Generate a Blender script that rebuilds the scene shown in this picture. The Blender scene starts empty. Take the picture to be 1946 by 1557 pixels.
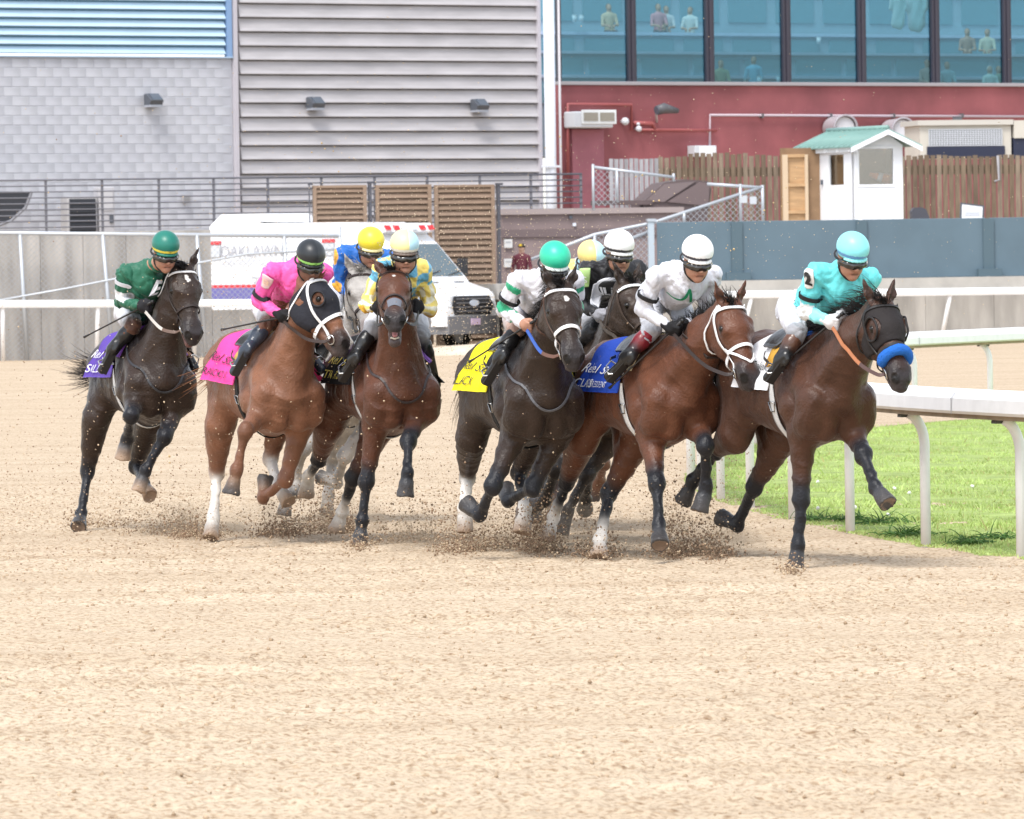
import bpy, bmesh, math, random
import numpy as np
from mathutils import Vector, Matrix

random.seed(7)
RNG = np.random.default_rng(11)
scene = bpy.context.scene
COL = scene.collection

# ------------------------------------------------------------------ camera
IMG_W, IMG_H = 1946.0, 1557.0
FPX = 12000.0            # focal length expressed in photograph pixels
CAM_H = 2.0
HORIZON = 505.0          # photograph row of the horizon at the centre column
ROLL = 0.015
PITCH = math.atan((IMG_H / 2 - HORIZON) / FPX)
_F = np.array([0, math.cos(PITCH), -math.sin(PITCH)])
_U = np.array([0, math.sin(PITCH), math.cos(PITCH)])
_R = np.array([1.0, 0, 0])
CAMP = np.array([0, 0, CAM_H])
cam_data = bpy.data.cameras.new('camera')
cam_data.sensor_fit = 'HORIZONTAL'
cam_data.sensor_width = 36.0
cam_data.lens = FPX / IMG_W * 36.0
cam_data.clip_start = 1.0
cam_data.clip_end = 6000.0
cam_data.dof.use_dof = True
cam_data.dof.focus_distance = 42.5
cam_data.dof.aperture_fstop = 14.0
cam = bpy.data.objects.new('camera', cam_data)
COL.objects.link(cam)
_cx = _R * math.cos(ROLL) - _U * math.sin(ROLL)
_cy = _R * math.sin(ROLL) + _U * math.cos(ROLL)
_cz = -_F
cam.matrix_world = Matrix(((_cx[0], _cy[0], _cz[0], 0), (_cx[1], _cy[1], _cz[1], 0),
                           (_cx[2], _cy[2], _cz[2], CAM_H), (0, 0, 0, 1)))
scene.camera = cam

# ------------------------------------------------------------------ light
SUN_EL, SUN_AZ = math.radians(58), math.radians(205)   # azimuth measured from +Y towards +X
world = bpy.data.worlds.new('World')
scene.world = world
world.use_nodes = True
wn = world.node_tree
wn.nodes.clear()
sky = wn.nodes.new('ShaderNodeTexSky')
sky.sky_type = 'NISHITA'
sky.sun_disc = False
sky.sun_elevation = SUN_EL
sky.sun_rotation = SUN_AZ
sky.dust_density = 1.0
sky.air_density = 1.0
hsv = wn.nodes.new('ShaderNodeHueSaturation')      # thin bright overcast: the blue is mostly washed out
hsv.inputs['Saturation'].default_value = 0.34
bg = wn.nodes.new('ShaderNodeBackground')
bg.inputs['Strength'].default_value = 0.15
wo = wn.nodes.new('ShaderNodeOutputWorld')
wn.links.new(sky.outputs[0], hsv.inputs['Color'])
wn.links.new(hsv.outputs[0], bg.inputs['Color'])
wn.links.new(bg.outputs[0], wo.inputs['Surface'])
sun_data = bpy.data.lights.new('sun', 'SUN')
sun_data.energy = 1.5
sun_data.angle = math.radians(20)
sun_data.color = (1.0, 0.965, 0.91)
sun = bpy.data.objects.new('sun', sun_data)
COL.objects.link(sun)
_sd = Vector((math.sin(SUN_AZ) * math.cos(SUN_EL), math.cos(SUN_AZ) * math.cos(SUN_EL), math.sin(SUN_EL)))
sun.rotation_euler = (-_sd).to_track_quat('-Z', 'Y').to_euler()
sun.location = _sd * 60
vs = scene.view_settings
vs.view_transform = 'Standard'
vs.look = 'None'
vs.gamma = 1.0
vs.use_curve_mapping = False
vs.exposure = 1.12
scene.cycles.max_bounces = 6
scene.cycles.diffuse_bounces = 3
scene.cycles.transparent_max_bounces = 12
scene.cycles.use_denoising = True

# ------------------------------------------------------------------ helpers: placing
def ray(px, py):
    u, v = px - IMG_W / 2, py - IMG_H / 2
    u2 = u * math.cos(ROLL) - v * math.sin(ROLL)
    v2 = u * math.sin(ROLL) + v * math.cos(ROLL)
    return _F + _R * (u2 / FPX) - _U * (v2 / FPX)

def at(px, py, depth):
    """world point seen at a photograph pixel, DEPTH metres in front of the camera"""
    d = ray(px, py)
    return CAMP + d * (depth / d[1])

def on_plane(px, py, p0, n):
    d = ray(px, py)
    t = np.dot(np.asarray(p0) - CAMP, n) / np.dot(d, n)
    return CAMP + d * t

def nrm(v):
    v = np.asarray(v, float)
    return v / (np.linalg.norm(v) + 1e-12)

# ------------------------------------------------------------------ helpers: materials
_mats = {}
def pbr(name, color, rough=0.6, metal=0.0, spec=0.4, noise=0.0, nscale=8.0, bump=0.0, bscale=40.0, attr=None,
        detail=4.0, noise_dark=0.6, coat=0.0, sheen=0.0, sub=0.0, stretch=None):
    """principled material; NOISE mixes the colour with a darker tone through a noise texture"""
    if name in _mats:
        return _mats[name]
    m = bpy.data.materials.new(name)
    m.use_nodes = True
    nt = m.node_tree
    b = nt.nodes['Principled BSDF']
    b.inputs['Roughness'].default_value = rough
    b.inputs['Metallic'].default_value = metal
    b.inputs['Specular IOR Level'].default_value = spec
    b.inputs['Coat Weight'].default_value = coat
    b.inputs['Sheen Weight'].default_value = sheen
    col = None
    tc = nt.nodes.new('ShaderNodeTexCoord')
    vec = tc.outputs['Object']
    if stretch is not None:
        mp = nt.nodes.new('ShaderNodeMapping')
        mp.inputs['Scale'].default_value = stretch
        nt.links.new(vec, mp.inputs['Vector'])
        vec = mp.outputs['Vector']
    if attr:
        a = nt.nodes.new('ShaderNodeAttribute')
        a.attribute_name = attr
        col = a.outputs['Color']
    else:
        rgb = nt.nodes.new('ShaderNodeRGB')
        rgb.outputs[0].default_value = (*color, 1)
        col = rgb.outputs[0]
    if noise > 0:
        n = nt.nodes.new('ShaderNodeTexNoise')
        n.inputs['Scale'].default_value = nscale
        n.inputs['Detail'].default_value = detail
        nt.links.new(vec, n.inputs['Vector'])
        mr = nt.nodes.new('ShaderNodeMapRange')
        mr.inputs['From Min'].default_value = 0.3
        mr.inputs['From Max'].default_value = 0.7
        mr.inputs['To Min'].default_value = 1.0 - noise * noise_dark
        mr.inputs['To Max'].default_value = 1.0 + noise * (1 - noise_dark)
        nt.links.new(n.outputs['Fac'], mr.inputs['Value'])
        mx = nt.nodes.new('ShaderNodeVectorMath')
        mx.operation = 'SCALE'
        nt.links.new(col, mx.inputs[0])
        nt.links.new(mr.outputs['Result'], mx.inputs['Scale'])
        col = mx.outputs['Vector']
    nt.links.new(col, b.inputs['Base Color'])
    if bump > 0:
        n2 = nt.nodes.new('ShaderNodeTexNoise')
        n2.inputs['Scale'].default_value = bscale
        n2.inputs['Detail'].default_value = 5.0
        nt.links.new(vec, n2.inputs['Vector'])
        bp = nt.nodes.new('ShaderNodeBump')
        bp.inputs['Strength'].default_value = min(1.0, bump)
        bp.inputs['Distance'].default_value = 0.02
        nt.links.new(n2.outputs['Fac'], bp.inputs['Height'])
        nt.links.new(bp.outputs['Normal'], b.inputs['Normal'])
    _mats[name] = m
    return m

# ------------------------------------------------------------------ helpers: objects
def tag(o, label=None, cat=None, group=None, kind=None):
    if label: o['label'] = label
    if cat: o['category'] = cat
    if group: o['group'] = group
    if kind: o['kind'] = kind
    return o

def empty(name, loc=(0, 0, 0), rz=0.0):
    o = bpy.data.objects.new(name, None)
    o.empty_display_size = 0.2
    o.location = Vector(loc)
    o.rotation_euler = (0, 0, rz)
    COL.objects.link(o)
    return o

def mesh_obj(name, verts, faces, mat=None, parent=None, smooth=False, colors=None, mw=None):
    me = bpy.data.meshes.new(name)
    verts = np.asarray(verts, dtype=np.float32)
    if isinstance(faces, np.ndarray):
        k = faces.shape[1]
        me.vertices.add(len(verts))
        me.vertices.foreach_set('co', verts.ravel())
        me.loops.add(faces.size)
        me.loops.foreach_set('vertex_index', faces.astype(np.int32).ravel())
        me.polygons.add(len(faces))
        me.polygons.foreach_set('loop_start', np.arange(0, faces.size, k, dtype=np.int32))
        me.update(calc_edges=True)
    else:
        me.from_pydata([tuple(map(float, v)) for v in verts], [], faces)
        me.update()
    if colors is not None:
        ca = me.color_attributes.new('col', 'FLOAT_COLOR', 'POINT')
        c4 = np.ones((len(verts), 4), dtype=np.float32)
        c4[:, :3] = colors
        ca.data.foreach_set('color', c4.ravel())
    if smooth:
        me.polygons.foreach_set('use_smooth', np.ones(len(me.polygons), dtype=bool))
    if mat is not None:
        me.materials.append(mat)
    o = bpy.data.objects.new(name, me)
    COL.objects.link(o)
    if parent is not None:
        o.parent = parent
    if mw is not None:
        o.matrix_world = mw
    return o

class MB:
    """collects simple shapes into one mesh (one part)"""
    def __init__(self):
        self.v, self.f = [], []
    def add(self, vs, fs):
        n = len(self.v)
        self.v += [tuple(map(float, p)) for p in vs]
        self.f += [tuple(i + n for i in f) for f in fs]
        return self
    def box(self, c, s, M=None, bev=0.0):
        c = np.asarray(c, float); s = np.asarray(s, float) / 2
        if bev > 0:
            bev = min(bev, *(s * 0.45))
            vs = []
            for ax in range(3):
                for sx in (-1, 1):
                    for sy in (-1, 1):
                        for sz in (-1, 1):
                            q = np.array([sx, sy, sz]) * s
                            for o in range(3):
                                if o != ax: q[o] -= bev * np.sign(q[o])
                            vs.append(q)
            bm = bmesh.new()
            bv = [bm.verts.new(p) for p in vs]
            r = bmesh.ops.convex_hull(bm, input=bv)
            bm.verts.index_update()
            pts = [np.array(v.co) for v in bm.verts]
            fs = [tuple(v.index for v in f.verts) for f in bm.faces]
            bm.free()
        else:
            pts = [np.array([x, y, z]) * s for x in (-1, 1) for y in (-1, 1) for z in (-1, 1)]
            fs = [(0, 1, 3, 2), (4, 6, 7, 5), (0, 4, 5, 1), (2, 3, 7, 6), (0, 2, 6, 4), (1, 5, 7, 3)]
        if M is not None:
            pts = [M @ p for p in pts]
        return self.add([p + c for p in pts], fs)
    def tube(self, path, r, seg=8, cap=True, flat=None):
        """tube along PATH; r number or list; flat=(normal, k) squeezes the section along that normal"""
        P = [np.asarray(p, float) for p in path]
        n = len(P)
        rs = [r] * n if np.isscalar(r) else list(r)
        vs, fs = [], []
        up = np.array([0, 0, 1.0])
        for i in range(n):
            t = nrm(P[min(i + 1, n - 1)] - P[max(i - 1, 0)])
            a = np.cross(t, up)
            if np.linalg.norm(a) < 1e-3: a = np.cross(t, np.array([1.0, 0, 0]))
            a = nrm(a); b = np.cross(a, t)
            up = b
            for k in range(seg):
                an = 2 * math.pi * k / seg
                off = (a * math.cos(an) + b * math.sin(an)) * rs[i]
                vs.append(P[i] + off)
        for i in range(n - 1):
            for k in range(seg):
                k2 = (k + 1) % seg
                fs.append((i * seg + k, i * seg + k2, (i + 1) * seg + k2, (i + 1) * seg + k))
        if cap:
            fs.append(tuple(range(seg - 1, -1, -1)))
            fs.append(tuple((n - 1) * seg + k for k in range(seg)))
        return self.add(vs, fs)
    def quad(self, a, b, c, d):
        return self.add([a, b, c, d], [(0, 1, 2, 3)])
    def slab(self, a, b, c, d, thick_vec):
        """closed slab: quad a,b,c,d extruded by thick_vec"""
        q = [np.asarray(p, float) for p in (a, b, c, d)]
        t = np.asarray(thick_vec, float)
        vs = q + [p + t for p in q]
        return self.add(vs, [(0, 1, 2, 3), (7, 6, 5, 4), (0, 4, 5, 1), (1, 5, 6, 2), (2, 6, 7, 3), (3, 7, 4, 0)])
    def prism(self, poly, axis_vec):
        q = [np.asarray(p, float) for p in poly]
        t = np.asarray(axis_vec, float)
        n = len(q)
        fs = [tuple(range(n)), tuple(range(2 * n - 1, n - 1, -1))]
        for i in range(n):
            j = (i + 1) % n
            fs.append((i, n + i, n + j, j))
        return self.add(q + [p + t for p in q], fs)
    def build(self, name, mat=None, parent=None, smooth=False, mw=None):
        o = mesh_obj(name, self.v, self.f, mat, parent, smooth, mw=mw)
        bm = bmesh.new(); bm.from_mesh(o.data)
        bmesh.ops.recalc_face_normals(bm, faces=bm.faces)
        bm.to_mesh(o.data); bm.free()
        return o

def text_mesh(txt, size=1.0, shear=0.0, spacing=1.0, bold=0.0):
    """flat glyph outlines as (verts Nx2, faces)"""
    cu = bpy.data.curves.new('glyphs', 'FONT')
    cu.body = txt
    cu.size = size
    cu.shear = shear
    cu.space_character = spacing
    cu.offset = bold
    cu.align_x = 'CENTER'
    cu.align_y = 'CENTER'
    cu.resolution_u = 3
    cu.fill_mode = 'FRONT'
    ob = bpy.data.objects.new('glyphs', cu)
    COL.objects.link(ob)
    dg = bpy.context.evaluated_depsgraph_get()
    me = bpy.data.meshes.new_from_object(ob.evaluated_get(dg))
    v = np.array([tuple(p.co) for p in me.vertices]).reshape(-1, 3)[:, :2]
    f = [tuple(p.vertices) for p in me.polygons]
    bpy.data.objects.remove(ob)
    bpy.data.curves.remove(cu)
    bpy.data.meshes.remove(me)
    return v, f

def text_on(name, txt, size, origin, ex, ey, mat, parent, off=0.004, **kw):
    """flat lettering on a plane"""
    v, f = text_mesh(txt, size, **kw)
    ex = nrm(ex); ey = nrm(ey); n = np.cross(ex, ey)
    P = [np.asarray(origin) + ex * a + ey * b + n * off for a, b in v]
    return mesh_obj(name, P, f, mat, parent)

# ------------------------------------------------------------------ helpers: distance fields -> smooth bodies
class Field:
    """smooth union of rounded cones / ellipsoids / blunt cones; each carries a colour"""
    def __init__(self):
        self.p = []
    def cone(self, a, b, ra, rb=None, col=(0.5, 0.5, 0.5), k=0.04, flat=None, fk=1.0, sub=False):
        a = np.asarray(a, float); b = np.asarray(b, float)
        rb = ra if rb is None else rb
        self.p.append(('c', a, b, ra, rb, None if flat is None else nrm(flat), fk, np.array(col, float), k, sub))
        return self
    def ball(self, c, r, col=(0.5, 0.5, 0.5), k=0.04, sub=False, axes=None):
        """r scalar or 3 radii (in AXES, rows)"""
        r = np.array([r, r, r], float) if np.isscalar(r) else np.array(r, float)
        A = np.eye(3) if axes is None else np.array(axes, float)
        self.p.append(('e', np.asarray(c, float), r, A, None, None, None, np.array(col, float), k, sub))
        return self
    def blunt(self, a, b, ra, rb, col=(0.5, 0.5, 0.5), k=0.01, rnd=0.006):
        a = np.asarray(a, float); b = np.asarray(b, float)
        self.p.append(('b', a, b, ra, rb, rnd, 1.0, np.array(col, float), k, False))
        return self
    @staticmethod
    def dist(q, X):
        t = q[0]
        if t == 'c':
            a, b, ra, rb, n, fk = q[1:7]
            d = X - a; ba = b - a
            if n is not None:
                d = d + ((fk - 1) * (d @ n))[..., None] * n
                ba = ba + (fk - 1) * np.dot(ba, n) * n
            L2 = float(ba @ ba)
            if L2 < 1e-10:
                return np.sqrt((d * d).sum(-1)) - ra
            h = np.clip((d @ ba) / L2, 0, 1)
            d = d - h[..., None] * ba
            return np.sqrt((d * d).sum(-1)) - (ra + (rb - ra) * h)
        if t == 'e':
            c, r, A = q[1:4]
            d = (X - c) @ A.T
            k0 = np.sqrt(((d / r) ** 2).sum(-1))
            k1 = np.sqrt(((d / (r * r)) ** 2).sum(-1)) + 1e-9
            return k0 * (k0 - 1.0) / k1
        a, b, ra, rb, rnd = q[1:6]
        ba = b - a; L = np.linalg.norm(ba); u = ba / L
        d = X - a
        s = d @ u
        rad = np.sqrt(np.maximum((d * d).sum(-1) - s * s, 0))
        h = np.clip(s / L, 0, 1)
        dr = rad - (ra + (rb - ra) * h) + rnd
        dz = np.abs(s - L / 2) - L / 2 + rnd
        return np.minimum(np.maximum(dr, dz), 0) + np.sqrt(np.maximum(dr, 0) ** 2 + np.maximum(dz, 0) ** 2) - rnd
    @staticmethod
    def bounds(q):
        if q[0] == 'e':
            m = float(q[2].max())
            return q[1] - m, q[1] + m
        m = max(q[3], q[4]) / (min(1.0, q[6]) if q[6] else 1.0)
        return np.minimum(q[1], q[2]) - m, np.maximum(q[1], q[2]) + m
    @staticmethod
    def smin(a, b, k):
        h = np.maximum(k - np.abs(a - b), 0) / k
        return np.minimum(a, b) - h * h * k * 0.25
    def eval(self, X, skip_sub=False):
        X = np.asarray(X, float)
        D = np.full(X.shape[:-1], 9.0)
        for q in self.p:
            if q[9]:
                if not skip_sub:
                    D = -Field.smin(-D, Field.dist(q, X), q[8])
            else:
                D = Field.smin(D, Field.dist(q, X), q[8])
        return D
    def grad(self, X, e=0.004):
        G = np.zeros_like(X)
        for i in range(3):
            o = np.zeros(3); o[i] = e
            G[..., i] = self.eval(X + o, True) - self.eval(X - o, True)
        return G / (np.linalg.norm(G, axis=-1, keepdims=True) + 1e-9)
    def project(self, X, off=0.0, it=6):
        X = np.array(X, float)
        for _ in range(it):
            d = self.eval(X, True) - off
            X = X - self.grad(X) * d[..., None]
        return X
    def grid(self, h, inflate=0.0, lo=None, hi=None):
        los, his = zip(*[Field.bounds(q) for q in self.p if not q[9]])
        l = np.min(los, 0) - 0.03 - inflate if lo is None else np.asarray(lo, float)
        u = np.max(his, 0) + 0.03 + inflate if hi is None else np.asarray(hi, float)
        n = np.ceil((u - l) / h).astype(int) + 2
        D = np.full(n, 1.0, dtype=np.float32)
        ax = [l[i] + h * np.arange(n[i]) for i in range(3)]
        for q in self.p:
            bl, bu = Field.bounds(q)
            m = q[8] + 2.5 * h + inflate
            i0 = np.clip(np.floor((bl - m - l) / h).astype(int), 0, n)
            i1 = np.clip(np.ceil((bu + m - l) / h).astype(int) + 1, 0, n)
            if (i1 <= i0).any(): continue
            sl = tuple(slice(i0[i], i1[i]) for i in range(3))
            X = np.stack(np.meshgrid(*[ax[i][sl[i]] for i in range(3)], indexing='ij'), -1).astype(np.float32)
            q32 = tuple(x.astype(np.float32) if isinstance(x, np.ndarray) else x for x in q)
            d = Field.dist(q32, X)
            if q[9]:
                D[sl] = -Field.smin(-D[sl], d, q[8])
            else:
                D[sl] = Field.smin(D[sl], d, q[8])
        if inflate: D -= inflate
        return D, l, ax
    def colors(self, V, tau=0.012):
        n = len(V)
        W = np.full(n, 1e-9); C = np.zeros((n, 3)); dmin = np.full(n, 9.0)
        ds = []
        for q in self.p:
            d = Field.dist(q, V)
            if q[9]: d = np.where(d < 0.004, d - 0.02, 9.0)
            ds.append(d); dmin = np.minimum(dmin, d)
        for q, d in zip(self.p, ds):
            w = np.exp(-np.clip((d - dmin) / tau, 0, 40))
            W += w; C += w[:, None] * q[7]
        return C / W[:, None]

_EDG = [(0, 1), (2, 3), (4, 5), (6, 7), (0, 2), (1, 3), (4, 6), (5, 7), (0, 4), (1, 5), (2, 6), (3, 7)]
_COR = np.array([(i, j, k) for i in (0, 1) for j in (0, 1) for k in (0, 1)])
def surface_nets(D, l, h, smooth=1):
    S = D < 0
    nx, ny, nz = D.shape
    cnt = np.zeros((nx - 1, ny - 1, nz - 1), dtype=np.int8)
    for i, j, k in _COR:
        cnt += S[i:nx - 1 + i, j:ny - 1 + j, k:nz - 1 + k]
    act = (cnt > 0) & (cnt < 8)
    I = np.argwhere(act)
    if len(I) == 0:
        return np.zeros((0, 3)), np.zeros((0, 4), int)
    idx = np.full(act.shape, -1, dtype=np.int32)
    idx[act] = np.arange(len(I))
    vals = np.stack([D[I[:, 0] + c[0], I[:, 1] + c[1], I[:, 2] + c[2]] for c in _COR], 1)
    P = np.zeros((len(I), 3)); N = np.zeros(len(I))
    for a, b in _EDG:
        va, vb = vals[:, a], vals[:, b]
        m = (va < 0) != (vb < 0)
        t = np.where(m, va / np.where(m, va - vb, 1), 0)
        P += np.where(m[:, None], _COR[a] + t[:, None] * (_COR[b] - _COR[a]), 0)
        N += m
    V = l + h * (I + P / N[:, None])
    F = []
    for ax in range(3):
        s0 = [slice(None)] * 3; s1 = [slice(None)] * 3
        s0[ax] = slice(0, -1); s1[ax] = slice(1, None)
        A = S[tuple(s0)]; B = S[tuple(s1)]
        E = np.argwhere(A != B)
        o1, o2 = (ax + 1) % 3, (ax + 2) % 3
        ok = (E[:, o1] > 0) & (E[:, o2] > 0) & (E[:, o1] < D.shape[o1] - 1) & (E[:, o2] < D.shape[o2] - 1)
        E = E[ok]
        if len(E) == 0: continue
        sgn = A[tuple(E.T)]
        def cell(d1, d2):
            Q = E.copy(); Q[:, o1] -= d1; Q[:, o2] -= d2
            return idx[tuple(Q.T)]
        q = np.stack([cell(1, 1), cell(0, 1), cell(0, 0), cell(1, 0)], 1)
        q[~sgn] = q[~sgn][:, ::-1]
        F.append(q)
    F = np.concatenate(F)
    F = F[(F >= 0).all(1)]
    for _ in range(smooth):
        ii = np.concatenate([F[:, 0], F[:, 1], F[:, 1], F[:, 2], F[:, 2], F[:, 3], F[:, 3], F[:, 0]])
        jj = np.concatenate([F[:, 1], F[:, 0], F[:, 2], F[:, 1], F[:, 3], F[:, 2], F[:, 0], F[:, 3]])
        c = np.bincount(ii, minlength=len(V))
        A = np.stack([np.bincount(ii, weights=V[jj, d], minlength=len(V)) for d in range(3)], 1)
        V = V * 0.4 + 0.6 * A / np.maximum(c, 1)[:, None]
    return V, F

def field_obj(name, fld, h, mat, parent=None, mw=None, inflate=0.0, smooth=1, clip=None, wob=None, colfn=None, lo=None, hi=None):
    D, l, ax = fld.grid(h, inflate, lo, hi)
    if wob is not None or clip is not None:
        X = np.stack(np.meshgrid(*ax, indexing='ij'), -1).astype(np.float32)
        near = np.abs(D) < 0.1
        if wob is not None:
            D[near] += wob(X[near]).astype(np.float32)
        if clip is not None:
            D = np.maximum(D, clip(X).astype(np.float32))
        del X
    V, F = surface_nets(D, l, h, smooth)
    if len(V) == 0:
        V = np.zeros((3, 3)); F = np.array([[0, 1, 2, 0]])
    C = fld.colors(V)
    if colfn is not None:
        C = colfn(V, C)
    return mesh_obj(name, V, F, mat, parent, True, C, mw)
# ------------------------------------------------------------------ tack
M_COAT = pbr('coat', (0, 0, 0), rough=0.38, spec=0.29, attr='col', noise=0.45, nscale=6.0, bump=0.34, bscale=60.0, detail=6, sheen=0.06)
M_HAIR = pbr('hair', (0, 0, 0), rough=0.55, spec=0.3, attr='col')
M_CLOTH = pbr('cloth', (0, 0, 0), rough=0.75, spec=0.25, attr='col', noise=0.12, nscale=9, bump=0.35, bscale=26)
M_SILK = pbr('silk', (0, 0, 0), rough=0.5, spec=0.35, attr='col', noise=0.12, nscale=14, bump=0.5, bscale=22, sheen=0.15)
M_SKIN = pbr('skin', (0, 0, 0), rough=0.55, spec=0.35, attr='col', bump=0.1, bscale=60)
M_HELM = pbr('helmet_cover', (0, 0, 0), rough=0.38, spec=0.45, attr='col', noise=0.08, nscale=20)
M_BOOT = pbr('boot_leather', (0, 0, 0), rough=0.28, spec=0.5, attr='col', bump=0.3, bscale=18)
M_STEEL = pbr('bit_steel', (0.55, 0.55, 0.55), rough=0.25, metal=1.0)
M_EYE = pbr('eyeball', (0.006, 0.004, 0.003), rough=0.12, spec=0.4)
M_LENS = pbr('goggle_lens', (0.02, 0.018, 0.016), rough=0.06, spec=0.8)
M_BLACKP = pbr('black_plastic', (0.015, 0.015, 0.016), rough=0.35)
M_WHIP = pbr('whip_leather', (0.02, 0.018, 0.018), rough=0.4)
_flat = {}
def flat_mat(col, rough=0.6, nm='paint'):
    key = (tuple(round(c, 3) for c in col), rough)
    if key not in _flat:
        _flat[key] = pbr('%s_%d' % (nm, len(_flat)), col, rough=rough, noise=0.1, nscale=30)
    return _flat[key]

def catmull(P, n):
    P = np.asarray(P, float)
    Q = np.vstack([2 * P[0] - P[1], P, 2 * P[-1] - P[-2]])
    out = []
    for i in range(1, len(Q) - 2):
        for t in np.linspace(0, 1, n, endpoint=False):
            p0, p1, p2, p3 = Q[i - 1:i + 3]
            out.append(0.5 * ((2 * p1) + (p2 - p0) * t + (2 * p0 - 5 * p1 + 4 * p2 - p3) * t * t + (3 * p1 - p0 - 3 * p2 + p3) * t ** 3))
    out.append(P[-1])
    return np.array(out)

def ribbon(P, N, w, th):
    """box-section strap along P with surface normals N"""
    P = np.asarray(P); n = len(P)
    T = np.gradient(P, axis=0)
    T /= np.linalg.norm(T, axis=1, keepdims=True) + 1e-9
    B = np.cross(T, N); B /= np.linalg.norm(B, axis=1, keepdims=True) + 1e-9
    vs = np.concatenate([P + B * w / 2 - N * th / 2, P - B * w / 2 - N * th / 2, P - B * w / 2 + N * th / 2, P + B * w / 2 + N * th / 2])
    fs = []
    for i in range(n - 1):
        for k in range(4):
            a, b = k * n + i, ((k + 1) % 4) * n + i
            fs.append((a, b, b + 1, a + 1))
    fs += [(0, n, 2 * n, 3 * n), (n - 1, 4 * n - 1, 3 * n - 1, 2 * n - 1)]
    return vs, fs

def strap(name, fld, pts, w, th, mat, parent, off=0.004, sub=6, closed=False, proj=True, smooth=0):
    P = catmull(pts, sub)
    if proj:
        P = fld.project(P, off + th / 2, 4)
        for _ in range(smooth):
            P[1:-1] = P[1:-1] * 0.5 + 0.25 * (P[:-2] + P[2:])
        if smooth:
            d = fld.eval(P, True)
            P = P + fld.grad(P, 0.02) * np.maximum(off + th / 2 - d, 0)[:, None]
        N = fld.grad(P, 0.02 if smooth else 0.004)
    else:
        N = np.tile(np.array([0, 0, 1.0]), (len(P), 1))
    v, f = ribbon(P, N, w, th)
    return mesh_obj(name, v, f, mat, parent, False)

def drape(H, x, th, off):
    """point on the trunk surface at station x and angle TH from the spine (radians, + to the left)"""
    x = np.asarray(x, float); th = np.asarray(th, float)
    sh = np.broadcast(x, th).shape
    x = np.broadcast_to(x, sh); th = np.broadcast_to(th, sh)
    o = np.stack([x, np.zeros(sh), np.full(sh, 1.24)], -1)
    d = np.stack([np.zeros(sh), np.sin(th), np.cos(th)], -1)
    t = np.full(sh, 0.62)
    for _ in range(14):
        t = t - (H.trunk_c.eval(o + d * t[..., None], True) - off) * 0.9
    return o + d * t[..., None]

def cloth_pt(H, U, T, off, slant, flare):
    X = U - slant * np.abs(T)
    P = drape(H, X, T, off)
    fl = np.clip((np.abs(T) - 1.0) / 0.8, 0, 1)
    P[..., 1] += np.sign(T) * (fl * np.where(T > 0, H.flare_l, flare + (0.0 if flare == 0 else 0.045) * np.clip(-U / 0.42, 0, 1)) * (1 + np.where(T > 0, 0.25, 0.0) * np.sin(U * 16)) + 0.0022 * np.sin(U * 38 + T * 5) * fl)
    return P, X

def drape_sheet(name, H, xs, ths, off, mat, parent, colfn, thick=0.006, slant=0.0, flare=0.0):
    U, T = np.meshgrid(xs, ths, indexing='ij')
    P, X = cloth_pt(H, U, T, off, slant, flare)
    n, m = U.shape
    C = colfn(U, np.abs(T))
    # outer + inner layer closed around the rim
    nv = n * m
    cen = np.stack([X, np.zeros_like(X), np.full_like(X, 1.24)], -1)
    D = P - cen; D /= np.linalg.norm(D, axis=-1, keepdims=True)
    V = np.concatenate([P.reshape(-1, 3), (P - D * thick).reshape(-1, 3)])
    CC = np.concatenate([C.reshape(-1, 3)] * 2)
    ii = np.arange(n * m).reshape(n, m)
    a, b, c, d = ii[:-1, :-1].ravel(), ii[1:, :-1].ravel(), ii[1:, 1:].ravel(), ii[:-1, 1:].ravel()
    F = [np.stack([a, b, c, d], 1), np.stack([d, c, b, a], 1) + nv]
    for line in (ii[0, :], ii[-1, :], ii[:, 0], ii[:, -1]):
        F.append(np.stack([line[:-1], line[1:], line[1:] + nv, line[:-1] + nv], 1))
    return mesh_obj(name, V, np.concatenate(F), mat, parent, True, CC)

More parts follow.
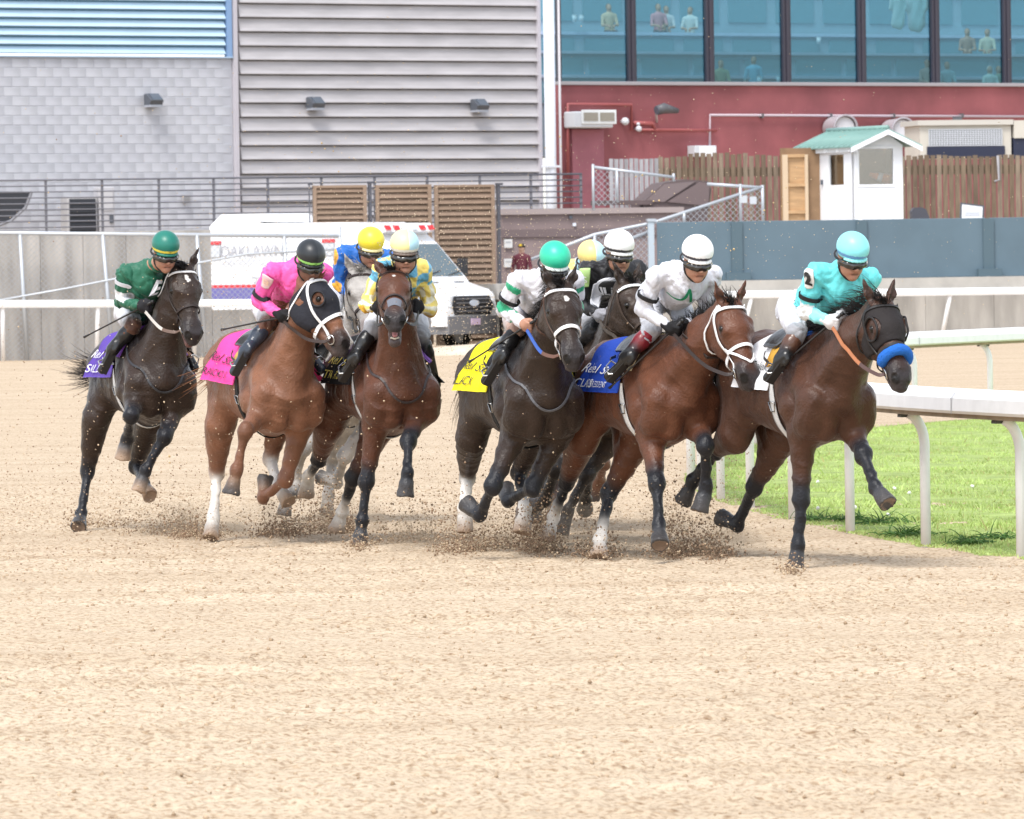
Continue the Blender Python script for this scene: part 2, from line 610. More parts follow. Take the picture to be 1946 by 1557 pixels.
def strands(name, roots, dirs, length, width, colour, parent, seg=6, grav=0.3, wave=0.05, jitter=0.3, rng=None, mat=None):
    rng = rng or RNG
    n = len(roots)
    L = length * rng.uniform(0.55, 1.1, n)
    D = dirs + rng.normal(0, jitter, (n, 3)); D /= np.linalg.norm(D, axis=1, keepdims=True)
    side = np.cross(D, np.array([0, 0, 1.0]) + rng.normal(0, .3, (n, 3))); side /= np.linalg.norm(side, axis=1, keepdims=True)
    ph = rng.uniform(0, 6.28, n)
    pts = []
    p = np.array(roots, float)
    pts.append(p.copy())
    for i in range(seg):
        st = L / seg
        D = D + np.array([0, 0, -1.0]) * grav / seg + side * (wave * np.cos(ph + i * 1.3))[:, None]
        D /= np.linalg.norm(D, axis=1, keepdims=True)
        p = p + D * st[:, None]
        pts.append(p.copy())
    P = np.stack(pts, 1)                               # n, seg+1, 3
    other = np.cross(side, D)
    w = width * rng.uniform(0.6, 1.3, n)
    V = []
    for k in range(3):
        an = 2 * math.pi * k / 3
        off = (side * math.cos(an) + other * math.sin(an)) * w[:, None] / 2
        tap = np.linspace(1, 0.15, seg + 1)[None, :, None]
        V.append(P + off[:, None, :] * tap)
    V = np.stack(V, 2)                                 # n, seg+1, 3, 3
    idx = np.arange(n * (seg + 1) * 3).reshape(n, seg + 1, 3)
    F = []
    for k in range(3):
        k2 = (k + 1) % 3
        F.append(np.stack([idx[:, :-1, k], idx[:, :-1, k2], idx[:, 1:, k2], idx[:, 1:, k]], -1).reshape(-1, 4))
    C = np.repeat(np.array(colour)[None] * rng.uniform(0.6, 1.35, (n, 1)), (seg + 1) * 3, 0)
    return mesh_obj(name, V.reshape(-1, 3), np.concatenate(F), mat or M_HAIR, parent, True, C)

def empty_part(name, parent):
    o = bpy.data.objects.new(name, None)
    o.empty_display_size = 0.1
    COL.objects.link(o)
    o.parent = parent
    return o

# ------------------------------------------------------------------ ground
def lattice(x, y, cell, seed):
    """smooth value noise in [-1, 1]"""
    r = np.random.default_rng(seed)
    T = r.uniform(-1, 1, (256, 256))
    u, v = x / cell, y / cell
    i, j = np.floor(u).astype(int), np.floor(v).astype(int)
    fu, fv = u - i, v - j
    fu = fu * fu * (3 - 2 * fu); fv = fv * fv * (3 - 2 * fv)
    i0, i1, j0, j1 = i % 256, (i + 1) % 256, j % 256, (j + 1) % 256
    return (T[i0, j0] * (1 - fu) + T[i1, j0] * fu) * (1 - fv) + (T[i0, j1] * (1 - fu) + T[i1, j1] * fu) * fv

def sand_height(X, Y):
    near = np.clip((62 - Y) / 6, 0, 1) * np.clip((8 - np.abs(X)) / 1.0, 0, 1)
    a = 0.010 * lattice(X, Y, 0.12, 1) + 0.016 * lattice(X + 3, Y, 0.062, 2) + 0.010 * np.maximum(lattice(X + 7, Y, 0.08, 6), 0.2)
    rough = np.clip(0.75 + 0.6 * lattice(X, Y, 1.7, 3), 0.3, 1.4)
    big = 0.018 * lattice(X, Y, 0.75, 4) + 0.012 * np.sin((Y * 0.98 + X * 0.10) * 5.0 + 2.5 * lattice(X, Y, 2.6, 5)) * np.clip(0.6 + lattice(X, Y, 3.0, 8), 0, 1)
    return (a * rough + big * 0.8) * near - 0.01

RAIL = np.array([(6.4, 32.0), (5.0, 36.5), (4.1, 39.5), (3.34, 42.0), (2.84, 44.1), (2.44, 46.5), (2.12, 48.8), (1.88, 51.1), (1.71, 53.2), (1.61, 55.4), (1.58, 57.6),
                 (1.66, 60.0), (1.84, 62.4), (2.08, 64.8), (2.35, 67.2), (2.64, 69.6), (3.05, 72.0), (3.85, 74.3), (4.85, 76.6), (5.95, 79.0), (7.2, 81.5), (10, 86), (14, 91)])

def build_ground():
    xs = np.unique(np.concatenate([[-900, -300, -120, -60, -30, -18, -12], np.arange(-8, 8.01, 0.043), [12, 18, 30, 60, 120, 300, 900]]))
    ys = np.unique(np.concatenate([[-60, -10, 5, 12, 15], np.arange(18, 50, 0.034), np.arange(50, 62, 0.06), np.arange(62, 80, 0.5), [85, 95, 110, 130, 160, 200, 300, 600, 1500, 3500]]))
    X, Y = np.meshgrid(xs, ys, indexing='ij')
    Z = sand_height(X, Y)
    n, m = X.shape
    ii = np.arange(n * m).reshape(n, m)
    F = np.stack([ii[:-1, :-1].ravel(), ii[1:, :-1].ravel(), ii[1:, 1:].ravel(), ii[:-1, 1:].ravel()], 1)
    m_ = bpy.data.materials.new('track_sand')
    m_.use_nodes = True
    nt = m_.node_tree; b = nt.nodes['Principled BSDF']
    b.inputs['Roughness'].default_value = 0.95; b.inputs['Specular IOR Level'].default_value = 0.15
    tc = nt.nodes.new('ShaderNodeTexCoord')
    def noise(scale, detail, sc=(1, 1, 1)):
        mp = nt.nodes.new('ShaderNodeMapping'); mp.inputs['Scale'].default_value = sc
        nt.links.new(tc.outputs['Object'], mp.inputs['Vector'])
        q = nt.nodes.new('ShaderNodeTexNoise'); q.inputs['Scale'].default_value = scale; q.inputs['Detail'].default_value = detail
        nt.links.new(mp.outputs['Vector'], q.inputs['Vector'])
        return q.outputs['Fac']
    def ramp(fac, stops):
        r = nt.nodes.new('ShaderNodeValToRGB')
        while len(r.color_ramp.elements) < len(stops): r.color_ramp.elements.new(0.5)
        for e, (p, c) in zip(r.color_ramp.elements, stops): e.position = p; e.color = (*c, 1)
        nt.links.new(fac, r.inputs['Fac'])
        return r.outputs['Color']
    def mix(fac, a, c, mode='MIX'):
        q = nt.nodes.new('ShaderNodeMix'); q.data_type = 'RGBA'; q.blend_type = mode
        if isinstance(fac, float): q.inputs[0].default_value = fac
        else: nt.links.new(fac, q.inputs[0])
        nt.links.new(a, q.inputs[6]); nt.links.new(c, q.inputs[7])
        return q.outputs[2]
    base = ramp(noise(1.0, 5, (0.16, 1.1, 1)), [(0.30, (0.475, 0.372, 0.263)), (0.50, (0.530, 0.425, 0.308)), (0.70, (0.570, 0.462, 0.342))])
    fine = ramp(noise(34, 3), [(0.36, (0.66, 0.60, 0.55)), (0.50, (0.98, 0.98, 0.98)), (0.68, (1.08, 1.07, 1.06))])
    damp = ramp(noise(15, 2), [(0.60, (1, 1, 1)), (0.72, (0.72, 0.64, 0.56))])
    col = mix(1.0, mix(1.0, base, fine, 'MULTIPLY'), damp, 'MULTIPLY')
    nt.links.new(col, b.inputs['Base Color'])
    bp = nt.nodes.new('ShaderNodeBump'); bp.inputs['Strength'].default_value = 0.8; bp.inputs['Distance'].default_value = 0.02
    nt.links.new(noise(46, 5), bp.inputs['Height']); nt.links.new(bp.outputs['Normal'], b.inputs['Normal'])
    g = mesh_obj('ground', np.stack([X, Y, Z], -1).reshape(-1, 3), F, m_, None, True)
    tag(g, kind='structure')
    return g
build_ground()

# ---- loose clods lying on the track
def clods(name, P, R, mat, rng, kindlabel, cat, cols=None):
    n = len(P)
    base = np.array([(1, 0, 0), (-1, 0, 0), (0, 1, 0), (0, -1, 0), (0, 0, 1), (0, 0, -1)], float)
    fc = np.array([(0, 2, 4), (2, 1, 4), (1, 3, 4), (3, 0, 4), (2, 0, 5), (1, 2, 5), (3, 1, 5), (0, 3, 5)])
    an = rng.uniform(0, 6.28, (n, 3))
    def rot(a, i, j):
        M = np.tile(np.eye(3), (n, 1, 1)); c, s = np.cos(a), np.sin(a)
        M[:, i, i] = c; M[:, j, j] = c; M[:, i, j] = -s; M[:, j, i] = s
        return M
    M = rot(an[:, 0], 0, 1) @ rot(an[:, 1], 1, 2)
    S = rng.uniform(0.5, 1.2, (n, 6, 1)) * R[:, None, None]
    V = np.einsum('nij,nkj->nki', M, base[None] * S) + P[:, None]
    F = (fc[None] + (np.arange(n) * 6)[:, None, None]).reshape(-1, 3)
    C = None if cols is None else np.repeat(cols, 6, 0)
    o = mesh_obj(name, V.reshape(-1, 3), F, mat, None, False, C)
    tag(o, kindlabel, cat, kind='stuff')
    return o
M_CLOD = pbr('clod', (0, 0, 0), rough=0.95, spec=0.1, attr='col')
def scatter_clods():
    r = np.random.default_rng(5)
    n = 9000
    y = 20 + 34 * r.uniform(0, 1, n) ** 0.8; x = r.uniform(-1, 1, n) * (1.0 + y * 0.085)
    keep = x < np.interp(y, RAIL[:, 1], RAIL[:, 0]) - 0.2
    x, y = x[keep], y[keep]
    R = 0.005 + 0.012 * r.uniform(0, 1, len(x)) ** 3
    P = np.stack([x, y, sand_height(x, y) + R * 0.2], 1)
    t = r.uniform(0, 1, (len(x), 1))
    C = (0.32, 0.23, 0.15) * (1 - t) + np.array((0.50, 0.385, 0.27)) * t
    clods('loose_clods', P, R, M_CLOD, r, 'small clods of earth scattered over the sandy track', 'dirt clods', C)
scatter_clods()

# ------------------------------------------------------------------ infield grass
def build_grass():
    yy = np.linspace(32.5, 90, 90)
    # region right of the curved rail
    seg = RAIL
    def inner(y): return np.interp(y, seg[:, 1], seg[:, 0])
    V, F = [], []
    cols = 30
    for i, y in enumerate(yy):
        x0 = inner(y) + 0.02 + 0.05 * math.sin(y * 7)
        for k in range(cols):
            t = (k / (cols - 1)) ** 1.5
            x = x0 + t * 16
            z = 0.0 + 0.02 * min(1, t * 16 / 0.8) + 0.01 * math.sin(x * 3 + y * 2)
            V.append((x, y, z if k else -0.03))
    for i in range(len(yy) - 1):
        for k in range(cols - 1):
            a = i * cols + k
            F.append((a, a + 1, a + cols + 1, a + cols))
    lawn = mesh_obj('lawn', V, F, pbr('lawn_soil', (0.28, 0.36, 0.10), rough=0.9, noise=0.5, nscale=3.0), None, True)
    tag(lawn, kind='structure')
    r = np.random.default_rng(3)
    n = 190000
    y = 37 + (82 - 37) * r.uniform(0, 1, n) ** 1.35
    x = inner(y) - 0.02 + r.uniform(0, 1, n) ** 1.2 * (np.clip(y * 0.088 - inner(y), 0.2, 6) + 0.5)
    far_lim = np.where(y > 57.6, 1, 0)
    dens = lattice(x, y, 0.35, 9)
    h = (0.022 + 0.018 * r.uniform(0, 1, n) + 0.010 * dens) * np.where(r.uniform(0, 1, n) > 0.985, 2.2, 1.0)
    edge = np.clip((x - inner(y)) / 0.5, 0, 1)
    keep = (r.uniform(0, 1, n) < 0.35 + 0.65 * edge)
    h = h * (0.45 + 0.55 * edge)
    x, y, h = x[keep], y[keep], h[keep]; n = len(x)
    a = r.uniform(0, 6.28, n); w = r.uniform(0.004, 0.009, n)
    lean = r.normal(0, 0.35, (n, 2)) * h[:, None]
    z0 = np.full(n, 0.0)
    dx, dy = np.cos(a) * w, np.sin(a) * w
    V = np.stack([np.stack([x - dx, y - dy, z0], 1), np.stack([x + dx, y + dy, z0], 1),
                  np.stack([x + dx * 0.6 + lean[:, 0] * 0.4, y + dy * 0.6 + lean[:, 1] * 0.4, z0 + h * 0.6], 1), np.stack([x + lean[:, 0], y + lean[:, 1], z0 + h], 1)], 1)
    F = np.concatenate([np.arange(n)[:, None] * 4 + np.array([[0, 1, 2]]), np.arange(n)[:, None] * 4 + np.array([[0, 2, 3]])])
    t = r.uniform(0, 1, (n, 1)); pt = np.clip(0.5 + 0.8 * lattice(x, y, 1.3, 12), 0, 1)[:, None]
    C = np.array((0.36, 0.47, 0.14)) * (1 - t) + np.array((0.44, 0.54, 0.20)) * t
    C = C * (0.86 + 0.25 * pt)
    dry = r.uniform(0, 1, n) > 0.90 - 0.12 * np.clip(lattice(x, y, 0.9, 14), 0, 1)
    C[dry] = (0.36, 0.34, 0.14)
    m = pbr('grass_blade', (0, 0, 0), rough=0.6, spec=0.2, attr='col')
    g = mesh_obj('grass', V.reshape(-1, 3), F, m, None, False, np.repeat(C, 4, 0))
    tag(g, 'bright green mown grass of the infield behind the inner rail', 'grass', kind='stuff')
build_grass()

def ground_at(px, py, z=0.0):
    d = ray(px, py)
    return CAMP + d * ((z - CAM_H) / d[2])

def weeds():
    r = np.random.default_rng(17)
    green = np.array((0.07, 0.16, 0.03))
    for i, (px, py, sc, lb) in enumerate([(1623, 986, 1.1, 'low dark weed tuft at the foot of the second rail post'), (1674, 993, 1.5, 'widest dark weed tuft in the grass between two rail posts'), (1718, 1014, 1.3, 'dark weed clump left of the thick near rail post'),
                                      (1886, 1022, 1.3, 'dark weed clump at the foot of the rightmost rail post'), (1545, 985, 0.9, 'small weed tuft behind the leading horse by the rail'), (1845, 1030, 1.0, 'small weed between the two rightmost rail posts')]):
        p = ground_at(px, py, 0.03)
        n = 90
        roots = p + np.stack([r.normal(0, 0.07 * sc, n), r.normal(0, 0.07, n), np.zeros(n)], 1)
        d = np.stack([r.normal(0, 0.9, n), r.normal(0, 0.6, n), np.full(n, 0.6)], 1)
        o = strands('weed', roots, d, 0.11 * sc, 0.014, green, None, seg=4, grav=1.2, wave=0.05, jitter=0.2, rng=r, mat=pbr('weed_leaf', (0, 0, 0), rough=0.6, attr='col'))
        tag(o, lb, 'weed', 'weeds along the inner rail', kind='stuff')
    m_stem = pbr('dandelion_stem', (0.20, 0.30, 0.08), rough=0.7)
    m_head = pbr('dandelion_fluff', (0.72, 0.72, 0.70), rough=0.95)
    for i, (px, py, yb, lb) in enumerate([(1554, 916, 930, 'dandelion clock left of the second rail post, upper one'), (1554, 966, 978, 'dandelion clock left of the second rail post, lower one'), (1625, 964, 975, 'largest white dandelion clock between the rail posts'),
                                      (1728, 937, 952, 'dandelion clock left of the thick rail post'), (1688, 978, 988, 'small dandelion clock below the lifted hoof'), (1848, 924, 936, 'dandelion clock between the two right posts'), (1700, 928, 945, 'faint dandelion clock right of the lifted foreleg')]):
        b = ground_at(px + 1, yb, 0.03)
        top = at(px, py, b[1])
        e = empty('dandelion', b)
        tag(e, lb, 'dandelion', 'dandelion clocks in the grass')
        MB().tube([(0, 0, 0), (top - b) * 0.5 + np.array([0.004, 0, 0]), top - b], 0.0022, 5).build('stem', m_stem, e)
        hd_ = Field(); hd_.ball(top - b, 0.016, (0.7, 0.7, 0.68))
        field_obj('seed_head', hd_, 0.006, m_head, e, wob=lambda X: 0.003 * np.sin(X[:, 0] * 900) * np.sin(X[:, 2] * 900))
weeds()

# ------------------------------------------------------------------ inner rail
M_WHITE = pbr('white_rail_paint', (0.84, 0.84, 0.85), rough=0.35, spec=0.4, noise=0.10, nscale=7, detail=7)
M_RAIL_SHADE = pbr('rail_shade_tan', (0.34, 0.26, 0.17), rough=0.7, noise=0.4, nscale=6)  # tan tone paints the shade below the rail cover
M_BRACK = pbr('rail_bracket', (0.10, 0.10, 0.10), rough=0.6)
def build_inner_rail():
    C = catmull(np.column_stack([RAIL, np.zeros(len(RAIL))]), 6)
    T = np.gradient(C, axis=0); T /= np.linalg.norm(T, axis=1, keepdims=True)
    S = np.stack([T[:, 1], -T[:, 0], np.zeros(len(T))], 1)       # towards the infield
    S[T[:, 1] < -9] *= -1
    root = empty('inner_rail', C[18])
    tag(root, 'white safety rail on curved posts bordering the infield grass', 'rail')
    def sweep(name, prof, mat):
        vs, fs = [], []
        k = len(prof)
        for c, s in zip(C, S):
            for a, z in prof: vs.append(c + s * a + np.array([0, 0, z]) - C[18])
        for i in range(len(C) - 1):
            for j in range(k):
                j2 = (j + 1) % k
                fs.append((i * k + j, i * k + j2, (i + 1) * k + j2, (i + 1) * k + j))
        return mesh_obj(name, vs, fs, mat, root, False)
    sweep('rail_cover', [(-0.17, 0.955), (-0.185, 0.975), (-0.18, 1.06), (-0.155, 1.095), (-0.08, 1.12), (0.03, 1.115), (0.085, 1.085), (0.105, 1.05), (0.11, 0.975), (0.09, 0.957), (-0.14, 0.957)], M_WHITE)
    sweep('rail_board', [(-0.150, 0.925), (-0.150, 0.955), (0.07, 0.955), (0.07, 0.925)], M_RAIL_SHADE)  # added strip, its colour stands for the shadowed gap under the cover
    for i in range(9, len(C) - 12, 11):
        vs = []
        for q in (-0.008, 0.008):
            for a, z in [(-0.189, 0.952), (-0.189, 1.062), (-0.160, 1.100), (-0.08, 1.124), (0.03, 1.119), (0.090, 1.089), (0.114, 1.05), (0.114, 0.952)]:
                vs.append(C[i] + T[i] * q + S[i] * a + np.array([0, 0, z]) - C[18])
        mesh_obj('joint_seam', vs, [(j, j + 1, 8 + j + 1, 8 + j) for j in range(7)], pbr('rail_seam', (0.42, 0.42, 0.44), rough=0.6), root)
    base = np.array([(x, y, 0) for x, y in RAIL[1:-2]])
    Tg = np.gradient(np.column_stack([RAIL, np.zeros(len(RAIL))]), axis=0)
    for i in range(2, len(RAIL) - 2):
        t = nrm(Tg[i]); s = np.array([t[1], -t[0], 0])
        b = np.array([RAIL[i][0], RAIL[i][1], 0.0]) - C[18]
        path = [b + s * 0.04 + np.array([0, 0, -0.05]), b + s * 0.04 + np.array([0, 0, 0.70])]
        for an in np.linspace(0.1, 1.25, 6):
            path.append(b + s * (0.04 - 0.16 * (1 - math.cos(an))) + np.array([0, 0, 0.70 + 0.24 * math.sin(an)]))
        MB().tube(path, 0.036, 14).build('post', M_WHITE, root, True)
        MB().prism([b + s * 0.02 + np.array([0, 0, 0.985]), b - s * 0.13 + np.array([0, 0, 0.92]), b - s * 0.13 + np.array([0, 0, 0.90]), b + s * 0.0 + np.array([0, 0, 0.90])] , t * 0.09).build('bracket', M_BRACK, root)
build_inner_rail()
# ------------------------------------------------------------------ background: buildings, fences, van
class Wall:
    """vertical plane; u runs to the right along it, z up, out towards the camera"""
    def __init__(self, px, depth, yaw):
        a = math.radians(yaw)
        self.p0 = at(px, 500, depth); self.p0[2] = 0
        self.e = np.array([math.cos(a), math.sin(a), 0]); self.n = np.array([math.sin(a), -math.cos(a), 0])
        self.M = np.stack([self.e, self.n, np.array([0, 0, 1.0])], 1)
    def uz(self, px, py, out=0.0):
        p = on_plane(px, py, self.p0 + self.n * out, self.n)
        return float((p - self.p0) @ self.e), float(p[2])
    def pos(self, u, z, out=0.0):
        return self.p0 + self.e * u + self.n * out + np.array([0, 0, z])
    def rect(self, x0, y0, x1, y1, out=0.0):
        u0, z1 = self.uz(x0, y0, out); u1, z0 = self.uz(x1, y1, out)
        return u0, u1, z0, z1
    def box(self, mb, u0, u1, z0, z1, o0, o1, bev=0.0):
        c = self.pos((u0 + u1) / 2, (z0 + z1) / 2, (o0 + o1) / 2)
        return mb.box(c, (abs(u1 - u0), abs(o1 - o0), abs(z1 - z0)), self.M, bev)
    def pbox(self, mb, x0, y0, x1, y1, o0, o1, bev=0.0):
        u0, u1, z0, z1 = self.rect(x0, y0, x1, y1, max(o0, o1))
        return self.box(mb, u0, u1, z0, z1, o0, o1, bev)

WL = Wall(0, 160, 33)          # block building and louvred tower
WR = Wall(1065, 171.5, 33)     # red grandstand
def frame_empty(name, W, px, py=500):
    u, z = W.uz(px, 400)
    p = W.pos(u, 0.0)
    return empty(name, p)
def part(mb, name, mat, root, smooth=False):
    """mesh part in world coordinates parented to an unrotated empty"""
    off = np.array(root.matrix_basis.translation) if root.parent is None else np.array(root_loc(root))
    mb.v = [tuple(np.asarray(v) - off) for v in mb.v]
    return mb.build(name, mat, root, smooth)
def root_loc(o):
    p = np.zeros(3)
    while o is not None:
        p = p + np.array(o.matrix_basis.translation); o = o.parent
    return p

M_BLOCK = [pbr('block_%d' % i, c, rough=0.85, noise=0.35, nscale=1.3, bump=0.3, bscale=30) for i, c in enumerate([(0.47, 0.48, 0.525), (0.482, 0.492, 0.535), (0.455, 0.465, 0.51)])]
M_MORTAR = pbr('mortar', (0.42, 0.428, 0.47), rough=0.9)
M_BLUE = pbr('blue_sheet', (0.46, 0.63, 0.77), rough=0.45, noise=0.10, nscale=1.2)
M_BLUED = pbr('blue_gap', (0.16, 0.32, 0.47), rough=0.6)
M_LOUV = pbr('louvre_metal', (0.42, 0.405, 0.42), rough=0.5, noise=0.22, nscale=0.9, stretch=(1, 1, 5))
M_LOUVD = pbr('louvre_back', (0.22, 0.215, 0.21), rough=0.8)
M_TRIM = pbr('trim_lilac', (0.47, 0.45, 0.49), rough=0.55, noise=0.06, nscale=1)
M_PIPE = pbr('white_pipe', (0.66, 0.69, 0.75), rough=0.4)
M_LAMP = pbr('lamp_housing', (0.09, 0.10, 0.12), rough=0.4)
M_LAMPG = pbr('lamp_glass', (0.10, 0.12, 0.15), rough=0.08, spec=0.7)
M_DKRAIL = pbr('railing_paint', (0.14, 0.14, 0.16), rough=0.5)

def block_building():
    root = frame_empty('block_building', WL, 200)
    tag(root, 'pale grey concrete block building with blue louvred upper panel', 'building')
    mb = MB(); WL.pbox(mb, -800, 102, 446, 470, -0.5, -0.03); wall = part(mb, 'wall', M_MORTAR, root)
    u0, u1, z0, z1 = WL.rect(-40, 110, 443, 452, 0)
    rows, ch, bl = 19, (z1 - z0) / 19.0, 0.475
    me = None
    r = np.random.default_rng(2)
    base = [None, None, None]
    for i in range(3):
        q = MB().box((0, 0, 0), (bl - 0.012, 0.07, ch - 0.012), WL.M, 0.008)
        o = q.build('block', M_BLOCK[i]); base[i] = o.data; bpy.data.objects.remove(o)
    off = root_loc(root)
    for j in range(rows):
        zc = z0 + (j + 0.5) * ch
        k = 0
        u = u0 + (bl / 2 if j % 2 else 0)
        ul = WL.uz(443, 110 + (rows - 1 - j) * 18)[0]
        while u + bl < ul:
            o = bpy.data.objects.new('block', base[int(r.integers(0, 3))])
            COL.objects.link(o); o.parent = root
            o.location = Vector(WL.pos(u + bl / 2, zc, -0.055 + r.uniform(-0.002, 0.002)) - off)
            u += bl
    # blue panel
    sh = empty_part('shutter', root)
    mb = MB(); WL.pbox(mb, -800, -60, 440, 104, -0.30, -0.12); part(mb, 'backing', M_BLUED, sh)
    for i in range(9):
        a, b, c, d = WL.rect(-800, 103 - 17.2 * (i + 1) + 1.0, 428, 103 - 17.2 * i - 3.2, 0)
        zz0 = WL.uz(-60, 100.5 - 17.2 * i)[1]; zz1 = WL.uz(-60, 103 - 17.2 * (i + 1) + 1.6)[1]
        mb = MB()
        mb.prism([WL.pos(a, zz0, 0.02), WL.pos(a, zz0 + 0.02, 0.03), WL.pos(a, zz1, -0.07), WL.pos(a, zz1, -0.11), WL.pos(a, zz0, -0.03)], WL.e * (b - a))
        part(mb, 'slat', M_BLUE, sh)
    mb = MB(); WL.pbox(mb, 430, -60, 442, 108, -0.12, 0.05); part(mb, 'side_trim', pbr('blue_trim', (0.20, 0.32, 0.52), rough=0.5), root)
    mb = MB(); WL.pbox(mb, -800, 103, 443, 108, -0.1, 0.06); part(mb, 'sill', pbr('sill_blue', (0.36, 0.48, 0.62), rough=0.5), root)
block_building()

def louvred_tower():
    root = frame_empty('louvred_tower', WL, 740)
    tag(root, 'tall wall of pale metal louvres between lilac trim columns', 'building')
    mb = MB(); WL.pbox(mb, 452, -60, 1030, 470, -0.4, -0.13); part(mb, 'wall', M_LOUVD, root)
    pitch = 27.1
    u0 = WL.uz(457, 200)[0]; u1 = WL.uz(1021, 200)[0]
    for i in range(19):
        yb = 468 - pitch * i
        zb = WL.uz(457, yb)[1]; zt = WL.uz(457, yb - pitch)[1]
        h = zt - zb
        A = [(0.06, 0.05), (0.11, 0.055), (0.30, 0.02), (0.72, -0.02), (0.98, -0.05), (1.0, -0.11), (0.06, -0.11)]
        mb = MB(); mb.prism([WL.pos(u0, zb + h * t, o) for t, o in A], WL.e * (u1 - u0))
        part(mb, 'slat', M_LOUV, root)
    for a, b, o in ((443, 458, 0.10), (1021, 1034, 0.10)):
        mb = MB(); WL.pbox(mb, a, -60, b, 470, -0.3, o); part(mb, 'corner_trim', M_TRIM, root)
    u, _ = WL.uz(1047, 200, 0.3)
    mb = MB().tube([WL.pos(u, -0.5, 0.25), WL.pos(u, 9.5, 0.25)], 0.15, 16); part(mb, 'downpipe', M_PIPE, root, True)
    for z in (4.6, 2.2):
        mb = MB(); WL.box(mb, u - 0.2, u + 0.2, z, z + 0.06, 0.0, 0.42); part(mb, 'pipe_clip', M_PIPE, root)
    u2, _ = WL.uz(1064, 200, 0.3)
    mb = MB().tube([WL.pos(u2, -0.5, 0.3), WL.pos(u2, 9.5, 0.3)], 0.035, 8); part(mb, 'conduit', pbr('conduit_grey', (0.5, 0.48, 0.5), rough=0.4), root, True)
louvred_tower()

def wall_light(px, py, label):
    u, z = WL.uz(px, py, 0.15)
    root = empty('wall_light', WL.pos(u, z, 0.0))
    tag(root, label, 'wall light', 'black floodlights on the building wall')
    def P(a, b, c): return WL.pos(u + a, z + c, b)
    h = 0.14
    poly = [P(-0.19, 0.06, h), P(-0.19, 0.16, h + 0.02), P(-0.19, 0.42, -0.02), P(-0.19, 0.34, -h), P(-0.19, 0.06, -h)]
    mb = MB().prism(poly, WL.e * 0.38); part(mb, 'housing', M_LAMP, root)
    fr = np.array([P(-0.12, 0.20, h - 0.01), P(0.17, 0.20, h - 0.01), P(0.17, 0.42, -0.03), P(-0.12, 0.42, -0.03)]) + np.array([0, 0, 0.035])
    mb = MB().slab(*fr, (0, 0, -0.02)); part(mb, 'glass', M_LAMPG, root)
    mb = MB(); WL.box(mb, u - 0.19, u + 0.19, z - h - 0.05, z - h + 0.01, 0.05, 0.36); part(mb, 'lower_lip', pbr('lamp_lip', (0.35, 0.37, 0.42), rough=0.4), root)
    mb = MB(); WL.box(mb, u - 0.12, u + 0.12, z - 0.1, z + 0.1, -0.1, 0.07); part(mb, 'wall_bracket', M_LAMP, root)
wall_light(289, 190, 'black floodlight on the concrete block wall')
wall_light(597, 196, 'left one of two black floodlights on the louvred wall')
wall_light(909, 200, 'right one of two black floodlights on the louvred wall')

# ---- things by the foot of the block building
WR2 = Wall(0, 155, 14)
def railing():
    root = frame_empty('railing', WR2, 500)
    tag(root, 'dark horizontal bar railing below the louvred wall', 'railing')
    u0, _ = WR2.uz(-800, 344); z1 = WR2.uz(-50, 344)[1]; u1, _ = WR2.uz(1106, 344)
    z0 = WR2.uz(-50, 441)[1]
    for i in range(9):
        z = z1 + (z0 - z1) * i / 8.6
        mb = MB().tube([WR2.pos(u0, z), WR2.pos(u1, z)], 0.028 if i == 0 else 0.019, 6); part(mb, 'bar', M_DKRAIL, root, True)
    for x in (-780, -670, -560, -450, -340, -232, -125, -18, 88, 195, 303, 407, 510, 612, 713, 813, 913, 1010, 1105):
        u = WR2.uz(x, 400)[0]
        mb = MB(); WR2.box(mb, u - 0.03, u + 0.03, z0 - 2.5, z1, -0.05, 0.0); part(mb, 'post', M_DKRAIL, root)
railing()
WA = Wall(0, 158, 25)
